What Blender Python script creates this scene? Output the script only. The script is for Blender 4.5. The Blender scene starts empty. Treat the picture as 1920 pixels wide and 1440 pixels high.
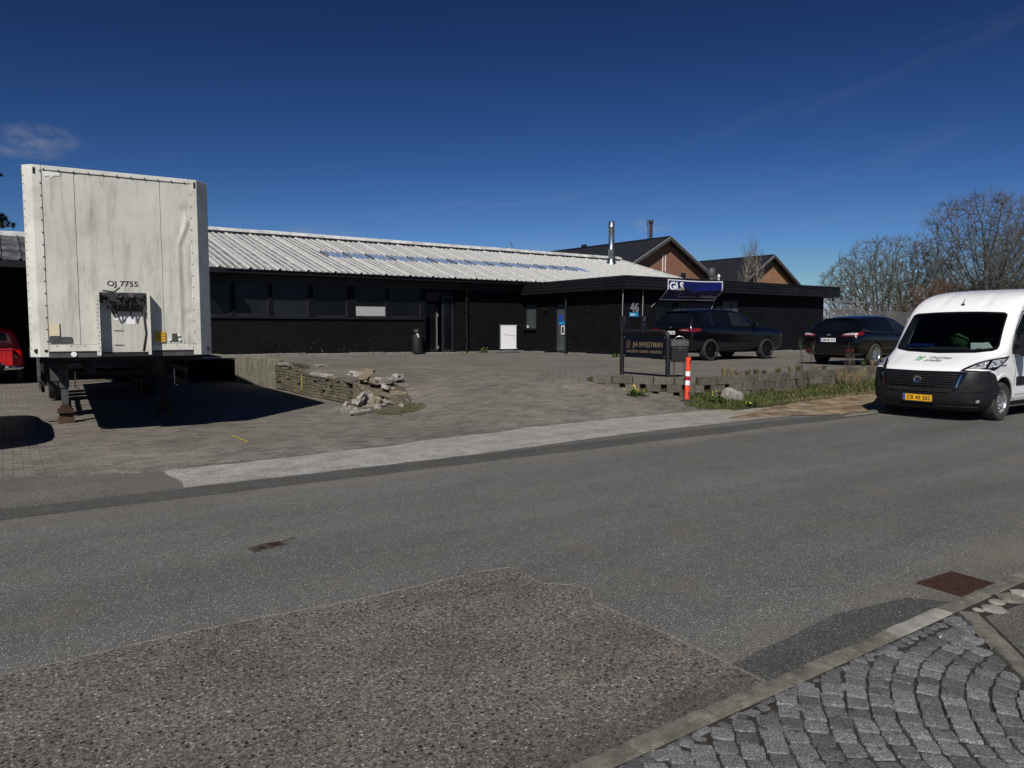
import bpy, bmesh, math, random
from mathutils import Vector, Matrix, noise, Euler
from mathutils.bvhtree import BVHTree
random.seed(7)
S = bpy.context.scene
COL = S.collection
rad = math.radians
pi = math.pi

# ---------------------------------------------------------------- camera, light, exposure
cam_d = bpy.data.cameras.new('camera')
cam = bpy.data.objects.new('camera', cam_d)
COL.objects.link(cam)
S.camera = cam
cam.location = (0, 0, 1.65)
cam.rotation_euler = (rad(90 - 4.268), 0, rad(-34.6))
cam_d.sensor_width = 36
cam_d.lens = 1380 / 1920 * 36
cam_d.clip_start = 0.05
cam_d.clip_end = 3000

W = bpy.data.worlds.new('World')
S.world = W
W.use_nodes = True
SUN_EL = 42.6
LT = Vector((0.705 * math.cos(rad(SUN_EL)), 0.709 * math.cos(rad(SUN_EL)), -math.sin(rad(SUN_EL))))
nt = W.node_tree
nt.nodes.clear()
out = nt.nodes.new('ShaderNodeOutputWorld')
bg = nt.nodes.new('ShaderNodeBackground')
sky = nt.nodes.new('ShaderNodeTexSky')
sky.sky_type = 'NISHITA'
sky.sun_disc = False
sky.sun_elevation = rad(SUN_EL)
sky.sun_rotation = math.atan2(-0.705, -0.709)
sky.altitude = 300
sky.air_density = 1.0
sky.dust_density = 0.25
sky.ozone_density = 3.2
SKY = 0.05
bg.inputs[1].default_value = SKY
tc = nt.nodes.new('ShaderNodeTexCoord')
def wmath(op, a, b=None, c=None):
    n = nt.nodes.new('ShaderNodeMath'); n.operation = op
    for i, v in enumerate((a, b, c)):
        if v is None: continue
        if isinstance(v, (int, float)): n.inputs[i].default_value = v
        else: nt.links.new(v, n.inputs[i])
    return n.outputs[0]
def cloud(az, el, w, h, tilt, scale, thr, strength):
    """a wisp of cirrus round one direction of the sky (az counter-clockwise from +X)"""
    c = Vector((math.cos(el) * math.cos(az), math.cos(el) * math.sin(az), math.sin(el)))
    r = Vector((math.sin(az), -math.cos(az), 0)); u = r.cross(c)
    a = r * math.cos(tilt) + u * math.sin(tilt); b = -r * math.sin(tilt) + u * math.cos(tilt)
    def dot(v):
        n = nt.nodes.new('ShaderNodeVectorMath'); n.operation = 'DOT_PRODUCT'
        nt.links.new(tc.outputs['Generated'], n.inputs[0]); n.inputs[1].default_value = v
        return n.outputs['Value']
    x = wmath('DIVIDE', dot(a), w); y = wmath('DIVIDE', dot(b), h)
    rr = wmath('ADD', wmath('MULTIPLY', x, x), wmath('MULTIPLY', y, y))
    m = wmath('MAXIMUM', wmath('SUBTRACT', 1, rr), 0)
    m = wmath('MULTIPLY', m, wmath('GREATER_THAN', dot(c), 0.2))
    cx = nt.nodes.new('ShaderNodeCombineXYZ')
    nt.links.new(wmath('MULTIPLY', dot(a), scale), cx.inputs[0])
    nt.links.new(wmath('MULTIPLY', dot(b), scale * (w / h) ** 0.6), cx.inputs[1])
    no = nt.nodes.new('ShaderNodeTexNoise'); no.inputs['Scale'].default_value = 1
    no.inputs['Detail'].default_value = 5; no.inputs['Roughness'].default_value = 0.55
    nt.links.new(cx.outputs[0], no.inputs['Vector'])
    k = wmath('MAXIMUM', wmath('SUBTRACT', no.outputs['Fac'], thr), 0)
    return wmath('MULTIPLY', wmath('MULTIPLY', k, m), strength)
A0 = rad(55.4)
def pxdir(px, py):
    return A0 - math.atan((px - 960) / 1380), math.atan((617 - py) / math.hypot(1380, px - 960))
cl = None
for (px, py, w, h, t, sc, thr, st) in (
        (92, 268, .044, .018, .02, 44, .36, 1.3), (30, 284, .06, .012, -.04, 34, .38, 1.2),
        (1218, 427, .03, .012, -.05, 60, .38, 1.6), (1700, 400, .5, .016, .10, 9, .42, .45),
        (1560, 180, .35, .02, .30, 9, .46, .22), (930, 385, .22, .010, .10, 16, .42, .45),
        (600, 440, .05, .012, 0, 40, .35, 1.2), (1010, 460, .06, .015, 0, 30, .40, .5),
        (1400, 360, .40, .03, .22, 8, .46, .25)):
    az, el = pxdir(px, py)
    c = cloud(az, el, w, h, t, sc, thr, st)
    cl = c if cl is None else wmath('ADD', cl, c)
cl = wmath('MINIMUM', cl, 0.75)
mixc = nt.nodes.new('ShaderNodeMix'); mixc.data_type = 'RGBA'
nt.links.new(cl, mixc.inputs['Factor'])
# deepen the clear-air blue evenly over the whole sky
def wvec(op, a, b):
    n = nt.nodes.new('ShaderNodeVectorMath'); n.operation = op
    for i, v in enumerate((a, b)):
        if isinstance(v, tuple): n.inputs[i].default_value = v
        else: nt.links.new(v, n.inputs[i])
    return n.outputs[0]
sq = wvec('MULTIPLY', sky.outputs[0], sky.outputs[0])
sq = wvec('MULTIPLY', sq, (2.16*SKY, 2.30*SKY, 1.84*SKY))
sep = nt.nodes.new('ShaderNodeSeparateXYZ'); nt.links.new(sky.outputs[0], sep.inputs[0])
cmb = nt.nodes.new('ShaderNodeCombineXYZ'); nt.links.new(wmath('MULTIPLY', wmath('MULTIPLY', sep.outputs[0], sep.outputs[2]), 2.12*SKY), cmb.inputs[2])
sq = wvec('ADD', sq, cmb.outputs[0])
sq = wvec('MINIMUM', sq, (7.5, 8.5, 10.0))
nt.links.new(sq, mixc.inputs[6])
mixc.inputs[7].default_value = (5.0, 5.3, 6.3, 1)
nt.links.new(mixc.outputs[2], bg.inputs[0])
nt.links.new(bg.outputs[0], out.inputs[0])

sd = bpy.data.lights.new('sun', 'SUN')
sd.energy = 4.3
sd.angle = rad(0.5)
sd.color = (1.0, 0.95, 0.88)
sun = bpy.data.objects.new('sun', sd)
COL.objects.link(sun)
sun.rotation_euler = LT.to_track_quat('-Z', 'Y').to_euler()
sun.location = (-20, -20, 30)

S.view_settings.view_transform = 'Standard'
S.view_settings.look = 'None'
S.view_settings.gamma = 1
S.view_settings.use_curve_mapping = False
S.view_settings.exposure = 0.1
S.render.engine = 'CYCLES'
S.cycles.max_bounces = 6

# ---------------------------------------------------------------- mesh helpers
class MB:
    def __init__(s): s.v = []; s.f = []; s.m = []; s.cur = 0
    def add(s, vs, fs):
        o = len(s.v); s.v += [tuple(v) for v in vs]
        s.f += [tuple(i + o for i in f) for f in fs]; s.m += [s.cur] * len(fs); return s
    def box(s, x0, x1, y0, y1, z0, z1, M=None):
        vs = [Vector(p) for p in ((x0,y0,z0),(x1,y0,z0),(x1,y1,z0),(x0,y1,z0),(x0,y0,z1),(x1,y0,z1),(x1,y1,z1),(x0,y1,z1))]
        if M is not None: vs = [M @ v for v in vs]
        return s.add(vs, [(0,3,2,1),(4,5,6,7),(0,1,5,4),(1,2,6,5),(2,3,7,6),(3,0,4,7)])
    def cbox(s, c, sz, M=None):
        x, y, z = c; a, b, d = sz[0]/2, sz[1]/2, sz[2]/2
        return s.box(x-a, x+a, y-b, y+b, z-d, z+d, M)
    def tube(s, pts, r, n=8, cap=True):
        pts = [Vector(p) for p in pts]; k = len(pts)
        rs = r if isinstance(r, (list, tuple)) else [r]*k
        vs = []; ref = None
        for i, p in enumerate(pts):
            d = (pts[min(i+1,k-1)] - pts[max(i-1,0)]).normalized()
            if ref is None:
                ref = Vector((0,0,1)) if abs(d.z) < .9 else Vector((1,0,0))
            a = (ref - d*ref.dot(d)).normalized(); b = d.cross(a); ref = a
            for j in range(n):
                t = 2*pi*j/n
                vs.append(p + a*(rs[i]*math.cos(t)) + b*(rs[i]*math.sin(t)))
        fs = []
        for i in range(k-1):
            for j in range(n):
                fs.append((i*n+j, i*n+(j+1)%n, (i+1)*n+(j+1)%n, (i+1)*n+j))
        if cap:
            fs.append(tuple(range(n))[::-1]); fs.append(tuple((k-1)*n+j for j in range(n)))
        return s.add(vs, fs)
    def lathe(s, prof, n=24, M=None, axis='z', closed=False):
        """prof: (radius, height) pairs"""
        vs = []
        for r, h in prof:
            for j in range(n):
                t = 2*pi*j/n
                if axis == 'z': p = Vector((r*math.cos(t), r*math.sin(t), h))
                else: p = Vector((r*math.cos(t), h, r*math.sin(t)))
                vs.append(M @ p if M is not None else p)
        fs = []
        k = len(prof)
        rng = range(k) if closed else range(k-1)
        for i in rng:
            i2 = (i+1) % k
            for j in range(n):
                f = (i*n+j, i*n+(j+1)%n, i2*n+(j+1)%n, i2*n+j)
                fs.append(f if axis == 'z' else f[::-1])
        return s.add(vs, fs)
    def prism(s, poly, d0, d1, plane='xz', M=None):
        """closed outline extruded; plane xz -> along y, yz -> along x, xy -> along z"""
        n = len(poly)
        def P(a, b, d):
            v = {'xz': (a, d, b), 'yz': (d, a, b), 'xy': (a, b, d)}[plane]
            v = Vector(v); return M @ v if M is not None else v
        vs = [P(a, b, d0) for a, b in poly] + [P(a, b, d1) for a, b in poly]
        fs = [tuple(range(n)), tuple(range(2*n-1, n-1, -1))]
        fs += [(i, n+i, n+(i+1)%n, (i+1)%n) for i in range(n)]
        return s.add(vs, fs)
    def build(s, name, mat, parent=None, smooth=False, loc=None, rot=None, bevel=0, fix=True, **props):
        me = bpy.data.meshes.new(name)
        me.from_pydata(s.v, [], s.f)
        mats = mat if isinstance(mat, (list, tuple)) else [mat]
        for m in mats: me.materials.append(m)
        if len(mats) > 1: me.polygons.foreach_set('material_index', s.m)
        if fix:
            b = bmesh.new(); b.from_mesh(me)
            bmesh.ops.recalc_face_normals(b, faces=b.faces); b.to_mesh(me); b.free()
        if smooth:
            me.polygons.foreach_set('use_smooth', [True]*len(me.polygons))
            if smooth != True: me.set_sharp_from_angle(angle=rad(smooth))
        me.update()
        o = bpy.data.objects.new(name, me); COL.objects.link(o)
        if parent is not None: o.parent = parent
        if loc is not None: o.location = loc
        if rot is not None: o.rotation_euler = rot
        if bevel:
            md = o.modifiers.new('bevel', 'BEVEL'); md.width = bevel; md.segments = 2
            md.limit_method = 'ANGLE'; md.angle_limit = rad(40)
        for k, v in props.items(): o[k] = v
        return o

def tag(o, label, cat, group=None, kind=None):
    o['label'] = label; o['category'] = cat
    if group: o['group'] = group
    if kind: o['kind'] = kind
    return o
def thing(name, label, cat, loc=(0,0,0), rz=0, group=None):
    o = bpy.data.objects.new(name, None); COL.objects.link(o)
    o.location = loc; o.rotation_euler = (0,0,rz); o.empty_display_size = .2
    return tag(o, label, cat, group)
def link(name, me, parent=None, loc=(0,0,0), rot=(0,0,0), scale=(1,1,1)):
    o = bpy.data.objects.new(name, me); COL.objects.link(o)
    if parent is not None: o.parent = parent
    o.location = loc; o.rotation_euler = rot; o.scale = scale
    return o
def mesh_of(mb, name, mat, smooth=False):
    o = mb.build(name, mat, smooth=smooth); me = o.data
    bpy.data.objects.remove(o); return me
def copy_tree(o, parent=None):
    c = o.copy(); COL.objects.link(c)
    if parent is not None: c.parent = parent
    for ch in list(o.children): copy_tree(ch, c)
    return c
def baked(o):
    """apply modifiers, keep one plain mesh"""
    bpy.context.view_layer.update()
    dg = bpy.context.evaluated_depsgraph_get()
    me = bpy.data.meshes.new_from_object(o.evaluated_get(dg))
    o.modifiers.clear(); o.data = me
    return o
def text(body, size, mat, parent, M, name='lettering', bold=0.0, extrude=.0015, width=None, shear=0, align='CENTER', spacing=1.0, yscale=1.0):
    cu = bpy.data.curves.new('t', 'FONT'); cu.body = body; cu.size = size
    cu.extrude = extrude; cu.offset = bold; cu.shear = shear; cu.align_x = align; cu.space_character = spacing
    cu.resolution_u = 3
    t = bpy.data.objects.new('t', cu); COL.objects.link(t)
    bpy.context.view_layer.update()
    me = bpy.data.meshes.new_from_object(t.evaluated_get(bpy.context.evaluated_depsgraph_get()))
    bpy.data.objects.remove(t); bpy.data.curves.remove(cu)
    xs = [v.co.x for v in me.vertices]
    sx = 1.0
    if width: sx = width / (max(xs) - min(xs))
    me.transform(Matrix.Diagonal((sx, yscale, 1, 1)))
    me.transform(M)
    me.materials.clear(); me.materials.append(mat)
    return link(name, me, parent)
def frame(o, xdir, ydir):
    """matrix that puts text x along xdir and y along ydir at o"""
    x = Vector(xdir).normalized(); y = Vector(ydir).normalized(); z = x.cross(y)
    return Matrix(((x.x,y.x,z.x,o[0]),(x.y,y.y,z.y,o[1]),(x.z,y.z,z.z,o[2]),(0,0,0,1)))

# ---------------------------------------------------------------- materials
class NT:
    def __init__(s, name):
        s.m = bpy.data.materials.new(name); s.m.use_nodes = True
        s.t = s.m.node_tree; s.b = s.t.nodes['Principled BSDF']; s.o = s.t.nodes['Material Output']
        s._c = None
    def n(s, typ, **kw):
        x = s.t.nodes.new('ShaderNode' + typ)
        for k, v in kw.items():
            if hasattr(x, k): setattr(x, k, v)
            else: x.inputs[k.replace('_', ' ')].default_value = v
        return x
    def l(s, a, b): s.t.links.new(a, b)
    def coords(s, scale=1, kind='Object'):
        if s._c is None:
            c = s.n('TexCoord'); oi = s.n('ObjectInfo'); ad = s.n('VectorMath'); ad.operation = 'ADD'
            s.l(c.outputs[kind], ad.inputs[0]); s.l(oi.outputs['Location'], ad.inputs[1]); s._c = ad.outputs[0]
        if scale == 1: return s._c
        mp = s.n('Mapping'); mp.inputs['Scale'].default_value = scale if hasattr(scale, '__len__') else (scale,)*3
        s.l(s._c, mp.inputs[0]); return mp.outputs[0]
    def noise(s, scale, detail=4, rough=.55, vec=None, out='Fac'):
        x = s.n('TexNoise'); x.inputs['Scale'].default_value = scale; x.inputs['Detail'].default_value = detail
        x.inputs['Roughness'].default_value = rough
        s.l(vec if vec is not None else s.coords(), x.inputs['Vector']); return x.outputs[out]
    def voro(s, scale, out='Distance', vec=None, feature='F1'):
        x = s.n('TexVoronoi'); x.feature = feature; x.inputs['Scale'].default_value = scale
        s.l(vec if vec is not None else s.coords(), x.inputs['Vector']); return x.outputs[out]
    def ramp(s, fac, stops):
        x = s.n('ValToRGB'); e = x.color_ramp.elements
        while len(e) < len(stops): e.new(.5)
        for i, (p, c) in enumerate(stops):
            e[i].position = p; e[i].color = (*c, 1) if hasattr(c, '__len__') else (c, c, c, 1)
        s.l(fac, x.inputs[0]); return x.outputs[0]
    def mix(s, fac, a, b, mode='MIX'):
        x = s.n('Mix'); x.data_type = 'RGBA'; x.blend_type = mode
        for k, v in ((0, fac), (6, a), (7, b)):
            inp = x.inputs[k]
            if isinstance(v, (int, float)): inp.default_value = v if k == 0 else (v, v, v, 1)
            elif isinstance(v, tuple): inp.default_value = (*v, 1)
            else: s.l(v, inp)
        return x.outputs[2]
    def math(s, op, a, b=0.0, clamp=False):
        x = s.n('Math'); x.operation = op; x.use_clamp = clamp
        for i, v in enumerate((a, b)):
            if isinstance(v, (int, float)): x.inputs[i].default_value = v
            else: s.l(v, x.inputs[i])
        return x.outputs[0]
    def bump(s, h, strength=.3, dist=.01):
        x = s.n('Bump'); x.inputs['Strength'].default_value = strength; x.inputs['Distance'].default_value = dist
        s.l(h, x.inputs['Height'])
        if s.b.inputs['Normal'].is_linked: s.l(s.b.inputs['Normal'].links[0].from_socket, x.inputs['Normal'])
        s.l(x.outputs[0], s.b.inputs['Normal'])
    def base(s, v):
        if isinstance(v, tuple): s.b.inputs['Base Color'].default_value = (*v, 1)
        else: s.l(v, s.b.inputs['Base Color'])
    def set(s, rough=None, metal=None, spec=None, coat=None, emis=None):
        if rough is not None:
            if isinstance(rough, float): s.b.inputs['Roughness'].default_value = rough
            else: s.l(rough, s.b.inputs['Roughness'])
        if metal is not None: s.b.inputs['Metallic'].default_value = metal
        if spec is not None: s.b.inputs['Specular IOR Level'].default_value = spec
        if coat is not None: s.b.inputs['Coat Weight'].default_value = coat; s.b.inputs['Coat Roughness'].default_value = .04
        return s
def pm(name, col, rough=.6, metal=0.0, var=.2, scale=6.0, bump=.15, bscale=80.0, spec=.5, coat=None, dirt=None, rnd=0.0, bdist=.004):
    """plain painted or cast surface with uneven tone, fine relief and worn roughness"""
    m = NT(name)
    n1 = m.noise(scale, 5, .6)
    a = tuple(c*(1-var) for c in col); b = tuple(min(1, c*(1+var)) for c in col)
    c = m.ramp(n1, [(.3, a), (.7, b)])
    if dirt:
        d = m.ramp(m.noise(scale*.45, 6, .7), [(.45, 0.0), (.7, 1.0)])
        c = m.mix(m.math('MULTIPLY', d, dirt[1]), c, dirt[0])
    if rnd:
        oi = m.n('ObjectInfo')
        f = m.math('ADD', m.math('MULTIPLY', oi.outputs['Random'], rnd*2), 1-rnd)
        c = m.mix(1.0, c, f, 'MULTIPLY')
    m.base(c)
    r = m.ramp(m.noise(scale*1.7, 4), [(.3, max(.02, rough*.85)), (.7, min(1, rough*1.15))])
    m.set(r, metal, spec, coat)
    if bump: m.bump(m.noise(bscale, 4, .6), bump, bdist)
    return m.m

def asphalt(name, col, fleck=.3, fthr=.88, scale=230, warm=None, blotch=.2):
    m = NT(name)
    big = m.noise(.9, 5, .6); mid = m.noise(7, 5, .65); fine = m.noise(130, 3, .8)
    c = m.ramp(big, [(.3, tuple(x*(1-blotch) for x in col)), (.7, tuple(x*(1+blotch) for x in col))])
    c = m.mix(.5, c, m.ramp(mid, [(.3, tuple(x*.82 for x in col)), (.7, tuple(x*1.2 for x in col))]))
    c = m.mix(1.0, c, m.ramp(fine, [(.36, .3), (.64, 1.8)]), 'MULTIPLY')
    vc = m.voro(scale, 'Color'); sp = m.n('SeparateColor'); m.l(vc, sp.inputs[0])
    fl = m.math('GREATER_THAN', sp.outputs[0], fthr)
    near = m.math('LESS_THAN', m.voro(scale), .38)
    c = m.mix(m.math('MULTIPLY', m.math('MULTIPLY', fl, near), m.math('ADD', m.math('MULTIPLY', sp.outputs[1], .7), .2)), c, (fleck, fleck, fleck*.95))
    lane = m.noise(1.0, 5, .6, m.coords((.10, 1.1, 1)))
    c = m.mix(1.0, c, m.ramp(lane, [(.3, .80), (.7, 1.20)]), 'MULTIPLY')
    # hairline cracks
    if 'gutter' not in name:
        wv = m.n('TexVoronoi'); wv.feature = 'DISTANCE_TO_EDGE'; wv.inputs['Scale'].default_value = .42
        dv = m.n('VectorMath'); dv.operation = 'ADD'; nz = m.n('TexNoise'); nz.inputs['Scale'].default_value = 2.3; nz.inputs['Detail'].default_value = 5
        m.l(m.coords(), nz.inputs['Vector']); m.l(m.coords(), dv.inputs[0]); sc_ = m.n('VectorMath'); sc_.operation = 'SCALE'; sc_.inputs['Scale'].default_value = .9
        m.l(nz.outputs['Color'], sc_.inputs[0]); m.l(sc_.outputs[0], dv.inputs[1]); m.l(dv.outputs[0], wv.inputs['Vector'])
        ck = m.math('MULTIPLY', m.math('LESS_THAN', wv.outputs['Distance'], .0022), m.ramp(m.noise(.35, 2), [(.52, 0.0), (.58, 1.0)]))
        c = m.mix(m.math('MULTIPLY', ck, .75), c, tuple(x*.25 for x in col))
    dk = m.math('LESS_THAN', sp.outputs[0], .2)
    c = m.mix(m.math('MULTIPLY', dk, .55), c, tuple(x*.3 for x in col))
    # long faint drag lines and oil spots along the lane
    st = m.noise(1.0, 6, .7, m.coords((.35, 4.5, 1)))
    c = m.mix(m.math('MULTIPLY', m.ramp(st, [(.56, 0.0), (.72, 1.0)]), .28), c, tuple(x*.55 for x in col))
    if name == 'road_asphalt':
        sx = m.n('SeparateXYZ'); m.l(m.coords(), sx.inputs[0])
        e = m.math('SUBTRACT', 1.0, m.math('MULTIPLY', m.math('ABSOLUTE', m.math('SUBTRACT', sx.outputs[1], 7.50)), 3.2), True)
        e2 = m.math('SUBTRACT', 1.0, m.math('MULTIPLY', m.math('ABSOLUTE', m.math('SUBTRACT', sx.outputs[1], 2.30)), 2.5), True)
        e = m.math('MULTIPLY', m.math('MAXIMUM', e, m.math('MULTIPLY', e2, .7)), m.ramp(m.noise(1.4, 5, .7), [(.35, .15), (.65, 1.0)]))
        c = m.mix(m.math('MULTIPLY', e, .55), c, (.20, .175, .125))
    if warm:
        w = m.ramp(m.noise(1.6, 6, .75), [(.52, 0.0), (.75, 1.0)])
        c = m.mix(m.math('MULTIPLY', w, .6), c, warm)
    m.base(c); m.set(.85, 0.0, .35)
    m.bump(m.voro(scale), .5, .004); m.bump(m.noise(35, 4, .7), .25, .006)
    return m.m

MAT = {}
MAT['asphalt'] = asphalt('road_asphalt', (.104, .104, .098), .75, .875, 135, (.14, .125, .095))
MAT['seam'] = asphalt('sandy_seam', (.19, .178, .150), .5, .9, 150)
MAT['asphalt_dark'] = asphalt('gutter_asphalt', (.064, .064, .061), .45, .88, 130, (.11, .10, .075))
MAT['asphalt_old'] = asphalt('old_asphalt', (.100, .096, .086), .5, .86, 120, (.13, .115, .085), .25)
def coarse():
    m = NT('worn_coarse_asphalt')
    vec = m.coords()
    vc = m.voro(98, 'Color'); sp = m.n('SeparateColor'); m.l(vc, sp.inputs[0])
    d = m.voro(98)
    c = m.ramp(sp.outputs[0], [(0, (.020, .019, .018)), (.16, (.080, .075, .068)), (.32, (.122, .114, .103)), (.78, (.165, .155, .140)), (.95, (.22, .205, .185)), (1.0, (.55, .53, .48))])
    c = m.mix(m.math('MULTIPLY', m.ramp(d, [(.42, 0.0), (.66, 1.0)]), .8), c, (.030, .027, .025))
    c = m.mix(.42, c, m.ramp(m.noise(150, 3, .8), [(.34, (.040, .037, .034)), (.66, (.22, .20, .175))]))
    hole = m.voro(30, 'Color', None); hs = m.n('SeparateColor'); m.l(hole, hs.inputs[0])
    c = m.mix(m.math('MULTIPLY', m.math('GREATER_THAN', hs.outputs[0], .50), m.math('LESS_THAN', m.voro(30), .24)), c, (.012, .011, .010))
    c = m.mix(1.0, c, m.ramp(m.noise(1.7, 6, .7), [(.3, .72), (.7, 1.25)]), 'MULTIPLY')
    c = m.mix(m.math('MULTIPLY', m.ramp(m.noise(2.6, 6, .75), [(.55, 0.0), (.7, 1.0)]), .35), c, (.19, .145, .11))
    c = m.mix(1.0, c, m.ramp(m.noise(45, 3, .85), [(.38, .48), (.62, 1.6)]), 'MULTIPLY')
    sy = m.n('SeparateXYZ'); m.l(m.coords(), sy.inputs[0])
    tar = m.math('SUBTRACT', 2.75, m.math('ADD', sy.outputs[1], m.math('MULTIPLY', m.noise(1.3, 5, .65), .9)))
    c = m.mix(m.math('MULTIPLY', m.math('MULTIPLY', tar, 6.0, True), .45), c, (.045, .042, .039))
    m.base(c); m.set(.92, 0.0, .3)
    h = m.ramp(d, [(.1, 1.0), (.6, 0.0)])
    m.bump(h, .45, .004); m.bump(m.noise(60, 4, .7), .35, .006)
    return m.m
MAT['coarse'] = coarse()
def sidewalk_mat():
    m = NT('bleached_sidewalk')
    c = m.ramp(m.noise(3, 5, .7), [(.3, (.19, .185, .172)), (.7, (.34, .335, .32))])
    c = m.mix(1.0, c, m.ramp(m.noise(70, 4, .9), [(.40, .30), (.60, 1.75)]), 'MULTIPLY')
    c = m.mix(m.math('MULTIPLY', m.ramp(m.noise(1, 6, .7, m.coords((.3, 3, 1))), [(.5, 0.0), (.75, 1.0)]), .5), c, (.15, .145, .13))
    sx = m.n('SeparateXYZ'); m.l(m.coords(), sx.inputs[0])
    e = m.math('MULTIPLY', m.math('SUBTRACT', sx.outputs[0], 9.5), .28, True)
    e = m.math('MULTIPLY', e, m.ramp(m.noise(2.2, 5, .7), [(.3, .3), (.6, 1.0)]))
    c = m.mix(m.math('MULTIPLY', e, .9), c, (.24, .185, .115))
    m.base(c); m.set(.9, 0.0, .3); m.bump(m.noise(160, 3, .7), .6, .004)
    return m.m
MAT['sidewalk'] = sidewalk_mat()
def paver_mat(name, obj_random):
    m = NT(name)
    c = m.ramp(m.noise(.55, 6, .65), [(.25, (.118, .105, .091)), (.5, (.162, .146, .127)), (.75, (.200, .182, .160))])
    st = m.ramp(m.noise(1.3, 7, .72), [(.52, 0.0), (.66, 1.0)])
    c = m.mix(m.math('MULTIPLY', st, .40), c, (.075, .068, .060))
    c = m.mix(m.math('MULTIPLY', m.ramp(m.noise(3.4, 6, .8), [(.60, 0.0), (.66, 1.0)]), .35), c, (.27, .25, .225))
    c = m.mix(1.0, c, m.ramp(m.noise(170, 3, .8), [(.3, .6), (.7, 1.4)]), 'MULTIPLY')
    if obj_random == 'obj':
        r = m.n('ObjectInfo').outputs['Random']
    else:
        a = m.n('Attribute'); a.attribute_name = 'tint'; r = a.outputs['Fac']
    if obj_random:
        c = m.mix(1.0, c, m.math('ADD', m.math('MULTIPLY', r, .42), .78), 'MULTIPLY')
    m.base(c); m.set(.88, 0.0, .3); m.bump(m.noise(150, 4, .7), .4, .003)
    if not obj_random:
        v = m.voro(5.2); m.bump(m.voro(7), .3, .02)
        h = m.n('TexBrick'); h.inputs['Scale'].default_value = 1; h.inputs['Brick Width'].default_value = .2
        h.inputs['Row Height'].default_value = .125; h.inputs['Mortar Size'].default_value = .008
        m.l(m.coords(), h.inputs['Vector'])
        m.base(m.mix(m.math('MULTIPLY', h.outputs['Fac'], .7), c, (.03, .027, .024)))
    return m.m
MAT['paver'] = paver_mat('paver_concrete', 'obj')
MAT['paver_mass'] = paver_mat('paver_concrete_mass', 'attr')
MAT['yard'] = paver_mat('paved_yard', None)
def sand():
    m = NT('joint_sand'); c = m.ramp(m.noise(12, 5, .7), [(.3, (.022, .019, .016)), (.7, (.05, .043, .035))])
    m.base(c); m.set(.95, 0.0, .2); m.bump(m.noise(200, 3), .5, .004); return m.m
MAT['joint'] = sand()
def granite(name, a, b, speck):
    m = NT(name)
    st = m.noise(1, 5, .75, m.coords((30, 90, 40)))
    c = m.ramp(st, [(.3, a), (.7, b)])
    c = m.mix(1.0, c, m.ramp(m.noise(210, 3, .9), [(.36, .35), (.64, 1.9)]), 'MULTIPLY')
    vc = m.voro(420, 'Color'); sp = m.n('SeparateColor'); m.l(vc, sp.inputs[0])
    c = m.mix(m.math('GREATER_THAN', sp.outputs[0], speck), c, (.38, .39, .40))
    r = m.n('ObjectInfo').outputs['Random']
    c = m.mix(1.0, c, m.math('ADD', m.math('MULTIPLY', r, .75), .62), 'MULTIPLY')
    c = m.mix(m.math('MULTIPLY', m.ramp(m.noise(9, 5, .7), [(.55, 0.0), (.68, 1.0)]), .4), c, (.085, .078, .062))
    m.base(c); m.set(.6, 0.0, .45); m.bump(m.noise(55, 5, .7), .8, .008)
    m.bump(m.noise(300, 3, .7), .5, .002)
    return m.m
MAT['sett'] = granite('granite_sett', (.052, .054, .056), (.140, .143, .144), .90)
def concrete(name, col, lichen=(.16, .15, .09), stain=(.05, .048, .04), sscale=2.0, amt=.6, rnd=.1, bs=60):
    m = NT(name)
    c = m.ramp(m.noise(sscale*2, 6, .7), [(.3, tuple(x*.65 for x in col)), (.7, tuple(x*1.3 for x in col))])
    c = m.mix(1.0, c, m.ramp(m.noise(180, 3, .8), [(.3, .6), (.7, 1.4)]), 'MULTIPLY')
    v = m.noise(1, 6, .7, m.coords((sscale*3, sscale*3, sscale*.6)))
    c = m.mix(m.math('MULTIPLY', m.ramp(v, [(.5, 0.0), (.68, 1.0)]), amt), c, stain)
    c = m.mix(m.math('MULTIPLY', m.ramp(m.noise(sscale*4, 6, .75), [(.58, 0.0), (.66, 1.0)]), .5), c, lichen)
    r = m.n('ObjectInfo').outputs['Random']
    c = m.mix(1.0, c, m.math('ADD', m.math('MULTIPLY', r, rnd*2), 1-rnd), 'MULTIPLY')
    m.base(c); m.set(.92, 0.0, .3); m.bump(m.noise(bs, 5, .75), .6, .006)
    return m.m
MAT['kerb'] = concrete('kerb_stone', (.150, .142, .120), (.26, .25, .20), (.065, .058, .045), 6, .65)
MAT['ramp_wall'] = concrete('ramp_concrete', (.20, .19, .145), (.30, .29, .24), (.055, .05, .032), 2.2, .85)
MAT['old_brick'] = concrete('old_wall_brick', (.13, .115, .082), (.20, .185, .14), (.05, .045, .032), 4, .6, .28)
MAT['block'] = concrete('retaining_block', (.115, .105, .084), (.33, .32, .29), (.05, .045, .032), 5, .5, .22)
MAT['plinth'] = concrete('plinth_concrete', (.19, .185, .17), (.34, .33, .31), (.06, .055, .045), 3, .7)
MAT['rubble'] = concrete('rubble_stone', (.29, .27, .235), (.46, .44, .40), (.12, .10, .075), 7, .6, .25, 40)
MAT['rubble_brown'] = concrete('rubble_brick', (.19, .155, .11), (.30, .28, .24), (.08, .06, .04), 7, .6, .2, 40)
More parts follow.
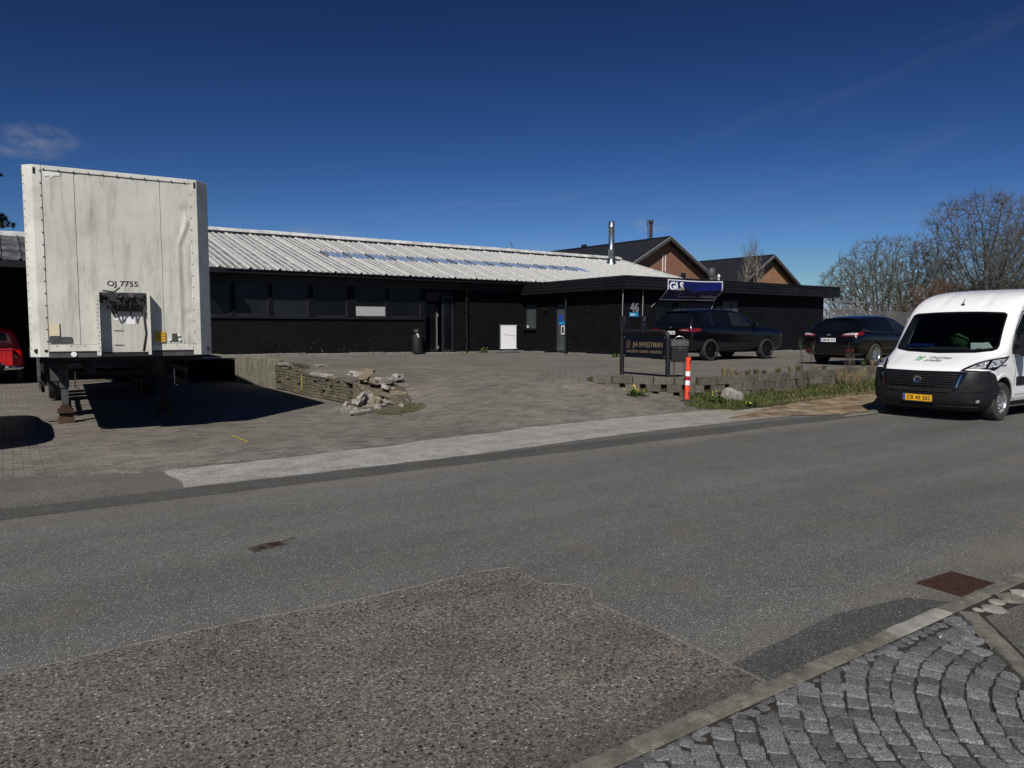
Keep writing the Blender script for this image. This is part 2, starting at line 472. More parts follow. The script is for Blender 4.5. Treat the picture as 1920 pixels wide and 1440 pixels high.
def soil():
    m = NT('bare_soil')
    c = m.ramp(m.noise(2.2, 6, .7), [(.34, (.11, .078, .048)), (.48, (.24, .18, .115)), (.62, (.42, .33, .22))])
    c = m.mix(1.0, c, m.ramp(m.noise(110, 4, .8), [(.3, .55), (.7, 1.45)]), 'MULTIPLY')
    m.base(c); m.set(.95, 0.0, .2); m.bump(m.noise(25, 6, .75), 1.0, .05); return m.m
MAT['soil'] = soil()
def verge_mat():
    m = NT('grassy_verge_soil')
    c = m.ramp(m.noise(6, 6, .7), [(.3, (.030, .034, .014)), (.6, (.060, .060, .026)), (.8, (.12, .10, .055))])
    m.base(c); m.set(.95, 0.0, .2); m.bump(m.noise(60, 5, .75), .8, .02); return m.m
MAT['verge'] = verge_mat()
MAT['moss'] = concrete('mossy_earth', (.085, .072, .050), (.060, .066, .024), (.03, .025, .018), 5, .5)
def leafm(name, a, b, trans=.25):
    m = NT(name)
    r = m.n('ObjectInfo').outputs['Random']
    c = m.ramp(m.noise(9, 3, .7), [(.3, a), (.7, b)])
    m.base(c); m.set(.6, 0.0, .3); return m.m
MAT['grass'] = leafm('grass_blades', (.028, .050, .010), (.105, .118, .034))
MAT['dry'] = leafm('dry_grass', (.12, .09, .045), (.30, .24, .13))
MAT['leaf'] = leafm('weed_leaf', (.03, .06, .012), (.08, .12, .03))
MAT['yellow_flower'] = pm('yellow_petals', (.85, .60, .02), .6, var=.15, bump=0)
MAT['twig'] = pm('twig_bark', (.062, .053, .042), .9, var=.35, scale=3, bump=0)
MAT['twig_grey'] = pm('grey_bark', (.068, .064, .055), .9, var=.35, scale=3, bump=0)
MAT['twig_red'] = pm('reddish_twigs', (.085, .052, .036), .9, var=.35, scale=3, bump=0)
MAT['birch'] = pm('birch_bark', (.20, .175, .15), .8, var=.4, scale=6, bump=0)
MAT['bud'] = pm('opening_buds', (.11, .115, .05), .7, var=.4, scale=4, bump=0)
MAT['needle'] = pm('pine_needles', (.018, .026, .012), .7, var=.5, scale=3, bump=0)
MAT['bark'] = pm('pine_bark', (.07, .045, .03), .9, var=.3, scale=5)

def blackbrick():
    m = NT('black_painted_brick')
    g = m.n('TexCoord'); sx = m.n('SeparateXYZ'); m.l(g.outputs['Object'], sx.inputs[0])
    cx = m.n('CombineXYZ'); m.l(m.math('ADD', sx.outputs[0], sx.outputs[1]), cx.inputs[0]); m.l(sx.outputs[2], cx.inputs[1])
    br = m.n('TexBrick'); br.inputs['Scale'].default_value = 1
    br.inputs['Brick Width'].default_value = .24; br.inputs['Row Height'].default_value = .0667
    br.inputs['Mortar Size'].default_value = .007; br.inputs['Mortar Smooth'].default_value = .3
    br.inputs['Color1'].default_value = (.0085, .0090, .0112, 1); br.inputs['Color2'].default_value = (.0052, .0058, .0075, 1)
    br.inputs['Mortar'].default_value = (.0022, .0024, .003, 1)
    m.l(cx.outputs[0], br.inputs['Vector'])
    c = m.mix(1.0, br.outputs['Color'], m.ramp(m.noise(1.2, 5, .7), [(.3, .7), (.7, 1.3)]), 'MULTIPLY')
    # chipped paint low on the wall, where salt and splashes reach it
    chips = m.noise(1, 3, .5, m.coords((9, 9, 30)))
    low = m.math('SUBTRACT', 1.0, m.math('MULTIPLY', m.math('SUBTRACT', sx.outputs[2], .55), 1.15), True)
    patchy = m.ramp(m.noise(.55, 3, .6), [(.48, 0.0), (.66, 1.0)])
    k = m.math('GREATER_THAN', m.math('ADD', chips, m.math('MULTIPLY', m.math('MULTIPLY', low, patchy), .13)), .735)
    c = m.mix(m.math('MULTIPLY', k, m.math('GREATER_THAN', low, .03)), c, (.33, .31, .28))
    m.base(c); m.set(.7, 0.0, .10)
    m.bump(m.math('SUBTRACT', 1.0, br.outputs['Fac']), .8, .009); m.bump(m.noise(60, 4), .2, .004)
    return m.m
MAT['brick'] = blackbrick()
MAT['board'] = pm('black_board', (.0085, .009, .0105), .5, var=.35, scale=2.5, bump=.3, bscale=50, spec=.3, rnd=.25)
MAT['blackframe'] = pm('black_frame_paint', (.009, .010, .012), .45, var=.2, scale=3, spec=.35)
MAT['fence'] = pm('weathered_fence_wire', (.15, .15, .145), .6, .2, var=.25, scale=9, bump=0)
MAT['winframe'] = pm('window_frame_paint', (.017, .019, .022), .45, var=.2, scale=3, spec=.35)
MAT['trim_grey'] = pm('gable_trim', (.33, .33, .33), .5, var=.15, scale=3)
MAT['soffit'] = pm('soffit_panel', (.009, .009, .010), .6, var=.2, scale=2)
MAT['void'] = pm('dark_interior', (.006, .006, .007), .9, var=.2, scale=2, bump=0)
def roofm(name='weathered_roof_sheet', k=1.0):
    m = NT(name)
    n1 = m.noise(2.2, 7, .75); n2 = m.noise(28, 5, .8)
    c = m.ramp(m.math('ADD', m.math('MULTIPLY', n1, .55), m.math('MULTIPLY', n2, .45)), [(.38, (.05*k, .052*k, .052*k)), (.46, (.17*k, .172*k, .17*k)), (.54, (.30*k, .30*k, .29*k)), (.66, (.52*k, .52*k, .50*k))])
    st = m.noise(1, 5, .7, m.coords((7, .5, 1)))
    c = m.mix(m.math('MULTIPLY', m.ramp(st, [(.5, 0.0), (.7, 1.0)]), .4), c, (.20, .20, .195))
    r = m.n('ObjectInfo').outputs['Random']
    c = m.mix(1.0, c, m.math('ADD', m.math('MULTIPLY', r, .3), .85), 'MULTIPLY')
    m.base(c); m.set(.55, 0.0, .4); m.bump(n2, .12, .006)
    return m.m
MAT['roof'] = roofm()
MAT['roof_rib'] = pm('pale_sunlit_roof_rib', (.47, .47, .455), .5, var=.2, scale=7, bump=.05, dirt=((.30, .30, .29), .45))  # ribs weathered paler, with their sunlit bright lines put into the colour too
MAT['roof_white'] = pm('ridge_capping', (.62, .62, .60), .5, var=.25, scale=4, dirt=((.2, .2, .19), .8))
MAT['roof_grey'] = pm('dark_roof_sheet', (.05, .052, .055), .45, var=.6, scale=5, dirt=((.30, .30, .29), .6), rnd=.2)
MAT['skyglass'] = pm('rooflight_glass', (.17, .24, .38), .2, var=.25, scale=5, bump=0, spec=.9)  # blue of the reflected sky put into the glass colour
MAT['slate'] = pm('black_slate', (.014, .015, .019), .5, var=.25, scale=2, bump=.4, bscale=30, rnd=.15)
MAT['render'] = pm('brown_render', (.22, .105, .062), .85, var=.12, scale=1.2, bump=.3, bscale=50, dirt=((.18, .085, .05), .4))
MAT['render2'] = pm('ochre_render', (.29, .15, .08), .85, var=.12, scale=1.2, bump=.3, bscale=50)
MAT['white'] = pm('white_paint', (.72, .72, .70), .4, var=.06, scale=3, bump=.05)
MAT['steel'] = pm('stainless_flue', (.50, .51, .52), .32, 1.0, var=.15, scale=6, bump=.05, dirt=((.2, .19, .18), .5))
MAT['steel_dark'] = pm('galvanised_steel', (.30, .305, .31), .5, .5, var=.25, scale=9, bump=.1)
MAT['rust'] = pm('rusty_iron', (.052, .024, .015), .8, .3, var=.45, scale=30, bump=.5, bscale=160)
MAT['flue_dark'] = pm('dark_flue', (.030, .020, .017), .7, .1, var=.3, scale=8)
MAT['white_panel'] = pm('white_sign_face', (.80, .80, .80), .35, var=.03, scale=3, bump=0)
def glass_dark(name, col=(.012, .014, .018), rough=.06, spec=.6):
    m = NT(name); m.base(m.ramp(m.noise(1.1, 3), [(.3, tuple(c*.7 for c in col)), (.7, tuple(c*1.3 for c in col))]))
    m.set(rough, 0.0, spec); m.bump(m.noise(1.5, 2), .02, .01); return m.m
MAT['glass'] = glass_dark('window_glass', (.0045, .0055, .008), .06, .18)
MAT['glass_grey'] = glass_dark('frosted_glass', (.060, .070, .073), .25, .25)
MAT['glass_dim'] = glass_dark('dim_glass', (.013, .016, .020), .15, .2)
MAT['car_glass'] = glass_dark('tinted_car_glass', (.004, .005, .008), .04, .5)
def clear(name, tint, gl=.10):
    m = NT(name); t = m.n('BsdfTransparent'); t.inputs[0].default_value = (*tint, 1)
    g = m.n('BsdfGlossy'); g.inputs['Roughness'].default_value = .03
    fr = m.n('LayerWeight'); fr.inputs['Blend'].default_value = .25
    mx = m.n('MixShader'); m.l(m.math('MULTIPLY', fr.outputs['Fresnel'], gl*5, True), mx.inputs[0])
    m.l(t.outputs[0], mx.inputs[1]); m.l(g.outputs[0], mx.inputs[2]); m.l(mx.outputs[0], m.o.inputs[0]); return m.m
MAT['side_glass'] = clear('dark_side_glass', (.10, .12, .13), .06)
MAT['windscreen'] = clear('windscreen_glass', (.66, .72, .71), .06)
def trailer_mat():
    m = NT('grimy_trailer_panel')
    c = m.ramp(m.noise(1.1, 5, .6), [(.3, (.50, .492, .435)), (.7, (.61, .602, .54))])
    v = m.noise(1, 7, .75, m.coords((5.5, 5.5, .65)))
    c = m.mix(m.math('MULTIPLY', m.ramp(v, [(.48, 0.0), (.70, 1.0)]), .7), c, (.27, .26, .20))
    v2 = m.noise(1, 6, .7, m.coords((15, 15, 1.7)))
    c = m.mix(m.math('MULTIPLY', m.ramp(v2, [(.60, 0.0), (.70, 1.0)]), .7), c, (.15, .145, .12))
    v3 = m.noise(1, 6, .8, m.coords((70, 70, 45)))
    c = m.mix(m.math('MULTIPLY', m.ramp(v3, [(.63, 0.0), (.7, 1.0)]), .22), c, (.2, .18, .14))
    m.base(c); m.set(.42, 0.0, .4)
    m.bump(m.noise(1.6, 3), .25, .05); m.bump(m.noise(900, 1), .05, .001)
    return m.m
MAT['trailer'] = trailer_mat()
MAT['trailer_post'] = pm('trailer_post_paint', (.64, .635, .565), .45, var=.08, scale=5, dirt=((.30, .28, .22), .5))
MAT['chassis'] = pm('chassis_grey', (.075, .078, .082), .6, .2, var=.4, scale=8, dirt=((.05, .04, .03), .7))
MAT['chassis_dark'] = pm('chassis_black', (.008, .008, .009), .7, .1, var=.4, scale=8)
MAT['rubber'] = pm('tyre_rubber', (.020, .020, .021), .8, var=.25, scale=12, bump=.3, bscale=120)
MAT['tyre_dusty'] = pm('dusty_tyre', (.036, .034, .031), .85, var=.25, scale=12, bump=.3, bscale=120)
MAT['vanwhite'] = pm('white_car_paint', (.80, .81, .82), .25, var=.02, scale=2, bump=0, coat=.5)
MAT['plastic'] = pm('black_plastic', (.012, .0125, .0145), .5, var=.15, scale=10, bump=.25, bscale=400, spec=.3)
MAT['plastic_gloss'] = pm('gloss_black_plastic', (.006, .006, .007), .12, var=.1, scale=6, bump=0, spec=.6)
MAT['cabin'] = pm('cabin_trim', (.055, .057, .062), .7, var=.2, scale=6)
MAT['cabin_light'] = pm('cabin_pillar_trim', (.35, .35, .33), .7, var=.1, scale=6)
MAT['navy'] = pm('midnight_blue_car_paint', (.0025, .0028, .0050), .22, .0, var=.2, scale=2, bump=0, coat=.55, spec=.35)
MAT['blackpaint'] = pm('black_car_paint', (.0025, .0027, .0038), .22, .0, var=.2, scale=2, bump=0, coat=.55, spec=.35)
MAT['redpaint'] = pm('red_truck_paint', (.42, .008, .012), .22, var=.12, scale=3, bump=0, coat=1.0)
MAT['chrome'] = pm('chrome', (.75, .76, .78), .12, 1.0, var=.08, scale=8, bump=0)
MAT['alloy'] = pm('alloy_rim', (.58, .58, .59), .28, .9, var=.12, scale=9, bump=0)
MAT['alloy_black'] = pm('black_alloy_rim', (.012, .012, .014), .25, .5, var=.2, scale=9, bump=0)
MAT['lamp_clear'] = pm('headlamp_reflector', (.60, .61, .62), .25, .5, var=.5, scale=25, bump=.5, bscale=40)
MAT['lamp_red'] = pm('red_lamp_lens', (.15, .004, .006), .15, var=.3, scale=20, bump=.2, bscale=90, coat=1.0)
MAT['red'] = pm('orange_red_plastic', (.80, .075, .025), .45, var=.1, scale=12, dirt=((.3, .05, .03), .35))
MAT['darkred'] = pm('red_reflective_band', (.33, .008, .012), .4, var=.1, scale=12)
MAT['plate_yellow'] = pm('yellow_plate', (.78, .42, .02), .4, var=.04, bump=0)
MAT['plate_white'] = pm('white_plate', (.78, .78, .78), .4, var=.04, bump=0)
MAT['plate_blue'] = pm('plate_blue', (.02, .06, .35), .4, var=.04, bump=0)
MAT['ink'] = pm('black_print', (.010, .010, .011), .5, var=.1, bump=0)
MAT['gold'] = pm('gold_print', (.21, .155, .095), .4, var=.2, scale=30, bump=0)
MAT['green_print'] = pm('green_print', (.10, .30, .12), .4, var=.1, bump=0)
MAT['grey_print'] = pm('grey_print', (.17, .18, .20), .4, var=.1, bump=0)
MAT['banner'] = pm('navy_banner_cloth', (.004, .006, .10), .5, var=.12, scale=2, bump=.1, bscale=300)
MAT['banner_white'] = pm('banner_white_print', (.75, .76, .80), .6, var=.04, bump=0)
MAT['signblue'] = pm('navy_sign_panel', (.003, .0045, .010), .35, var=.15, bump=0)
MAT['skyblue'] = pm('bright_blue_sticker', (.02, .25, .50), .4, var=.05, bump=0)
MAT['yellow_sticker'] = pm('yellow_sticker', (.55, .33, .02), .5, var=.1, scale=20, bump=0)
MAT['cream_sticker'] = pm('cream_sticker', (.66, .58, .40), .5, var=.08, bump=0)
MAT['wood'] = pm('timber_block', (.075, .045, .026), .85, var=.35, scale=14)
MAT['jacket'] = pm('green_fabric', (.022, .075, .022), .9, var=.3, scale=10)
MAT['bluebox'] = pm('blue_plastic', (.01, .035, .19), .5, var=.1)
MAT['yellow_line'] = pm('yellow_spray', (.42, .33, .02), .8, var=.3, scale=30, bump=0)
MAT['greyroll'] = pm('grey_rubber_base', (.10, .105, .11), .6, var=.15, scale=8)
# ================================================================ GROUND
def sm(a, b, x):
    t = max(0.0, min(1.0, (x-a)/(b-a))); return t*t*(3-2*t)
def interp(tab, x):
    if x <= tab[0][0]: return tab[0][1]
    for (a, va), (b, vb) in zip(tab, tab[1:]):
        if x <= b: return va + (vb-va)*(x-a)/(b-a)
    return tab[-1][1]
ZH = [(9.5,.03),(10.5,.10),(11.5,.22),(12.8,.40),(14,.46),(16,.51),(22,.53),(28,.55),(60,.6)]
ZL = [(9.5,.03),(14,.0),(20,-.03),(28,-.12),(34,-.15)]
WALLP = [(10.95,13.1),(11.15,12.5),(11.65,11.85),(12.1,11.3),(12.5,10.85),(13.2,10.62),(16.5,10.92),(20.4,11.3),(27,11.8),(40,12.8)]
def wallY(X): return interp([(a, b) for a, b in WALLP], X)
def Hs(X, Y, yard=True):
    zl = interp(ZL, Y)
    zh = interp(ZH, Y) + .09*sm(12, 7, X)*sm(22, 27, Y)
    k = sm(14, 15.2, Y); s = sm(5.5, 8.5, X)
    t = s*(1-k) + (k if yard else 0)
    rise = sm(11.5, 12.5, Y)*sm(9.5, 11, X)*.05
    return zl + (zh+rise-zl)*t
def HY(X, Y): return Hs(X, Y, X >= 6.3)
def VZ(X, Y):
    v = .034 + .13*sm(9.5, 10.9, Y) + .012*noise.noise(Vector((X*1.3, Y*1.3, 0)))
    a = HY(X, Y) + .006
    return a + (v-a)*sm(11.9, 12.45, X)
def TZ(X, Y):
    h = HY(X, Y) + .006
    k = sm(10.9, 12.2, X + (Y-12.5)*-.1)
    return h + max(0, .565-h)*k*sm(19, 15, Y)

def skirt(me, h=.03):
    """give a ground layer its thickness"""
    bm = bmesh.new(); bm.from_mesh(me)
    bmesh.ops.delete(bm, geom=[v for v in bm.verts if not v.link_faces], context='VERTS')
    es = [e for e in bm.edges if e.is_boundary]
    r = bmesh.ops.extrude_edge_only(bm, edges=es)
    for v in [g for g in r['geom'] if isinstance(g, bmesh.types.BMVert)]: v.co.z -= h
    for f in [g for g in r['geom'] if isinstance(g, bmesh.types.BMFace)]: f.smooth = False
    bm.to_mesh(me); bm.free(); me.set_sharp_from_angle(angle=rad(40))
def sheet(name, mat, xs, ys, zf, keep=None, label=None, smooth=True, **kw):
    m = MB(); nx, ny = len(xs), len(ys)
    vs = [(x, y, zf(x, y)) for y in ys for x in xs]; fs = []
    for j in range(ny-1):
        for i in range(nx-1):
            cx, cy = (xs[i]+xs[i+1])/2, (ys[j]+ys[j+1])/2
            if keep and not keep(cx, cy): continue
            fs.append((j*nx+i, j*nx+i+1, (j+1)*nx+i+1, (j+1)*nx+i))
    m.add(vs, fs)
    o = m.build(name, mat, smooth=smooth, fix=False); o['kind'] = 'structure'
    skirt(o.data); return o
def rng(a, b, s):
    n = max(1, int(round((b-a)/s))); return [a+(b-a)*i/n for i in range(n+1)]
flat = lambda z: (lambda x, y: z)

sheet('ground', MAT['verge'], [-900,-60,60,900], [-900,-60,80,1500], flat(-.45))
sheet('road', MAT['asphalt'], [-80,-10,0,10,20,40,160], [2.0,7.9], flat(0))
# ragged edge of the gutter patch on the road side
def strip_poly(name, pts, z, mat):
    m = MB(); m.add([(x, y, z) for x, y in pts], [tuple(range(len(pts)))])
    o = m.build(name, mat, fix=False)
    if o.data.polygons[0].normal.z < 0: o.data.flip_normals()
    skirt(o.data)
    o['kind'] = 'structure'; return o
def ragged(pts, amp, step, seed, close=True):
    out = []; n = len(pts)
    for i in range(n if close else n-1):
        a = Vector(pts[i]); b = Vector(pts[(i+1) % n]); L = (b-a).length; k = max(1, int(L/step))
        nrm = Vector((-(b-a).y, (b-a).x)).normalized()
        for j in range(k):
            p = a.lerp(b, j/k); q = noise.noise(Vector((p.x*3.1, p.y*3.1, seed)))*amp + noise.noise(Vector((p.x*14, p.y*14, seed)))*amp*.35
            out.append(tuple(p + nrm*(q if j else 0)))
    return out
edge = [(x*.25-12, 7.66 + .035*noise.noise(Vector((x*.17, 2, 1))) + .012*noise.noise(Vector((x*.9, 2, 1)))) for x in range(0, 104)]
strip_poly('gutter', [(-80, 8.4), (-80, 7.66)] + edge + [(40, 7.68), (40, 8.4)], .006, MAT['asphalt_dark'])
strip_poly('coarse_asphalt_patch', ragged([(-6,2.03),(2.86,2.03),(2.88,2.7),(2.87,3.3),(3.0,3.46),(2.98,3.56),(2.80,3.75),(2.86,4.10),(2.6,4.15),(1.8,4.13),(.84,4.2),(-.1,4.17),(-6,4.2)], .018, .06, 3), .004, MAT['coarse'])
def ribbon(name, pts, w, z, mat, seed):
    """pale worn edge where one surfacing stops against the other"""
    mb = MB(); vs = []; P = ragged(pts, .012, .04, seed, False)+[pts[-1]]
    for i, q in enumerate(P):
        a = Vector(P[max(0, i-1)]); b = Vector(P[min(len(P)-1, i+1)]); nrm = Vector((-(b-a).y, (b-a).x)).normalized(); ww = w*(.35+.9*abs(noise.noise(Vector((q[0]*7, q[1]*7, seed)))))
        for s in (-1, 1): vs.append((q[0]+nrm.x*ww*s, q[1]+nrm.y*ww*s, z))
    mb.add(vs, [(i*2, i*2+1, i*2+3, i*2+2) for i in range(len(P)-1)]); o = mb.build(name, mat, fix=False)
    o.data.flip_normals() if o.data.polygons[0].normal.z < 0 else None
    o['kind'] = 'structure'; return o
ribbon('patch_seam', [(-6,4.21),(-.1,4.18),(.84,4.21),(1.8,4.14),(2.6,4.16),(2.86,4.11),(2.80,3.75),(2.98,3.56),(3.0,3.46),(2.87,3.3),(2.89,2.7),(2.87,2.10)], .011, .0065, MAT['seam'], 4)
skirt(bpy.data.objects['patch_seam'].data, .006)
strip_poly('asphalt_repair_patch', ragged([(2.89,2.05),(4.66,2.05),(4.5,2.26),(3.95,2.35),(3.4,2.31),(2.89,2.28)], .02, .06, 5), .0045, MAT['asphalt_dark'])
sheet('sidewalk_asphalt', MAT['asphalt_old'], rng(-80, 2.2, 1), [8.1, 8.6, 9.2, 9.78],
      lambda x, y: .0115 + .0185*(y-8.1)/1.6)
lim = lambda X: interp([(1.3,9.12),(2.4,9.2),(3.7,9.27),(7.2,9.75),(10.4,9.9),(13.5,9.6),(40,9.6)], X)
m = MB(); xs = rng(1.5, 14.5, .08)
vs = []
for x in xs:
    a = 8.12 + .02*noise.noise(Vector((x*2, 0, 4))) + .3*sm(4, 9, x)
    if x < 1.7: a += .0
    b = lim(x) + .09*noise.noise(Vector((x*1.5, 3, 4)))
    for t in range(5):
        y = a+(b-a)*t/4; vs.append((x + (.16*noise.noise(Vector((x*3, t*.9, 7))) if x < 1.62 else 0), y + (.03*noise.noise(Vector((x*5, t, 2))) if t in (0, 4) else 0), (.0165 + .0175*(y-8.1)/1.6)))
fs = [(i*5+t, (i+1)*5+t, (i+1)*5+t+1, i*5+t+1) for i in range(len(xs)-1) for t in range(4)]
m.add(vs, fs); o = m.build('sidewalk', MAT['sidewalk'], smooth=True, fix=False); o['kind'] = 'structure'; skirt(o.data, .012)
sheet('sidewalk_base', MAT['asphalt_old'], rng(2.2, 14, 1)+[160], [8.1, 9.0, 10.0], lambda x, y: .0115 + .0175*(y-8.1)/1.6)

PAVED = lambda x, y: (-6.5 < x < 13.2 and 9.2 < y < 19.5)
def yz(x, y): return HY(x, y) - (.018*sm(-6.6, -6.2, x)*sm(13.4, 13.0, x)*sm(19.7, 19.3, y))
def outside(x, y): return x > 12.35 and y < wallY(x) + .15
sheet('yard', MAT['yard'], rng(6.3, 14, .35)+rng(15, 60, 3), rng(9.2, 20, .3)+rng(21, 62, 2),
      lambda x, y: Hs(x, y, True) - (HY(x, y)-yz(x, y)), keep=lambda x, y: not outside(x, y))
sheet('loading_yard', MAT['yard'], rng(-40, -7, 3)[:-1]+rng(-7, 6.3, .35), rng(9.2, 20, .3)+rng(21, 40, 2),
      lambda x, y: Hs(x, y, False) - (HY(min(x,6.29), y)-yz(min(x,6.29), y)))
sheet('back_lot', MAT['verge'], [-200,-40,6,60,400], [39.5,44,62,300], flat(.46))
sheet('side_lot', MAT['verge'], [33.9,40,60,400], [12,20,30,62], flat(.50))

sheet('terrace', MAT['yard'], rng(10.9, 16, .25)+rng(17, 40, 2), rng(10.4, 19, .25),
      TZ, keep=lambda x, y: y > wallY(x)+.02 and x > 10.95 + max(0,(y-13))*.3)
sheet('verge', MAT['verge'], rng(11.95, 24, .2)+rng(26, 100, 6), rng(9.5, 11.6, .15)+[12.2, 14], VZ,
      keep=lambda x, y: y < wallY(x)+.25)
# bare sandy soil spilling over the sidewalk by the van
def blob(name, pts, zf, mat, inner=None):
    """soil lying as an uneven low heap"""
    bm = bmesh.new(); rp = ragged(pts, .09, .15, 9)
    f = bm.faces.new([bm.verts.new((x, y, 0)) for x, y in rp])
    bmesh.ops.triangulate(bm, faces=[f])
    for _ in range(6):
        es = [e for e in bm.edges if e.calc_length() > .22]
        if not es: break
        bmesh.ops.subdivide_edges(bm, edges=es, cuts=1); bmesh.ops.triangulate(bm, faces=bm.faces)
    bd = {v for e in bm.edges if e.is_boundary for v in e.verts}
    for v in bm.verts: v.co.z = zf(v.co.x, v.co.y) + (0 if v in bd else .014 + .02*abs(noise.noise(Vector((v.co.x*2.2, v.co.y*2.2, 5)))))
    for f in bm.faces:
        if f.normal.z < 0: f.normal_flip()
        f.smooth = True
    me = bpy.data.meshes.new(name); bm.to_mesh(me); bm.free(); me.materials.append(mat)
    o = link(name, me); o['kind'] = 'structure'; return o
blob('bare_soil', [(10.8,8.75),(11.9,8.5),(13.2,7.98),(17,8.0),(30,8.05),(60,8.1),(60,9.8),(24,9.9),(18,9.95),(15,9.8),(13.3,9.55),(12.4,9.2)],
     lambda x, y: .020+.018*(y-8.1)/1.6 + .13*sm(9.5,10.9,y)*.2, MAT['soil'])

# individual pavers: interlocking blocks with waisted sides
A, B1, B2 = .0965, .0685, .0505
def paver_outline(dx=0, dy=0, a=A):
    return [(-a,-B1),(-a*.72,-B1),(-a*.46,-B2),(a*.46,-B2),(a*.72,-B1),(a,-B1),(a,B1),(a*.72,B1),(a*.46,B2),(-a*.46,B2),(-a*.72,B1),(-a,B1)]
PO = paver_outline()
def paver_mesh(seed):
    r = random.Random(seed); mb = MB(); n = 12
    top = [(x+r.uniform(-.0012,.0012), y+r.uniform(-.0012,.0012)) for x, y in PO]
    vs = [(x*1.0, y*1.0, -.022) for x, y in top] + [(x, y, -.004) for x, y in top] + [(x*.955, y*.94, 0) for x, y in top]
    fs = [tuple(range(24, 36))]
    for k in (0, 12):
        fs += [(k+i, k+(i+1) % n, k+12+(i+1) % n, k+12+i) for i in range(n)]
    mb.add(vs, fs); return mesh_of(mb, 'paver', MAT['paver'])
PM = [paver_mesh(i) for i in range(5)]
yard_root = bpy.data.objects['yard']; lyard = bpy.data.objects['loading_yard']
cand = []; PX, PY = .198, .1235
ylim_lo = lambda X: interp([(-7,9.80),(0,9.74),(1.0,9.2),(2.4,9.22),(3.7,9.30),(7.2,9.78),(10.4,9.93),(11.8,10.0),(12.4,10.3),(13.2,10.9)], X)
row = 0; y = 9.25
while y < 19.4:
    x = -6.4 + (PX/2 if row % 2 else 0)
    while x < 13.1:
        if y > ylim_lo(x)+.04 and not (x > 11.0 and y > wallY(x)-.12) and not (x > 12.2) and not (y > 13.0 and x > 10.85+(y-13)*.3) and abs(x-6.3) > (.16 if y > 14.9 else 0):
            d = math.hypot(x, y)
            ok = not (6.3 <= x and 14.9 < y and x < 6.55)
            a = math.degrees(math.atan2(x, y))
            if ok and -2.5 < x/1 and a < 54 and a > -1.6: cand.append((d, x, y))
        x += PX
    row += 1; y += PY
cand.sort()
near, rest = cand[:300], cand[300:]
rr = random.Random(3)
def slope_rot(x, y):
    e = .06; dzx = (HY(x+e, y)-HY(x-e, y))/(2*e); dzy = (HY(x, y+e)-HY(x, y-e))/(2*e)
    if abs(dzx) > .5: dzx = 0
    return math.atan(dzy), -math.atan(dzx)
for d, x, y in near:
    rx, ry = slope_rot(x, y)
    link('paver', PM[rr.randrange(5)], yard_root if x >= 6.3 else lyard, (x, y, HY(x, y) + .004 + rr.uniform(-.002, .002)), (rx+rr.uniform(-.012,.012), ry+rr.uniform(-.012,.012), rr.uniform(-.01,.01)))
def paver_mass(name, items, parent):
    V = []; F = []; T = []
    for d, x, y in items:
        z = HY(x, y)+.004+rr.uniform(-.002, .002); rx, ry = slope_rot(x, y)
        tx, ty = rr.uniform(-.012,.012)-ry, rr.uniform(-.012,.012)+rx; tt = rr.random(); o = len(V)
        far = d > 15
        for (px, py) in PO: V.append((x+px, y+py, z+px*tx+py*ty-.022))
        for (px, py) in PO: V.append((x+px*.97, y+py*.96, z+px*tx+py*ty))
        F.append(tuple(o+12+i for i in range(12))); T.append(tt)
        for i in range(12): F.append((o+i, o+(i+1) % 12, o+12+(i+1) % 12, o+12+i)); T.append(tt*.5)
    me = bpy.data.meshes.new(name); me.from_pydata(V, [], F); me.materials.append(MAT['paver_mass'])
    at = me.attributes.new('tint', 'FLOAT', 'FACE'); at.data.foreach_set('value', T)
    o = link(name, me, parent); o['kind'] = 'stuff'; return o
paver_mass('pavers', [c for c in rest if c[1] >= 6.3], yard_root)
paver_mass('pavers', [c for c in rest if c[1] < 6.3], lyard)

# near pavement: granite setts laid in fans behind a kerb
side = MB(); side.box(-30, 12, -8, 1.94, -.3, .028)
pv = side.build('pavement', MAT['joint']); pv['kind'] = 'structure'
def sett_mesh(seed):
    r = random.Random(seed); n = 20; mb = MB()
    sk = r.uniform(-.004, .004); hx, hy = .0460, .0460
    pts = []
    for i in range(n):
        t = 2*pi*(i+.5)/n; c, s_ = math.cos(t), math.sin(t)
        q = (abs(c)**7+abs(s_)**7)**(-1/7)
        pts.append((c*q*hx*r.uniform(.95,1.03)+sk*s_*q, s_*q*hy*r.uniform(.95,1.03)))
    vs = [(x*1.03, y*1.03, -.03) for x, y in pts] + [(x*1.0, y*1.0, -.006) for x, y in pts] + [(x*.945, y*.945, -.001+r.uniform(-.0018,.0018)) for x, y in pts] + [(0,0,.002+r.uniform(-.002,.002))]
    fs = []
    for k in (0, n):
        fs += [(k+i, k+(i+1) % n, k+n+(i+1) % n, k+n+i) for i in range(n)]
    fs += [(2*n+i, 2*n+(i+1) % n, 3*n) for i in range(n)]
    mb.add(vs, fs); return mesh_of(mb, 'sett', MAT['sett'], smooth=50)
SM = [sett_mesh(i) for i in range(14)]
D0 = Vector((4.50, 1.93)); D1 = Vector((3.80, 1.30)); dd = (D1-D0).normalized(); dn = Vector((-dd.y, dd.x))
if dn.dot(Vector((-1, 0))) < 0: dn = -dn
items = []
C = Vector((3.95, .35)); rr = random.Random(11)
ring = 0; R = .30
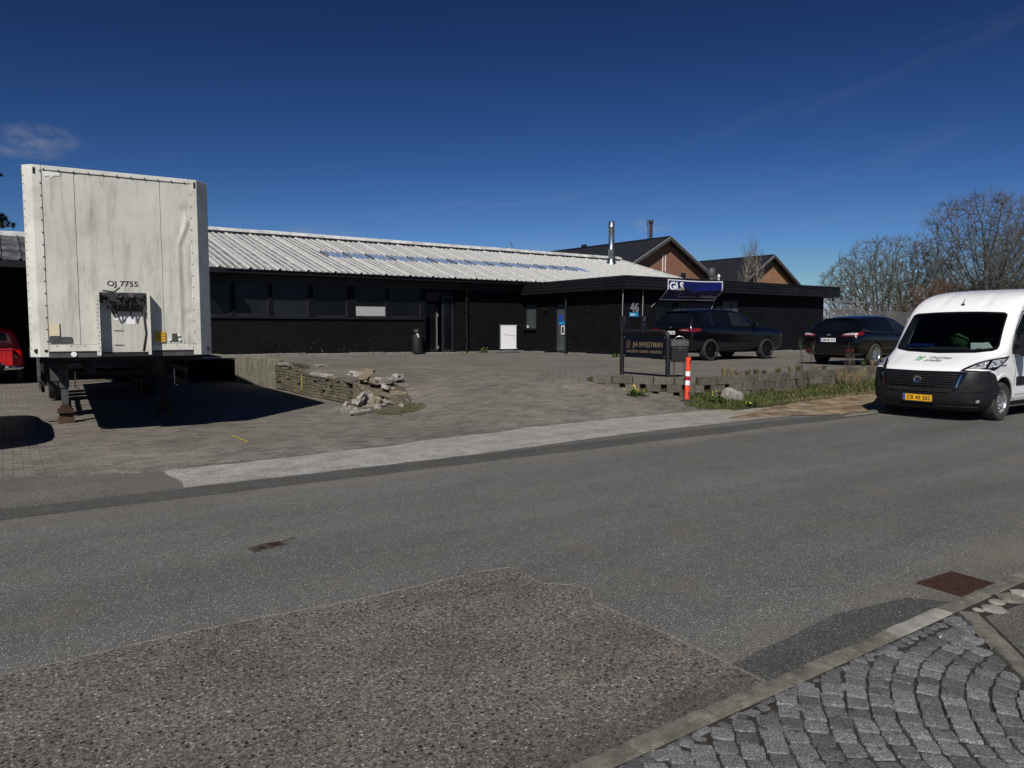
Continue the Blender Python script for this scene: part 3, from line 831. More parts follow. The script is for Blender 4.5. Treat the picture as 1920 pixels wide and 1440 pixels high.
while R < 3.6:
    n = max(6, int(2*pi*R/.0965)); off = rr.random()
    for i in range(n):
        if rr.random() < .0: continue
        a = 2*pi*(i+off)/n + rr.uniform(-.006,.006)/R*.5; p = C + Vector((math.cos(a), math.sin(a)))*(R+rr.uniform(-.004,.004))
        if p.y > 1.880 or (p-D0).dot(dn) < .065 or p.x < .2 or p.y < -1: continue
        items.append((p.length, p.x, p.y, a))
    R += .0965; ring += 1
def vis(p):
    return 0.45 < p[1] < 4.6 and (p[1]*.823-p[2]*.568)/(p[1]*.568+p[2]*.823) < .78 and p[1]*.568+p[2]*.823 > 2.35
items.sort(key=lambda p: (not vis(p), p[0]))
def sett_z(x, y): return .038 + .004*math.sin(x*5+y*3) + rr.uniform(-.003, .003)
for k, (d, x, y, a) in enumerate(items[:205]):
    s = rr.uniform(.95, 1.03)
    link('sett', SM[rr.randrange(14)], pv, (x, y, sett_z(x, y)), (rr.uniform(-.035,.035), rr.uniform(-.035,.035), a+rr.choice((0, pi))+rr.uniform(-.09,.09)), (s*rr.uniform(.97,1.03), s*rr.uniform(.96,1.06), 1))
# chips filling the wedges between the arcs and the kerbs
cen = [(q[1], q[2]) for q in items]; fill = []
gy = 1.895
while gy > .9:
    gx = 1.0
    while gx < 4.45:
        if (Vector((gx, gy))-D0).dot(dn) > .075 and all((gx-a)**2+(gy-b)**2 > .064**2 for a, b in cen[:420]):
            fill.append((gx, gy)); cen.insert(0, (gx, gy))
        gx += .012
    gy -= .012
for gx, gy in fill[:60]:
    s = rr.uniform(.5, .72)
    link('sett', SM[rr.randrange(14)], pv, (gx, gy, sett_z(gx, gy)-.004), (rr.uniform(-.06,.06), rr.uniform(-.06,.06), rr.uniform(0, 3)), (s, s*rr.uniform(.7, 1.1), 1))
mb = MB()
for (d, x, y, a) in items[205:]:
    me = SM[rr.randrange(14)]; M = Matrix.Translation((x, y, sett_z(x, y))) @ Matrix.Rotation(a, 4, 'Z')
    mb.add([M @ v.co for v in me.vertices], [tuple(p.vertices) for p in me.polygons])
if mb.v:
    o = mb.build('setts', MAT['sett'], pv, smooth=50, fix=False); o['kind'] = 'stuff'
# narrow row of half setts along the kerb
x = .3
while x < 4.2:
    L = rr.uniform(.07, .13)
    link('sett', SM[rr.randrange(14)], pv, (x+L/2, 1.916, .030+rr.uniform(-.004,.003)), (rr.uniform(-.06,.06), rr.uniform(-.05,.05), rr.uniform(-.08,.08)), (L/.096, .42, 1)); x += L
    if x > 2.2 and x < 2.6: x += .1
# kerb of long stones
kerb = bpy.data.objects.new('near_kerb', None); COL.objects.link(kerb); kerb['kind'] = 'structure'
def kerb_stone(L, w, h, seed, mat):
    r = random.Random(seed); mb = MB(); n = max(4, int(L/.06)); vs = []; 
    prof = [(-w/2,-.15),(-w/2,h-.012),(-w/2+.012,h),(w/2-.012,h),(w/2,h-.012),(w/2,-.15)]
    for i in range(n+1):
        x = -L/2+.004 + (L-.008)*i/n
        for j, (y, z) in enumerate(prof): vs.append((x, y + (r.uniform(-.004,.004) if 0 < j < 5 else 0), z + (r.uniform(-.005,.002) if 0 < j < 5 else 0)))
    k = len(prof)
    fs = [(i*k+j, (i+1)*k+j, (i+1)*k+j+1, i*k+j+1) for i in range(n) for j in range(k-1)]
    fs += [tuple(range(k)), tuple(n*k+j for j in range(k-1, -1, -1))]
    mb.add(vs, fs); return mesh_of(mb, 'kerb_stone', mat, smooth=40)
MAT['kerb_pale'] = concrete('pale_kerb_stone', (.27, .265, .24), (.3, .3, .28), (.14, .13, .11), 3, .4)
x = -5.0; k = 0
for L in (1,1,1,1,1,1,.95,.98,.94,.56,1,1,1,1,1,1,1,1,1):
    link('kerb_stone', kerb_stone(L, .112, .020+.004*(k % 2), k, MAT['kerb_pale'] if 4.0 < x+L/2 < 4.3 else MAT['kerb']), kerb, (x+L/2, 2.005, 0), (0, 0, rr.uniform(-.004,.004))); x += L; k += 1
ang = math.atan2(dd.y, dd.x)
for i in range(4):
    c = D0 + dd*(.06+.5*i+.25)
    link('kerb_stone', kerb_stone(.5, .11, .05, 40+i, MAT['kerb']), kerb, (c.x, c.y, 0), (0, 0, ang))
# asphalt footpath right of the fan, with a pocket of loose stones
foot = MB(); q = dn*-1
P0 = D0 + q*.07 + dd*.10; P3 = D0 + dd*2.2 + q*.07
foot.add([(*(P0+Vector((.02,-.0))), .03), (*P3, .03), (8, -1, .03), (12, 1.7, .03), (5.2, 1.75, .03)], [(0,1,2,3,4)])
o = foot.build('footpath', MAT['asphalt_old']); o['kind'] = 'structure'
for (px, py, s, col) in ((4.66,1.84,.07,'kerb_pale'),(4.80,1.875,.05,'rubble'),(4.93,1.86,.085,'kerb'),(5.08,1.85,.07,'rubble'),(4.58,1.885,.035,'rubble')):
    bm = bmesh.new(); bmesh.ops.create_icosphere(bm, subdivisions=2, radius=s)
    for v in bm.verts: v.co *= 1+.3*noise.noise(v.co*20+Vector((px*9,0,0))); v.co.z *= .35
    me = bpy.data.meshes.new('pebble'); bm.to_mesh(me); bm.free(); me.materials.append(MAT[col])
    tag(link('pebble', me, None, (px, py, .025), (0,0,px*20)), {4.66:'rounded grey stone in the pocket at the kerb corner, nearest the paving fan',4.80:'small pale stone in the kerb pocket between two bigger ones',4.93:'wide flat brown stone in the middle of the kerb pocket',5.08:'pale stone at the right end of the kerb pocket',4.58:'tiny pale stone where the two kerbs meet'}[px], 'stone', 'stones in the kerb pocket')
# far kerb, only where the paving has not been lowered
fk = bpy.data.objects.new('far_kerb', None); COL.objects.link(fk); fk['kind'] = 'structure'
x = 13.0; k = 0
while x < 40:
    link('kerb_stone', kerb_stone(1.0, .14, .03+.05*sm(13, 15, x), 60+k % 5, MAT['kerb']), fk, (x+.5, 7.83, 0), (0,0,0)); x += 1; k += 1

# drain grate in the near gutter
gr = thing('drain_grate', 'rusty brown iron drain grate set in the road by the near kerb', 'drain', (5.02, 2.19, .004), rad(-3))
mb = MB()
for a in ((-.21,.21,-.155,-.12),(-.21,.21,.12,.155),(-.21,-.18,-.12,.12),(.18,.21,-.12,.12)): mb.box(*a, -.02, .006)
mb.build('frame', MAT['rust'], gr)
for i in range(9):
    xx = -.16+.04*i; b = MB(); b.box(xx-.011, xx+.011, -.12, .12, -.02, .004); b.build('bar', MAT['rust'], gr)
b = MB(); b.box(-.18,.18,-.12,.12,-.3,-.02); b.build('pit', MAT['void'], gr)
# wire mesh scrap on the road
sc = thing('wire_scrap', 'small scrap of rusty wire mesh lying on the road', 'scrap', (1.58, 5.55, .008), rad(12))
mb = MB()
for i in range(5): mb.tube([(-.12+rr.uniform(-.02,.0), -.05+.024*i, 0), (0, -.052+.025*i, .012), (.12+rr.uniform(0,.02), -.05+.024*i+.01, 0)], .003, 5)
for i in range(4): mb.tube([(-.1+.06*i, -.055, .006), (-.1+.06*i+.01, .055, .006)], .002, 5)
mb.tube([(.1,.03,0),(.2,.035,.01),(.27,.07,0)], .003, 5)
mb.build('mesh', MAT['rust'], sc)
m = MB(); m.add([(2.81,11.62,HY(2.8,11.6)+.009),(2.84,11.62,HY(2.8,11.6)+.009),(2.86,10.8,HY(2.8,10.8)+.009),(2.83,10.8,HY(2.8,10.8)+.009)], [(0,3,2,1)])
o = m.build('spray_mark', MAT['yellow_line']); o['kind'] = 'structure'

# ================================================================ RETAINING WALL OF RIBBED BLOCKS
def block_mesh(L, h, d, seed):
    r = random.Random(seed); n = 9; mb = MB()
    front = []
    for i in range(n):
        a = -L/2+L*i/n; b = -L/2+L*(i+1)/n; w = (b-a)
        front += [(a+w*.12, 0), (a+w*.2, -.010), (b-w*.2, -.010), (b-w*.12, 0)]
    # chamfered ends
    front = [(-L/2, .045)] + front + [(L/2, .045)]
    pts = front + [(L/2-.06, d), (-L/2+.06, d)]
    mb.prism(pts, 0, h, 'xy')
    return mesh_of(mb, 'block', MAT['block'])
BMs = [block_mesh(.44, .158, .28, i) for i in range(2)]; BL = [block_mesh(.33, .158, .26, i) for i in range(2)]
rw = thing('retaining_wall', 'low curved retaining wall of ribbed concrete blocks holding up the parking terrace', 'wall', (0,0,0))
pl = [Vector(p) for p in WALLP]
def along(s):
    for a, b in zip(pl, pl[1:]):
        L = (b-a).length
        if s <= L: return a.lerp(b, s/L), math.atan2((b-a).y, (b-a).x)
        s -= L
    return pl[-1], 0
def dir_smooth(s):
    a = along(max(0, s-.2))[0]; b = along(s+.2)[0]; return math.atan2((b-a).y, (b-a).x)
rr = random.Random(5)
for course, (zt, step, off) in enumerate(((.60, .452, 0.0), (.435, .452, .226), (.27, .452, .05))):
    s = .62+off
    while s < 16:
        p, _ = along(s); a = dir_smooth(s)
        out_ = Vector((math.sin(a), -math.cos(a)))
        gz = (VZ(p.x, p.y-.2) if p.x > 12 else HY(p.x-.1, p.y-.1))
        if zt - .02 > gz and not (course == 1 and s < .5) and not (course == 2 and s < 1.4):
            q = p + out_*(.10+.035*course)
            me = (BMs if course == 0 else BL)[rr.randrange(2)]
            link('block', me, rw, (q.x, q.y, zt-.158+rr.uniform(-.005,.005)-.03*sm(1.2,0,s)), (rr.uniform(-.02,.02), rr.uniform(-.015,.015), a+rr.uniform(-.03,.03)))
        s += step
mb = MB()
for i in range(0, 64):
    p, _ = along(.2+i*.25); a = dir_smooth(i*.25); o_ = Vector((-math.sin(a), math.cos(a)))
    mb.add([(*(p+o_*.0), -.05), (*(p+o_*.0), .57-.03*sm(1.2,0,i*.25)), (*(p+o_*.35), .57)], [])
fs = []
for i in range(63): fs += [(i*3, i*3+3, i*3+4, i*3+1), (i*3+1, i*3+4, i*3+5, i*3+2)]
mb.f += fs; mb.m += [0]*len(fs)
mb.build('backfill', MAT['verge'], rw)

# ================================================================ RAMP WALL AND RUBBLE
cw = thing('ramp_wall', 'stained concrete ramp wall continuing as old brickwork beside the sunken loading yard', 'wall', (6.3, 0, 0))
mb = MB(); n = 14
vs = []
for i in range(n+1):
    y = 21.0+4.3*i/n
    for (dx, z) in ((0, -.2), (-.02, .3), (0, .77), (.3, .78), (.3, .2)): vs.append((dx+.01*noise.noise(Vector((y, z, 1))), y, z))
fs = [(i*5+j, (i+1)*5+j, (i+1)*5+j+1, i*5+j+1) for i in range(n) for j in range(4)] + [(0,1,2,3,4), tuple(n*5+j for j in (4,3,2,1,0))]
mb.add(vs, fs); mb.build('concrete_panel', MAT['ramp_wall'], cw, smooth=30)
def brickm(L, d, h, seed):
    r = random.Random(seed); bm = bmesh.new(); bmesh.ops.create_cube(bm, size=1)
    bmesh.ops.bevel(bm, geom=list(bm.edges), offset=.06, segments=1, affect='EDGES')
    for v in bm.verts: v.co = Vector((v.co.x*d, v.co.y*L, v.co.z*h)) + Vector([r.uniform(-.004,.004) for _ in range(3)])
    me = bpy.data.meshes.new('brick'); bm.to_mesh(me); bm.free(); me.materials.append(MAT['old_brick']); return me
OB = [brickm(.232, .11, .058, i) for i in range(4)]
topf = lambda y: interp([(15.3,.30),(15.8,.40),(16.8,.47),(18.5,.50),(20,.56),(21,.66)], y)
rr = random.Random(8)
for c in range(11):
    z = -.02+.069*c; y = 15.35 + (.12 if c % 2 else 0)
    while y < 20.95:
        if z+.03 < topf(y) and not (rr.random() < .03):
            link('brick', OB[rr.randrange(4)], cw, (.06+rr.uniform(-.012,.008), y+.12, z+.03+.012*math.sin(y*1.3)), (rr.uniform(-.02,.02), rr.uniform(-.03,.03), rr.uniform(-.03,.03)))
        y += .242
mb = MB(); ys = rng(15.4, 21, .4); vs = []
for y in ys: vs += [(.035, y, -.1), (.035, y, topf(y)-.03), (.25, y, topf(y)-.02), (.3, y, 0)]
fs = [(i*4+j, (i+1)*4+j, (i+1)*4+j+1, i*4+j+1) for i in range(len(ys)-1) for j in range(3)] + [(0,1,2,3), tuple((len(ys)-1)*4+j for j in (3,2,1,0))]
mb.add(vs, fs); mb.build('mortar_bed', MAT['joint'], cw)
# coping stones, some missing, some tipped
def stone(sx, sy, sz, seed, mat, rough=.18):
    bm = bmesh.new(); bmesh.ops.create_cube(bm, size=1)
    bmesh.ops.subdivide_edges(bm, edges=list(bm.edges), cuts=3, use_grid_fill=True)
    for v in bm.verts:
        p = v.co.copy(); q = (abs(p.x*2)**7+abs(p.y*2)**7+abs(p.z*2)**7)**(1/7)
        p = p*(1/q)*.98 if q > 0 else p
        k = 1+rough*noise.noise(p*2.3+Vector((seed*7.7, seed*3.1, 0)))+rough*.6*noise.noise(p*6+Vector((seed, 0, seed)))
        v.co = Vector((p.x*sx*k, p.y*sy*k, p.z*sz*k))
    me = bpy.data.meshes.new('stone'); bm.to_mesh(me); bm.free(); me.materials.append(mat)
    me.set_sharp_from_angle(angle=rad(30)); return me
for (y, L, dz, rz) in ((20.6,.3,.05,0),(19.3,.38,.03,0),(18.9,.3,.03,.05),(18.5,.36,.035,0),(18.05,.3,.03,.06),(17.6,.34,.04,.5),(17.25,.42,.04,0),(16.75,.4,.04,.03),(16.3,.34,.035,0),(15.95,.3,.02,.15)):
    o = link('coping_stone', stone(.26, L, .09, y, MAT['old_brick'] if int(y*10) % 2 else MAT['rubble'], .12), cw, (.13, y, topf(y)+dz), (rr.uniform(-.06,.06), rr.uniform(-.06,.06), rz))
mb = MB()
mb.tube([(-.004,18.7,.08),(-.008,18.68,.3),(-.004,18.72,.46)], .010, 5); mb.build('paint_mark', MAT['yellow_line'], cw)
# rubble heap
rub = [ # x,y,dz,sx,sy,sz,rx,ry,rz,mat,label
 (6.32,15.2,.22,.30,.34,.13,.1,.15,.3,'rubble','squarish pale slab tipped against the broken wall end'),
 (6.22,14.75,.10,.26,.30,.12,-.2,.2,.8,'rubble','pale lump just in front of the squarish slab at the wall end'),
 (6.02,14.20,.17,.36,.12,.34,.5,.45,.9,'rubble','big upright pale stone leaning in the middle of the rubble heap'),
 (6.22,14.25,.13,.20,.16,.30,.4,.55,1.2,'rubble','narrow pale block propped against the big leaning stone'),
 (6.50,15.05,.22,.60,.26,.10,.15,-.38,.8,'rubble_brown','long brown slab tilted up at the back of the heap'),
 (6.80,14.75,.17,.50,.26,.17,.05,.06,.15,'rubble','large white slab lying at the back right of the heap'),
 (7.20,14.95,.15,.28,.22,.14,.1,.0,.5,'rubble','white chunk at the far right of the heap'),
 (5.62,13.22,.06,.62,.15,.11,.05,.0,.32,'rubble','long pale kerb fragment lying in front of the heap'),
 (6.12,13.5,.06,.30,.16,.12,.1,.1,.7,'rubble','flat pale fragment at the front right of the heap'),
 (6.38,13.62,.05,.30,.14,.10,.1,.2,.4,'rubble','mottled pale fragment beside the mossy patch'),
 (6.30,14.05,.10,.20,.18,.20,.3,.1,.2,'rubble_brown','orange brown brick lump right of the leaning stone'),
 (6.62,14.2,.10,.52,.12,.10,.0,.28,-.35,'rubble_brown','thin brown slab sloping down the right of the heap'),
 (6.9,14.3,.05,.40,.12,.08,.0,.1,-.5,'rubble_brown','thin brown strip of masonry at the right foot of the heap'),
 (5.98,14.9,.05,.11,.09,.12,.3,.3,.4,'rubble','small white stone left of the heap by the wall foot'),
 (5.78,13.9,.04,.13,.10,.07,.2,.0,.9,'rubble','small pale pebble in front of the leaning stone'),
 (6.45,13.2,.04,.14,.12,.08,.1,.2,.9,'rubble','pale pebble on the moss, farthest right'),
 (6.55,14.75,.16,.28,.24,.14,.4,.3,1.3,'rubble_brown','brown stone wedged behind the broken wall end'),
 (6.75,14.5,.12,.26,.2,.12,.1,.3,.3,'rubble','pale broken block between the white slab and the sloping strip'),
 (7.75,21.2,.04,.42,.26,.10,.05,.0,.3,'rubble','loose pale slab lying on the paving behind the brick wall'),
 (6.85,20.6,.10,.5,.4,.2,.1,.1,.2,'block','dark lump of old masonry where the concrete wall begins')]
for i, (x, y, dz, sx, sy, sz, rx, ry, rz, mt, lb) in enumerate(rub):
    o = link('rubble_stone', stone(sx*.88, sy*.88, sz*.88, i+3, MAT[mt], .42), None, (x, y, HY(x, y)+dz*.82), (rx, ry, rz))
    tag(o, lb, 'rubble', 'rubble of the broken ramp wall')
mb = MB()
for i in range(520):
    a = rr.uniform(0, 2*pi); q = rr.random()**.6; x = 6.2+math.cos(a)*q*1.0; y = 14.0+math.sin(a)*q*1.1
    s = rr.uniform(.010, .034)*(1.4-q); z = HY(x, y)
    M = Matrix.Translation((x, y, z+s*.3)) @ Euler((rr.random()*3, rr.random()*3, rr.random()*3)).to_matrix().to_4x4()
    mb.cbox((0,0,0), (s*2, s*1.4, s), M)
o = mb.build('gravel', MAT['rubble']); tag(o, 'crumbs of pale masonry scattered round the rubble heap', 'gravel', None, 'stuff')
blob('mossy_soil', [(5.85,14.2),(5.75,13.5),(5.9,12.95),(6.05,12.4),(6.5,12.9),(7.0,13.9),(7.2,14.6),(6.9,15.2),(6.3,15.3)], lambda x, y: HY(x, y)+.008, MAT['moss'])
# ================================================================ BUILDINGS
def wb(mb, name, mat, parent, **kw):
    """mesh given in world coordinates under a parent standing elsewhere"""
    o = mb.build(name, mat, parent, **kw)
    p = parent; off = Vector(p.location)
    while p.parent is not None: p = p.parent; off += Vector(p.location)
    o.location = -off if not o.parent.parent else (0, 0, 0)
    return o
def wall(axis, c, a0, a1, z0, z1, th, ops):
    mb = MB()
    xs = sorted({a0, a1, *[o[0] for o in ops], *[o[1] for o in ops]})
    for a, b in zip(xs, xs[1:]):
        if b-a < 1e-4: continue
        cuts = sorted([(o[2], o[3]) for o in ops if o[0] <= a+1e-5 and o[1] >= b-1e-5])
        z = z0
        for s, e in cuts+[(z1, z1)]:
            if s > z+1e-4:
                if axis == 'x': mb.box(a, b, c, c+th, z, s)
                else: mb.box(c, c+th, a, b, z, s)
            z = max(z, e)
    return mb
def bx(mb, axis, c, a0, a1, d0, d1, z0, z1):
    return mb.box(a0, a1, c+d0, c+d1, z0, z1) if axis == 'x' else mb.box(c+d0, c+d1, a0, a1, z0, z1)
def window(parent, axis, c, a0, a1, z0, z1, fw=.06, rec=.07, pane='glass', name='window', fmat='winframe', mull=(), label=None, trans=()):
    mb = MB()
    bx(mb, axis, c, a0, a1, rec-.03, rec+.06, z0, z0+fw); bx(mb, axis, c, a0, a1, rec-.03, rec+.06, z1-fw, z1)
    bx(mb, axis, c, a0, a0+fw, rec-.03, rec+.06, z0+fw, z1-fw); bx(mb, axis, c, a1-fw, a1, rec-.03, rec+.06, z0+fw, z1-fw)
    for q in mull: bx(mb, axis, c, q-fw/2, q+fw/2, rec-.028, rec+.058, z0+fw, z1-fw)
    for q in trans: bx(mb, axis, c, a0+fw, a1-fw, rec-.027, rec+.057, q-fw/2, q+fw/2)
    f = wb(mb, name, MAT[fmat], parent, bevel=.006)
    if label: f['label'] = label
    g = MB(); bx(g, axis, c, a0+fw, a1-fw, rec, rec+.012, z0+fw, z1-fw)
    wb(g, 'pane', MAT[pane], f)
    return f
YF = 28.0
mbld = thing('workshop_building', 'long black brick workshop with a weathered pale metal roof behind the paved yard', 'building', (12, YF, .55))
WINS = [(5.55,6.9),(7.03,8.25),(8.38,9.78),(9.98,11.36),(11.66,13.06),(13.18,14.64)]
ops = [(a, b, 2.12, 3.34) for a, b in WINS] + [(14.86, 16.32, .62, 3.3)]
wb(wall('x', YF, 3.2, 20.0, .3, 3.86, .3, ops), 'wall', MAT['brick'], mbld)
mb = MB(); mb.box(3.22, 32.7, 36, 43.4, .3, 3.9); mb.box(20.35, 32.7, YF+.3, 36, .3, 3.8)
wb(mb, 'rear_wall', MAT['brick'], mbld)
for s, x in ((-1, 3.2), (1, 32.7)):
    mb = MB(); mb.prism([(YF, 3.8), (43.4, 3.8), (35.4, 5.9)], x-.1*(s > 0), x+.15*(s < 0), 'yz'); wb(mb, 'gable', MAT['brick'], mbld)
# plinth of pieced-together old concrete
x = 6.35; rr = random.Random(4)
while x < 14.8:
    L = rr.uniform(.7, 1.6); L = min(L, 14.8-x)
    mb = MB(); mb.box(x, x+L-.012, YF-.05+rr.uniform(-.012,.012), YF+.02, .2, .70+.03*sm(12,7,x)+rr.uniform(-.02,.015)); wb(mb, 'plinth_stone', MAT['plinth'], mbld, bevel=.012); x += L
x = 16.36
while x < 19.95:
    L = min(rr.uniform(.7, 1.4), 19.95-x)
    mb = MB(); mb.box(x, x+L-.012, YF-.05, YF+.02, .2, .68+rr.uniform(-.02,.015)); wb(mb, 'plinth_stone', MAT['plinth'], mbld, bevel=.012); x += L
mb = MB(); mb.box(14.75, 16.0, YF-.75, YF+.02, .4, .66); wb(mb, 'step', MAT['plinth'], mbld, bevel=.015)
mb = MB(); mb.box(13.85, 15.1, YF-.62, YF-.06, .4, .60); wb(mb, 'step', MAT['plinth'], mbld, bevel=.015)
for i, (a, b) in enumerate(WINS):
    if i == 4:
        f = window(mbld, 'x', YF, a, b, 2.12, 3.34, label='window with a pale board filling its lower part')
        g = MB(); g.box(a+.065, b-.065, YF+.045, YF+.066, 2.185, 2.56); wb(g, 'board', MAT['glass_frost'] if 'glass_frost' in MAT else pm('pale_board', (.36, .37, .37), .6, var=.06), f)
    else: window(mbld, 'x', YF, a, b, 2.12, 3.34, pane='glass_dim' if i in (1, 2) else 'glass')
mb = MB(); mb.box(5.5, 14.72, YF-.07, YF+.03, 2.045, 2.115); wb(mb, 'sill', MAT['blackframe'], mbld)
mb = MB(); mb.box(3.2, 20.0, YF-.03, YF, 3.345, 3.84); wb(mb, 'cladding', MAT['soffit'], mbld)
# recessed entrance
mb = MB(); mb.box(14.86, 16.32, YF+.9, YF+.98, .62, 3.3); mb.box(14.80, 14.86, YF+.3, YF+.9, .62, 3.3); mb.box(16.32, 16.38, YF+.3, YF+.9, .62, 3.3)
wb(mb, 'porch_lining', MAT['void'], mbld)
d = window(mbld, 'x', YF, 14.92, 15.62, .68, 2.75, fw=.09, rec=.42, name='door', pane='glass')
mb = MB(); mb.box(15.56, 15.60, YF+.34, YF+.37, .75, 2.45); mb.box(15.57, 15.66, YF+.33, YF+.37, 2.20, 2.30); mb.box(15.57, 15.66, YF+.33, YF+.37, .80, .92); wb(mb, 'pull_handle', MAT['steel_dark'], d)
window(mbld, 'x', YF, 15.70, 16.26, .68, 3.1, fw=.09, rec=.10, name='side_light')
window(mbld, 'x', YF, 14.92, 16.26, 2.85, 3.25, fw=.05, rec=.25, name='transom', pane='glass_dim')
mb = MB(); mb.box(3.2, 20.0, 27.42, YF-.035, 3.72, 3.77); wb(mb, 'soffit', MAT['soffit'], mbld)
mb = MB(); mb.box(3.2, 19.6, 27.36, 27.415, 3.66, 3.82); wb(mb, 'fascia', MAT['board'], mbld)
# downpipe
mb = MB(); mb.tube([(16.82, YF-.12, .55), (16.82, YF-.12, 3.3), (16.82, 27.6, 3.66)], .055, 10)
for z in (1.2, 2.4): mb.box(16.75, 16.89, YF-.19, YF-.0, z, z+.04)
wb(mb, 'downpipe', MAT['blackframe'], mbld, smooth=40)
# loading dock left of the yard
mb = MB(); mb.box(3.2, 6.34, 25.35, YF, .66, .76); wb(mb, 'dock_slab', MAT['ramp_wall'], mbld)
mb = MB(); mb.box(3.25, 6.3, YF-.2, YF, -.3, .66); wb(mb, 'dock_wall', MAT['void'], mbld)
mb = MB(); mb.box(3.7, 6.32, 25.30, 25.345, .70, .74); wb(mb, 'dock_edge', MAT['steel_dark'], mbld)
# metal roof: one sheet beside another, each with its ribs
SL = .277; ca = 1/math.hypot(1, SL); Y0, Z0 = 27.28, 3.80; YR = 35.4
def roof_sheet(w, ya, yb, mat, name, big=.07, small=.038, nr=4):
    """local: x across, y up the slope from the eave line"""
    mb = MB(); pts = []
    p = w/nr
    for i in range(nr):
        h = big if i == 0 else small; x = p*i; q = .045 if i == 0 else .022
        pts += [(x, 0), (x+h*.8, h), (x+h*.8+q, h), (x+h*1.2+q, 0)]
    pts.append((w+.004, 0))
    n = len(pts); vs = []; two = isinstance(mat, (list, tuple))
    for y in (ya, yb): vs += [(x, y, z) for x, z in pts]
    for y in (ya, yb): vs += [(x, y, z-.006) for x, z in pts]
    fs = [(i, i+1, n+i+1, n+i) for i in range(n-1)] + [(2*n+i, 3*n+i, 3*n+i+1, 2*n+i+1) for i in range(n-1)]
    fs += [(i, 2*n+i, 2*n+i+1, i+1) for i in range(n-1)]
    mb.add(vs, fs)
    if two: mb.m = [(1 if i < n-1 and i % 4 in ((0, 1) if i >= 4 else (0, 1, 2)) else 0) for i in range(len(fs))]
    return mesh_of(mb, name, mat)
def uy(y): return (y-Y0)/ca
LT_ = uy(YR)
PW = 1.06
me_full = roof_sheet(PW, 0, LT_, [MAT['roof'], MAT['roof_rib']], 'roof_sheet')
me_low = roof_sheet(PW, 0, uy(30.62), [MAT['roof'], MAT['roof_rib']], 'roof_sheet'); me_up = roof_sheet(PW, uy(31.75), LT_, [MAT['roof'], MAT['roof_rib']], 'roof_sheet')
me_gl = roof_sheet(PW*.8, uy(30.58), uy(31.80), MAT['skyglass'], 'rooflight', .05, .03, 3)
me_dk = roof_sheet(PW*.22, uy(30.55), uy(31.78), MAT['roof_grey'], 'roof_strip', .05, .03, 1)
x = 3.1; off = Vector(mbld.location)
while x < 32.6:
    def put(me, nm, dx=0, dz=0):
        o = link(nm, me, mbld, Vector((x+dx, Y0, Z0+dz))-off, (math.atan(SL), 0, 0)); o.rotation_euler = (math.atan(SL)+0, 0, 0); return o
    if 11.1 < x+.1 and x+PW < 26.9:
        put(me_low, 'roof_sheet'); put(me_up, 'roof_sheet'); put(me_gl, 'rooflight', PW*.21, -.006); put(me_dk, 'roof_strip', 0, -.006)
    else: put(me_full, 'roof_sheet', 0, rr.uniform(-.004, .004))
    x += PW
mb = MB(); mb.prism([(Y0+.1, Z0-.02), (YR, Z0+SL*(YR-Y0)-.02), (43.5, 3.78), (43.5, 3.70), (YR, Z0+SL*(YR-Y0)-.14), (Y0+.1, Z0-.1)], 3.12, 32.62, 'yz'); wb(mb, 'roof_deck', MAT['roof_grey'], mbld)
ZR = Z0+SL*(YR-Y0)
x = 3.0
while x < 32.6:
    L = min(2.4, 32.75-x); mb = MB(); dz = rr.uniform(0, .02)
    mb.prism([(YR-.30, ZR+.03+dz), (YR-.28, ZR+.12+dz), (YR, ZR+.22+dz), (YR+.28, ZR+.12+dz), (YR+.3, ZR+.03+dz)], x, x+L-.01, 'yz'); wb(mb, 'ridge_cap', MAT['roof_white'], mbld); x += L
mb = MB(); mb.prism([(YR-.36, ZR-.06), (YR-.36, ZR+.03), (YR-.31, ZR+.03), (YR-.31, ZR-.04)], 3.05, 32.6, 'yz'); wb(mb, 'ridge_vent_strip', MAT['void'], mbld)
mb = MB(); mb.prism([(Y0-.02, Z0-.10), (Y0-.02, Z0+.06), (YR, ZR+.1), (YR, ZR-.06)], 32.66, 32.80, 'yz'); wb(mb, 'verge_trim', MAT['roof_white'], mbld)
mb = MB(); mb.box(5.6, 6.55, 27.0, 27.5, 3.62, 3.80); wb(mb, 'gutter_box', MAT['blackframe'], mbld)

# steel flue on the roof
fl = thing('steel_chimney', 'tall stainless steel chimney pipe standing on the pale metal roof', 'chimney', (30.7, 33.85, 5.5))
mb = MB(); mb.lathe([(.0,.0),(.18,0),(.18,.95),(.186,.96),(.186,.99),(.18,1.0),(.18,2.3),(.186,2.31),(.186,2.35),(.18,2.36),(.18,2.66),(.15,2.68),(.15,2.6),(0,2.6)], 20); mb.build('flue', MAT['steel'], fl, smooth=40)
mb = MB(); mb.lathe([(.34,.0),(.33,.1),(.22,.34),(.185,.4),(.185,.05)], 20); mb.build('collar', MAT['steel'], fl, smooth=40)
mb = MB(); mb.tube([(.17,0,2.5),(.24,0,2.56),(.17,.02,2.7)], .012, 5); mb.tube([(-.17,0,2.6),(-.17,0,2.78)], .01, 5); mb.build('bracket', MAT['steel_dark'], fl)

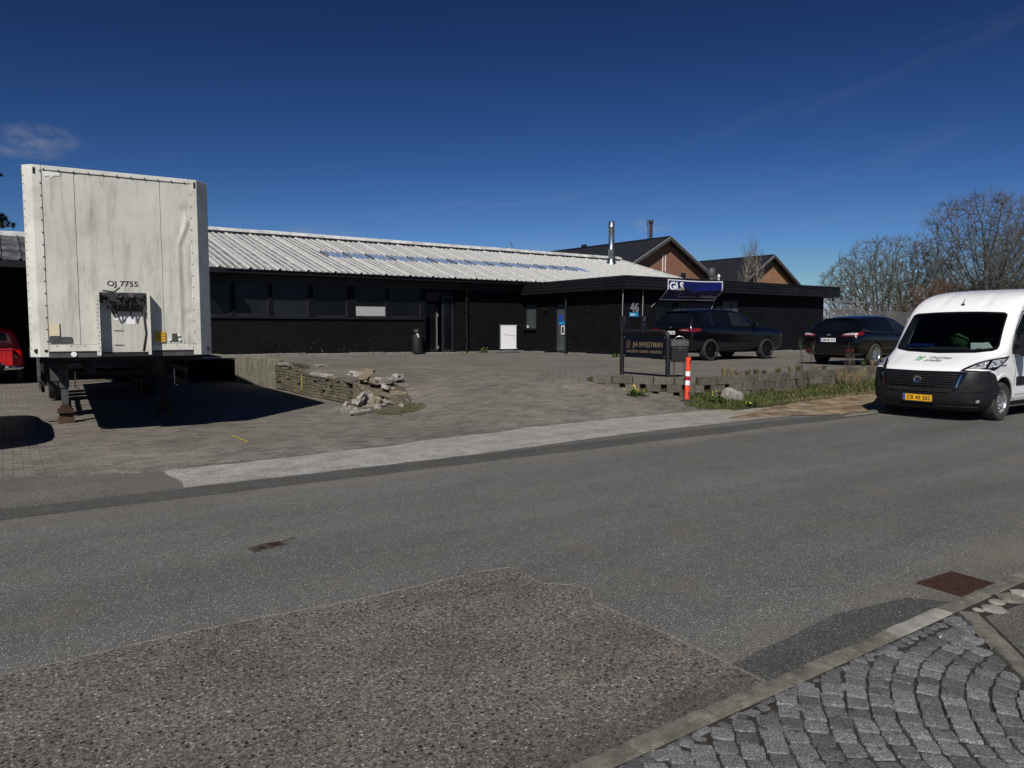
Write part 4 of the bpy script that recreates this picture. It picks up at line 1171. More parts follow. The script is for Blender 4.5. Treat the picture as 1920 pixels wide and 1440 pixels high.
# ---------------- flat-roofed wing
wing = thing('office_wing', 'low flat-roofed black brick wing with a broad boarded fascia, right of the yard', 'building', (26, 21.2, .53))
DOORY = (24.88, 25.68); WINY = (27.05, 27.9)
wb(wall('y', 20.0, 21.2, 28.0, .3, 3.4, .3, [(*DOORY, .62, 2.78), (*WINY, 1.62, 2.85)]), 'wall', MAT['brick'], wing)
wops = [(21.75, 22.75, 1.0, 2.75), (23.0, 25.3, .6, 2.75), (25.73, 26.85, 1.9, 2.88)]
wb(wall('x', 21.2, 20.3, 33.2, .3, 3.4, .3, wops), 'wall', MAT['brick'], wing)
mb = MB(); mb.box(32.9, 33.2, 21.5, 28, .3, 3.4); wb(mb, 'wall', MAT['brick'], wing)
mb = MB(); mb.box(20.3, 32.9, 21.55, 21.6, .3, 3.4); mb.box(20.35, 20.4, 21.6, 28, .3, 3.4); wb(mb, 'lining', MAT['void'], wing)
mb = MB(); mb.box(19.62, 33.85, 20.82, 28.0, 3.2, 3.24); wb(mb, 'soffit', MAT['soffit'], wing)
mb = MB(); mb.box(19.62, 33.85, 20.82, 29.5, 3.55, 3.62); wb(mb, 'flat_roof', MAT['roof_grey'], wing)
for k in range(4):
    z = 3.185+.122*k
    for a, b in ((19.60, 24.2), (24.2, 29.1), (29.1, 33.87)):
        m = MB(); m.prism([(20.80, z), (20.80, z+.118), (20.776, z+.112), (20.770, z+.01)], a+.002, b-.002, 'yz'); wb(m, 'fascia_board', MAT['board'], wing)
    for a, b in ((20.775, 24.6), (24.6, 28.2)):
        m = MB(); m.prism([(19.60, z), (19.60, z+.118), (19.576, z+.112), (19.570, z+.01)], a+.002, b-.002, 'xz')
        wb(m, 'fascia_board', MAT['board'], wing)
    m = MB(); m.box(33.87, 33.89, 20.78, 28, z, z+.118); wb(m, 'fascia_board', MAT['board'], wing)
m = MB(); m.box(19.54, 33.92, 20.74, 20.84, 3.674, 3.70); m.box(19.54, 19.64, 20.84, 28.2, 3.674, 3.70); m.box(33.84, 33.92, 20.84, 28, 3.674, 3.70); wb(m, 'cap_strip', MAT['blackframe'], wing)
y = 21.2
while y < 27.95:
    L = min(rr.uniform(.8, 1.5), 27.95-y)
    if not (DOORY[0]-.2 < y < DOORY[1]):
        mb = MB(); mb.box(19.95, 20.01, y, y+L-.012, .2, .64+rr.uniform(-.02,.02)); wb(mb, 'plinth_stone', MAT['plinth'], wing, bevel=.012)
    y += L
x = 20.0
while x < 33.1:
    L = min(rr.uniform(.8, 1.6), 33.15-x); mb = MB(); mb.box(x, x+L-.012, 21.14, 21.21, .2, .66+rr.uniform(-.03,.03)); wb(mb, 'plinth_stone', MAT['plinth'], wing, bevel=.012); x += L
d = window(wing, 'y', 20.0, *DOORY, .64, 2.76, fw=.07, rec=.10, name='door', pane='glass_grey', label='glazed grey door with blue stickers')
mb = MB(); mb.box(20.07, 20.083, 25.22, 25.5, 2.0, 2.28); wb(mb, 'sticker', MAT['plate_blue'], d)
mb = MB(); mb.box(20.065, 20.083, 24.93, 25.45, 1.84, 1.98); wb(mb, 'sticker', MAT['skyblue'], d)
mb = MB(); mb.box(20.07, 20.083, 25.08, 25.32, 1.42, 1.80); wb(mb, 'notice', MAT['white_panel'], d)
mb = MB(); mb.box(20.063, 20.069, 25.13, 25.27, 1.47, 1.75); wb(mb, 'notice', MAT['ink'], d)
mb = MB(); mb.box(19.98, 20.06, 24.94, 24.98, 1.45, 1.62); wb(mb, 'handle', MAT['steel_dark'], d)
mb = MB(); mb.box(19.55, 20.0, 24.8, 25.75, .4, .62); wb(mb, 'step', MAT['plinth'], wing, bevel=.01)
f = window(wing, 'y', 20.0, *WINY, 1.64, 2.83, fw=.05, rec=.06, pane='glass_grey', label='small frosted window')
mb = MB(); mb.box(20.045, 20.056, 27.72, 27.83, 1.71, 1.82); wb(mb, 'sticker', MAT['white_panel'], f)
mb = MB(); mb.box(19.9, 20.02, WINY[0]-.05, WINY[1]+.05, 1.59, 1.63); wb(mb, 'sill', MAT['blackframe'], wing)
window(wing, 'x', 21.2, 21.75, 22.75, 1.0, 2.75, pane='glass', trans=(2.1,))
window(wing, 'x', 21.2, 23.0, 25.3, .6, 2.75, fw=.08, pane='glass', name='entrance_door', mull=(23.78, 24.55))
window(wing, 'x', 21.2, 25.73, 26.85, 1.9, 2.88, pane='glass_grey', mull=(26.35,))
mb = MB(); mb.tube([(19.85, 24.72, .45), (19.85, 24.72, 3.2)], .05, 10); wb(mb, 'downpipe', MAT['blackframe'], wing, smooth=40)
mb = MB(); mb.cbox((19.94, 26.3, 2.55), (.12, .1, .16)); wb(mb, 'wall_lamp', MAT['blackframe'], wing)
mb = MB(); mb.tube([(33.6, 20.95, 3.15), (33.6, 20.95, 3.0)], .04, 8); wb(mb, 'spout', MAT['blackframe'], wing)
# number 46 and sticker beside the corner
nb = thing('house_number_sign', 'grey number 46 with a small blue sticker on the black wall near the corner', 'sign', (20.43, 21.19, 2.3))
text('46', .46, MAT['grey_print'], nb, frame((.03, -.012, .02), (1,0,0), (0,0,1)), 'number', bold=.012, extrude=.008, yscale=1.12)
mb = MB(); mb.box(-.24, .24, -.012, -.002, -.16, -.0); mb.build('sticker', MAT['skyblue'], nb)
mb = MB(); mb.box(-.19, .04, -.018, -.012, -.11, -.06); mb.build('lettering', MAT['white_panel'], nb)

# roof fan and small vent on the flat roof
rf = thing('roof_fan', 'round grey extractor fan on the flat roof, left of the second house', 'fan', (28.25, 24.0, 3.62))
mb = MB(); mb.lathe([(.0,0),(.13,0),(.13,.55),(.17,.56),(.18,.62),(.18,.92),(.16,.95),(0,.96)], 20); mb.build('housing', MAT['chassis'], rf, smooth=40)
mb = MB(); mb.lathe([(.19,.28),(.19,.34),(.14,.36),(.14,.26)], 20); mb.build('flange', MAT['steel'], rf, smooth=40)
sv = thing('vent_pipe', 'small pale vent pipe on the flat roof beside the round fan', 'vent', (28.9, 24.1, 3.62))
mb = MB(); mb.tube([(0,0,0),(0,0,.55)], .03, 8); mb.lathe([(0,.7),(.06,.68),(.07,.6),(.05,.53),(0,.52)], 12); mb.build('cowl', MAT['white'], sv)
mb = MB(); mb.box(-.2,.25,-.1,.1,.1,.35); mb.build('box', MAT['steel_dark'], sv)

# ---------------- open shed on the left with the vintage pickup
shed = thing('open_shed', 'black open-fronted shed with dark metal roof at the far left, behind the trailer', 'building', (-4, 27.4, -.12))
SY, SZ, SYR = 27.35, 3.76, 31.7
sl2 = (4.97-SZ)/(SYR-SY); me = roof_sheet(.52, 0, (SYR-SY)*math.hypot(1, sl2), MAT['roof_grey'], 'roof_sheet', .05, .0, 1)
x = -12; off = Vector(shed.location)
while x < 3.0:
    link('roof_sheet', me, shed, Vector((x, SY, SZ))-off, (math.atan(sl2), 0, 0)); x += .52
mb = MB(); mb.prism([(SY+.02, SZ-.12), (SY+.02, SZ-.02), (SYR, 4.94), (36, SZ), (36, SZ-.2), (SYR, 4.8)], -12, 3.1, 'yz'); wb(mb, 'roof_deck', MAT['void'], shed)
mb = MB(); mb.prism([(SYR-.3, 4.9), (SYR-.3, 5.02), (SYR, 5.1), (SYR+.3, 5.0)], -12, 3.1, 'yz'); wb(mb, 'ridge_cap', MAT['roof_white'], shed)
mb = MB(); mb.box(-12, 3.1, 35.9, 36.1, -.3, 3.7); mb.box(-12.1, -12, 27.6, 36, -.3, 3.7); mb.box(2.95, 3.15, 27.6, 36, -.3, 3.7); wb(mb, 'wall', MAT['void'], shed)
mb = MB(); mb.box(-12, 3.1, SY-.02, SY+.03, SZ-.22, SZ-.02); wb(mb, 'fascia', MAT['blackframe'], shed)
for x in (-11.9, -7.9, -3.9, 1.2):
    mb = MB(); mb.box(x, x+.14, 27.55, 27.69, -.3, 3.6); wb(mb, 'post', MAT['blackframe'], shed)

# ---------------- gabled houses behind
def gable_house(name, label, loc, rz, hw, L, slope, apex, wm, over=.7, lights=()):
    h = thing(name, label, 'house', loc, rz, 'brown gabled houses behind the workshop'); ez = apex-slope*hw
    mb = MB(); mb.prism([(-hw, 0), (hw, 0), (hw, ez-.15), (0, apex-.2), (-hw, ez-.15)], 0, L, 'xz'); mb.build('wall', MAT[wm], h)
    t = .22
    for s in (-1, 1):
        mb = MB(); e = hw+.6
        mb.prism([(0, apex), (s*e, apex-slope*e), (s*e, apex-slope*e-t), (0, apex-t)], -over, L+over, 'xz')
        r = mb.build('roof_slope', MAT['slate'], h)
        mb = MB(); mb.prism([(0, apex+.03), (s*e, apex-slope*e+.03), (s*e, apex-slope*e-.30), (0, apex-.30)], -over-.05, -over-.003, 'xz'); mb.build('bargeboard', MAT['chassis'], h)
        mb = MB(); mb.prism([(0, apex+.07), (s*(e+.03), apex-slope*(e+.03)+.07), (s*(e+.03), apex-slope*(e+.03)+.0), (0, apex+.0)], -over-.09, -over-.052, 'xz'); mb.build('rake_trim', MAT['trim_grey'], h)
        # courses of slates
        n = 20; mb = MB()
        for i in range(n):
            d0 = e*i/n; d1 = e*(i+1)/n
            mb.prism([(s*d0, apex-slope*d0+.015), (s*d1, apex-slope*d1+.04), (s*d1, apex-slope*d1+.002), (s*d0, apex-slope*d0+.002)], -over, L+over, 'xz')
        o = mb.build('slates', MAT['slate'], h); o['kind'] = 'stuff'
    mb = MB(); mb.box(-.12, .12, -over, L+over, apex+.02, apex+.10); mb.build('ridge_tiles', MAT['slate'], h)
    return h, ez
h1, ez = gable_house('brown_house', 'nearer brown rendered house with black gable roof, rising behind the steel chimney', (52.4, 50.2, .4), rad(3), 9.2, 34, .53, 9.95, 'render')
for x in (-.38, .0):
    mb = MB(); mb.box(x, x+.055, -.08, 0, 6.75, 8.35); mb.build('vent_slot', MAT['white'], h1, label='narrow pale vent strip high on the gable') ; 
for x, z0, z1 in ((-4.0, 6.0, 6.6), (2.3, 5.4, 6.75), (-1.2, 2.6, 3.8), (3.4, 2.6, 3.8)):
    f = MB(); f.box(x, x+.75, -.05, .02, z0, z1); w = f.build('window', MAT['chassis'], h1); g = MB(); g.box(x+.06, x+.69, -.06, -.05, z0+.06, z1-.06); g.build('pane', MAT['glass_dim'], w)
for yy, q in ((11.5, 3.0), (7.0, 3.0), ):
    s = .53; x = -q; zz = 9.95-s*q
    M = Matrix.Translation((x, yy, zz+.06)) @ Matrix.Rotation(-math.atan(s), 4, 'Y')
    f = MB(); f.cbox((0,0,.03), (.9, 1.3, .1), M); w = f.build('rooflight', MAT['chassis'], h1); g = MB(); g.cbox((0,0,.085), (.76, 1.16, .012), M); g.build('pane', MAT['skyglass'], w)
for yy in (20, 11):
    mb = MB(); mb.box(-.2, .2, yy, yy+.5, 10.0, 10.3); mb.build('ridge_vent', MAT['slate'], h1)
ch = thing('black_chimney_pipe', 'thin dark chimney pipe with ladder rungs on the ridge of the nearer brown house', 'chimney', (52.5, 52.2, 10.3))
mb = MB(); mb.lathe([(.16,-.1),(.16,1.60),(.22,1.63),(.24,1.85),(.20,1.95),(0,1.98)], 14); mb.build('pipe', MAT['flue_dark'], ch, smooth=40)
mb = MB(); mb.tube([(-.42,0,0),(-.42,0,1.9)], .03, 5); mb.tube([(-.55,0,1.2),(-.55,0,2.0)], .03, 5)
for i in range(8): mb.tube([(-.42,0,.2+.22*i),(-.2,0,.2+.22*i)], .022, 4)
mb.build('ladder', MAT['flue_dark'], ch)
h2, ez = gable_house('ochre_house', 'farther ochre house with black gable roof, right of the first behind the wing', (75.3, 55.3, .4), rad(3), 8.2, 30, .58, 9.95, 'render2')
M = Matrix.Translation((-3.3, 9.5, 9.95-.58*3.3+.06)) @ Matrix.Rotation(-math.atan(.58), 4, 'Y')
f = MB(); f.cbox((0,0,.03), (1.0, 2.2, .1), M); w = f.build('rooflight', MAT['white'], h2); g = MB(); g.cbox((0,0,.085), (.84, 2.0, .012), M); g.build('pane', MAT['white_panel'], w)
for x in (-2.5, 1.4):
    f = MB(); f.box(x, x+1, -.05, .02, 2.8, 4.1); w = f.build('window', MAT['white'], h2); g = MB(); g.box(x+.08, x+.92, -.06, -.05, 2.88, 4.02); g.build('pane', MAT['glass_dim'], w)

# ---------------- chain-link fence, boards and pallets beyond the wing
fe = thing('chain_link_fence', 'grey chain-link fence running right from behind the black wing', 'fence', (33.4, 22.6, .52))
LF = 26.0; hF = 2.15; fd = Vector((math.cos(rad(4)), math.sin(rad(4)), 0))
V = []; F = []; stp = .14
def wire(a, b, r=.0045):
    o = len(V); d = (b-a).normalized(); s = Vector((d.y*0+0, 1, 0)); u = d.cross(s).normalized()
    for p in (a, b): V.extend([tuple(p+u*r), tuple(p-u*r*.5+s*r), tuple(p-u*r*.5-s*r)])
    for j in range(3): F.append((o+j, o+(j+1) % 3, o+3+(j+1) % 3, o+3+j))
n = int((LF+hF)/stp)
for i in range(n):
    x = -hF+i*stp
    for s in (1, -1):
        xa, xb = (x, x+hF) if s > 0 else (x+hF, x); za, zb = 0.05, hF
        pa = Vector((xa, 0, za)); pb = Vector((xb, 0, zb))
        for lo in (0, LF):
            pass
        def clip(p, q):
            if p.x < 0: p = p.lerp(q, (0-p.x)/(q.x-p.x))
            if p.x > LF: p = p.lerp(q, (LF-p.x)/(q.x-p.x))
            return p
        if max(xa, xb) <= 0 or min(xa, xb) >= LF: continue
        a = clip(pa.copy(), pb); b = clip(pb.copy(), pa); wire(a, b, .010)
me = bpy.data.meshes.new('mesh'); me.from_pydata(V, [], F); me.materials.append(MAT['fence'])
o = link('wire_mesh', me, fe, rot=(0,0,rad(4))); o['kind'] = 'stuff'
for i in range(11):
    mb = MB(); p = fd*(i*2.6); mb.tube([(p.x, p.y+.03, 0), (p.x, p.y+.03, hF+.08)], .028, 8); mb.build('post', MAT['fence'], fe, smooth=40)
for z in (.1, hF):
    mb = MB(); q = fd*LF; mb.tube([(0, .02, z), (q.x, q.y+.02, z)], .008 if z < 1 else .012, 5); mb.build('tension_wire', MAT['fence'], fe)
# stack of steel racking / pallets behind the fence
st = thing('stacked_racks', 'grey slatted racks stacked up behind the chain-link fence', 'racks', (44.6, 27.0, .45))
for k in range(7):
    mb = MB(); z = .15+k*.46
    mb.box(0, 2.3, 0, .9, z, z+.10)
    for i in range(4): mb.box(i*.74, i*.74+.08, -.02, 0, z-.26 if z > .4 else 0, z)
    mb.build('rack', MAT['steel_dark'], st)


# ================================================================ SMALL THINGS BY THE BUILDINGS
def HB(x, y): return HY(x, y)
# blank pavement sign
ab = thing('pavement_sign', 'blank white poster stand on a grey base by the black wall', 'sign', (18.37, 26.95, HB(18.4, 26.95)+.01), rad(-3))
mb = MB(); mb.box(-.42,.42,-.05,.05,.17,1.22); mb.build('frame', MAT['chassis'], ab, bevel=.01)
mb = MB(); mb.box(-.40,.40,-.062,-.052,.20,1.20); mb.build('poster', MAT['white_panel'], ab)
mb = MB(); mb.prism([(-.26,.80),(.38,.73),(.38,.742),(-.26,.81)], -.066, -.063, 'xz'); mb.build('crease', MAT['chassis_dark'], ab)
for z in (1.19, .17): mb = MB(); mb.box(-.43,.43,-.07,-.045,z,z+.03); mb.build('rail', MAT['white'], ab)
mb = MB(); mb.prism([(-.52,0),(.52,0),(.52,.035),(.36,.09),(.2,.12),(-.2,.12),(-.36,.09),(-.52,.035)], -.24, .24, 'xz'); mb.build('base', MAT['greyroll'], ab, bevel=.02)
# litter bin
lb = thing('litter_bin', 'round black litter bin with hooded top against the brick wall', 'bin', (14.25, 27.65, HB(14.2,27.6)+.06))
mb = MB(); mb.lathe([(0,0),(.215,0),(.225,.03),(.225,.72),(.215,.75),(0,.75)], 22); mb.build('body', MAT['soffit'], lb, smooth=40)
mb = MB(); mb.lathe([(.225,.86),(.22,.90),(.18,.98),(.10,1.03),(0,1.04)], 22); mb.build('hood', MAT['blackframe'], lb, smooth=60)
for a in (40, 130, 220, 310): m_ = MB(); c, s = math.cos(rad(a))*.2, math.sin(rad(a))*.2; m_.box(c-.02,c+.02,s-.02,s+.02,.74,.87); m_.build('support', MAT['blackframe'], lb)
m_ = MB(); m_.prism([(-.17,.80),(-.04,.80),(-.05,.72),(-.02,.66),(-.06,.64),(-.1,.72)], -.232, -.222, 'xz'); m_.build('ashtray', MAT['white'], lb)
# charging boxes on posts
for i, (x, y, lbl, rz) in enumerate(((19.72, 21.05, 'left one of two black wall-side charging boxes, its cable running down to the ground', .3), (20.72, 20.98, 'right one of two black charging boxes, under the number 46 side of the corner', -.1))):
    cb = thing('charging_box', lbl, 'charger', (x, y, HB(x, y)), rz, 'car charging boxes')
    mb = MB(); mb.box(-.04,.04,-.03,.03,0,1.05); mb.build('post', MAT['blackframe'], cb)
    mb = MB(); mb.box(-.11,.11,-.09,.09,1.02,1.60); mb.build('housing', MAT['blackframe'], cb, bevel=.03)
    mb = MB(); mb.lathe([(.0,-.118),(.05,-.118),(.055,-.10),(.05,-.088)], 14, Matrix.Translation((0,0,1.32)), 'y'); mb.build('socket', MAT['plastic_gloss'], cb)
    mb = MB()
    for k, z in enumerate((1.50, 1.42, 1.24)): mb.box(-.055,.055,-.095,-.0905,z,z+.018)
    mb.build('markings', MAT['steel_dark'], cb)
    mb = MB(); mb.tube([(0,.02,1.58),(0,.02,1.75),(0,0,HB(x,y)*0+2.66)], .014, 6); mb.build('conduit', MAT['trim_grey'], cb)
    if i == 0:
        mb = MB(); mb.tube([(-.08,-.08,1.3),(-.28,-.12,1.15),(-.33,-.10,.8),(-.28,-.1,.4),(-.1,-.1,.1),(.5,-.15,.03),(1.0,-.1,.14),(1.5,-.2,.05),(2.2,-.3,.03)], .012, 6); mb.build('cable', MAT['rubber'], cb, smooth=True)
# company sign in a bent tube frame
sg = thing('company_sign', 'dark blue company sign in a bent black tube frame standing on the retaining wall', 'sign', (12.12, 12.22, .57), math.atan2(1.58, .12)+pi)
# local x runs from the far (left) post to the near (right) post
def arch(w, h, r):
    pts = [(-w/2, 0, 0), (-w/2, 0, h-r)]
    for k in range(1, 7): t = pi/2*k/6; pts.append((-w/2+r-r*math.cos(t), 0, h-r+r*math.sin(t)))
    pts.append((w/2-r, 0, h))
    for k in range(1, 7): t = pi/2*k/6; pts.append((w/2-r+r*math.sin(t), 0, h-r+r*math.cos(t)))
    pts += [(w/2, 0, 0)]; return pts
mb = MB(); mb.tube(arch(1.60, 1.02, .16), .052, 14); mb.build('frame', MAT['plastic'], sg, smooth=60)
mb = MB(); mb.box(-.73,.73,-.012,.012,.42,.93); mb.build('panel', MAT['signblue'], sg, bevel=.004)
for s in (-.70,.70):
    for z in (.46,.89): mb = MB(); mb.lathe([(0,-.019),(.01,-.019),(.012,-.012)], 8, Matrix.Translation((s,0,z)), 'y'); mb.build('bolt', MAT['steel_dark'], sg)
text('J/A INVESTMAN', .17, MAT['gold'], sg, frame((.13, -.0135, .665), (1,0,0), (0,0,1)), width=1.03, bold=.001)
text('CALLCENTER \u2022 LOGISTIK \u2022 RENG\u00d8RING', .085, MAT['gold'], sg, frame((.0, -.0135, .535), (1,0,0), (0,0,1)), width=1.24)
mb = MB(); mb.lathe([(.062,-.0145),(.070,-.0145),(.070,-.012),(.062,-.012)], 24, Matrix.Translation((-.55,0,.725)) @ Matrix.Diagonal((1,1,1.25,1)), 'y', closed=True)
mb.box(-.555,-.545,-.0145,-.012,.68,.77); mb.box(-.575,-.525,-.0145,-.012,.735,.742); mb.build('emblem', MAT['gold'], sg)
# mailbox
mx = thing('mailbox', 'black steel mailbox on two legs with a newspaper hoop, right of the company sign', 'mailbox', (12.42, 11.42, .57), rad(-42))
mb = MB(); mb.prism([(-.13,.35),(.10,.35),(.13,.72),(.08,.83),(-.13,.80)], -.18, .18, 'yz'); mb.build('body', MAT['plastic'], mx, bevel=.012)
mb = MB(); mb.prism([(-.15,.70),(-.135,.70),(-.12,.78),(.06,.84),(.06,.855),(-.15,.80)], -.19, .19, 'yz'); mb.build('lid', MAT['chassis'], mx, bevel=.004)
mb = MB(); mb.box(-.165,.165,-.142,-.132,.655,.672); mb.build('slot_trim', MAT['chassis'], mx)
mb = MB(); mb.lathe([(0,-.145),(.012,-.145),(.014,-.13)], 10, Matrix.Translation((0,0,.62)), 'y'); mb.build('lock', MAT['steel_dark'], mx)
for s in (-.11,.11):
    mb = MB(); mb.tube([(s,0,-.05),(s,0,.36)], .017, 8); mb.build('leg', MAT['steel'], mx, smooth=40)
mb = MB(); mb.tube([(.11*math.cos(pi*k/8), .0, .83+.09*math.sin(pi*k/8)) for k in range(9)], .013, 8); mb.build('hoop', MAT['steel'], mx, smooth=60)
# flexible marker post
mk = thing('marker_post', 'leaning orange-red plastic marker post with white reflective bands beside the wall', 'bollard', (11.80, 10.62, HY(11.8,10.6)), rad(20))
lean = Matrix.Rotation(rad(3.2), 4, 'Y')
def seg(z0, z1, r0, r1, mat, nm, d=.0):
    mb = MB(); mb.lathe([(r0-.012,z0),(r0,z0),(r1,z1),(r1-.012,z1)], 18, lean, closed=True); return mb.build(nm, mat, mk, smooth=40)
seg(.05,.36,.056,.052,MAT['red'],'post'); seg(.36,.46,.054,.053,MAT['white_panel'],'band'); seg(.46,.55,.054,.053,MAT['darkred'],'band'); seg(.55,.65,.054,.053,MAT['white_panel'],'band'); seg(.65,.95,.050,.058,MAT['red'],'post')
for z in (.20,.86):
    mb = MB(); mb.box(-.004,.014,-.062,-.045,z-.05,z+.03, lean @ Matrix.Rotation(rad(-35),4,'Z')); mb.build('slot', MAT['ink'], mk)
mb = MB(); mb.lathe([(.08,.0),(.16,.0),(.15,.03),(.09,.06),(.05,.07)], 8); mb.build('base', MAT['rubber'], mk)
mb = MB(); mb.box(-.2,.2,-.13,.13,0,.028); mb.build('base_plate', MAT['greyroll'], mk, bevel=.01)
# boulder in the grass
tag(link('boulder', stone(.44,.26,.32,41,MAT['rubble'],.22), None, (12.72,10.2,.20), (.3,.25,-.3)), 'pale broken boulder lying in the grass right of the marker post', 'boulder')

# ---------------- banner on the fascia
bn = thing('banner', 'navy blue cloth banner with white edge hanging from the wing fascia', 'banner', (23.45, 20.74, 3.63))
def BS(u, v, off=0.0):
    """u 0..1 left to right, v 0..1 top to bottom; local to the banner"""
    x = -1.64+3.30*u; z = -.03*math.sin(pi*u)*(1-v)-.81*v + .03*u
    swing = max(0, v-.50)*1.05
    fold = (.055*math.sin((u*1.0+v*.9)*9+.4)*sm(.1,.55,v)*sm(1.0,.6,abs(u*2-1)*.9) + .03*math.sin((u*1.6+v*1.2)*15)*sm(.2,.7,v)*u)
    y = -.02+swing*.85+fold*.8
    return Vector((x - .02*v, y-off, z))
def cloth(name, u0, u1, v0, v1, nu, nv, off, mat):
    mb = MB(); vs = []
    for o_ in (off, off-.004):
        for j in range(nv+1):
            for i in range(nu+1): vs.append(BS(u0+(u1-u0)*i/nu, v0+(v1-v0)*j/nv, o_))
    N = (nu+1)*(nv+1); fs = []
    for j in range(nv):
        for i in range(nu):
            a = j*(nu+1)+i; fs += [(a, a+nu+1, a+nu+2, a+1), (N+a, N+a+1, N+a+nu+2, N+a+nu+1)]
    for i in range(nu): fs += [(i, i+1, N+i+1, N+i), (nv*(nu+1)+i, N+nv*(nu+1)+i, N+nv*(nu+1)+i+1, nv*(nu+1)+i+1)]
    for j in range(nv): a = j*(nu+1); fs += [(a, N+a, N+a+nu+1, a+nu+1)]; a += nu; fs += [(a, a+nu+1, N+a+nu+1, N+a)]
    mb.add(vs, fs); return mb.build(name, mat, bn, smooth=40)
cloth('cloth', 0, 1, 0, 1, 60, 24, 0, MAT['banner'])
for a in ((0,1,0,.05,60,1),(0,1,.955,1,60,1),(0,.014,.05,.955,1,20),(.986,1,.05,.955,1,20)): cloth('border', *a, .006, MAT['banner_white'])
def fine_mesh(o, s=.035):
    bm = bmesh.new(); bm.from_mesh(o.data)
    bmesh.ops.triangulate(bm, faces=bm.faces)
    for _ in range(5):
        es = [e for e in bm.edges if e.calc_length() > s]
        if not es: break
        bmesh.ops.subdivide_edges(bm, edges=es, cuts=1); bmesh.ops.triangulate(bm, faces=bm.faces)
    bm.to_mesh(o.data); bm.free()
def on_cloth(o, off=.022):
    fine_mesh(o)
    for v in o.data.vertices:
        u, w = (v.co.x+1.64)/3.3, -v.co.z/.81
        p = BS(u, w, off-v.co.y); v.co = p
o = text('GLS', .40, MAT['banner_white'], bn, frame((-1.16, 0, -.42), (1,0,0), (0,0,1)), bold=.014, width=.80, extrude=.001, yscale=1.15); on_cloth(o)
mb = MB(); mb.lathe([(0,0),(.045,0),(.045,.002),(0,.002)], 16, Matrix.Translation((-.70,0,-.38)), 'y'); o = mb.build('dot', MAT['plate_yellow'], bn); on_cloth(o)
mb = MB(); mb.box(-.76,-.745,0,.001,-.66,-.44); 
for i in range(20): mb.box(-.76+.055*i,-.705+.055*i,0,.001,-.672,-.66)
o = mb.build('line', MAT['banner_white'], bn); on_cloth(o)
o = text('PakkeShop', .17, MAT['banner_white'], bn, frame((1.02, 0, -.70), (1,0,0), (0,0,1)), width=1.0, extrude=.001, shear=.25); on_cloth(o)
for (a, b) in ((BS(0,1), (-2.1,.44,-1.1)), (BS(1,1), (1.5,.44,-1.15))):
    mb = MB(); mb.tube([a, b], .006, 4); mb.build('cord', MAT['white'], bn)
# ================================================================ VEHICLES
def patch(func, poly, off=.006, depth=.012, res=.06, name='panel', mat=None, parent=None, smooth=40, back=None, build=True):
    """outline (u, v) laid on the surface func(u, v) -> (point, normal) as a plate of real thickness"""
    bm = bmesh.new(); pts = []
    n = len(poly)
    for i in range(n):
        a = Vector(poly[i]); b = Vector(poly[(i+1) % n]); k = max(1, int((b-a).length/res))
        for j in range(k): pts.append(a.lerp(b, j/k))
    f = bm.faces.new([bm.verts.new((p.x, p.y, 0)) for p in pts])
    if f.normal.z == 0: bm.normal_update()
    bmesh.ops.triangulate(bm, faces=[f], ngon_method='BEAUTY')
    for _ in range(7):
        es = [e for e in bm.edges if e.calc_length() > res*1.5]
        if not es: break
        bmesh.ops.subdivide_edges(bm, edges=es, cuts=1); bmesh.ops.triangulate(bm, faces=bm.faces)
        bmesh.ops.beautify_fill(bm, faces=bm.faces, edges=[e for e in bm.edges if not e.is_boundary])
    bm.verts.ensure_lookup_table(); bm.verts.index_update()
    V = []; 
    for v in bm.verts: V.append(func(v.co.x, v.co.y))
    top = [p+nn*off for p, nn in V]; bot = [(p+nn*(off-depth)) if back is None else p+nn*off+Vector(back) for p, nn in V]
    N = len(V); fs = []
    for f in bm.faces:
        idx = [v.index for v in f.verts]; fs.append(tuple(idx)); fs.append(tuple(N+i for i in reversed(idx)))
    for e in bm.edges:
        if e.is_boundary:
            a, b = [v.index for v in e.verts]; fs.append((a, b, N+b, N+a))
    bm.free(); mb = MB(); mb.add(top+bot, fs)
    if not build: return mb
    return mb.build(name, mat, parent, smooth=smooth)
def caster(obj, axis, sign):
    """surface function: parallel projection onto a mesh. axis 'y': (x,z); axis 'x': (y,z)"""
    bm = bmesh.new(); bm.from_mesh(obj.data); bvh = BVHTree.FromBMesh(bm); bm.free()
    def f(u, v):
        if axis == 'y': o = Vector((u, sign*5, v)); d = Vector((0, -sign, 0))
        elif axis == 'x': o = Vector((sign*9, u, v)); d = Vector((-sign, 0, 0))
        else: o = Vector((u, v, 9)); d = Vector((0, 0, -1))
        loc, nrm, i, _ = bvh.ray_cast(o, d)
        if loc is None: loc, nrm, i, _ = bvh.find_nearest(o+d*4)
        if nrm.dot(d) > 0: nrm = -nrm
        return loc, nrm
    return f
def cut(obj, cutters):
    for c in cutters:
        md = obj.modifiers.new('cut', 'BOOLEAN'); md.operation = 'DIFFERENCE'; md.object = c; md.solver = 'EXACT'
        md.material_mode = 'TRANSFER'
    baked(obj)
    for c in cutters: bpy.data.objects.remove(c)
    return obj
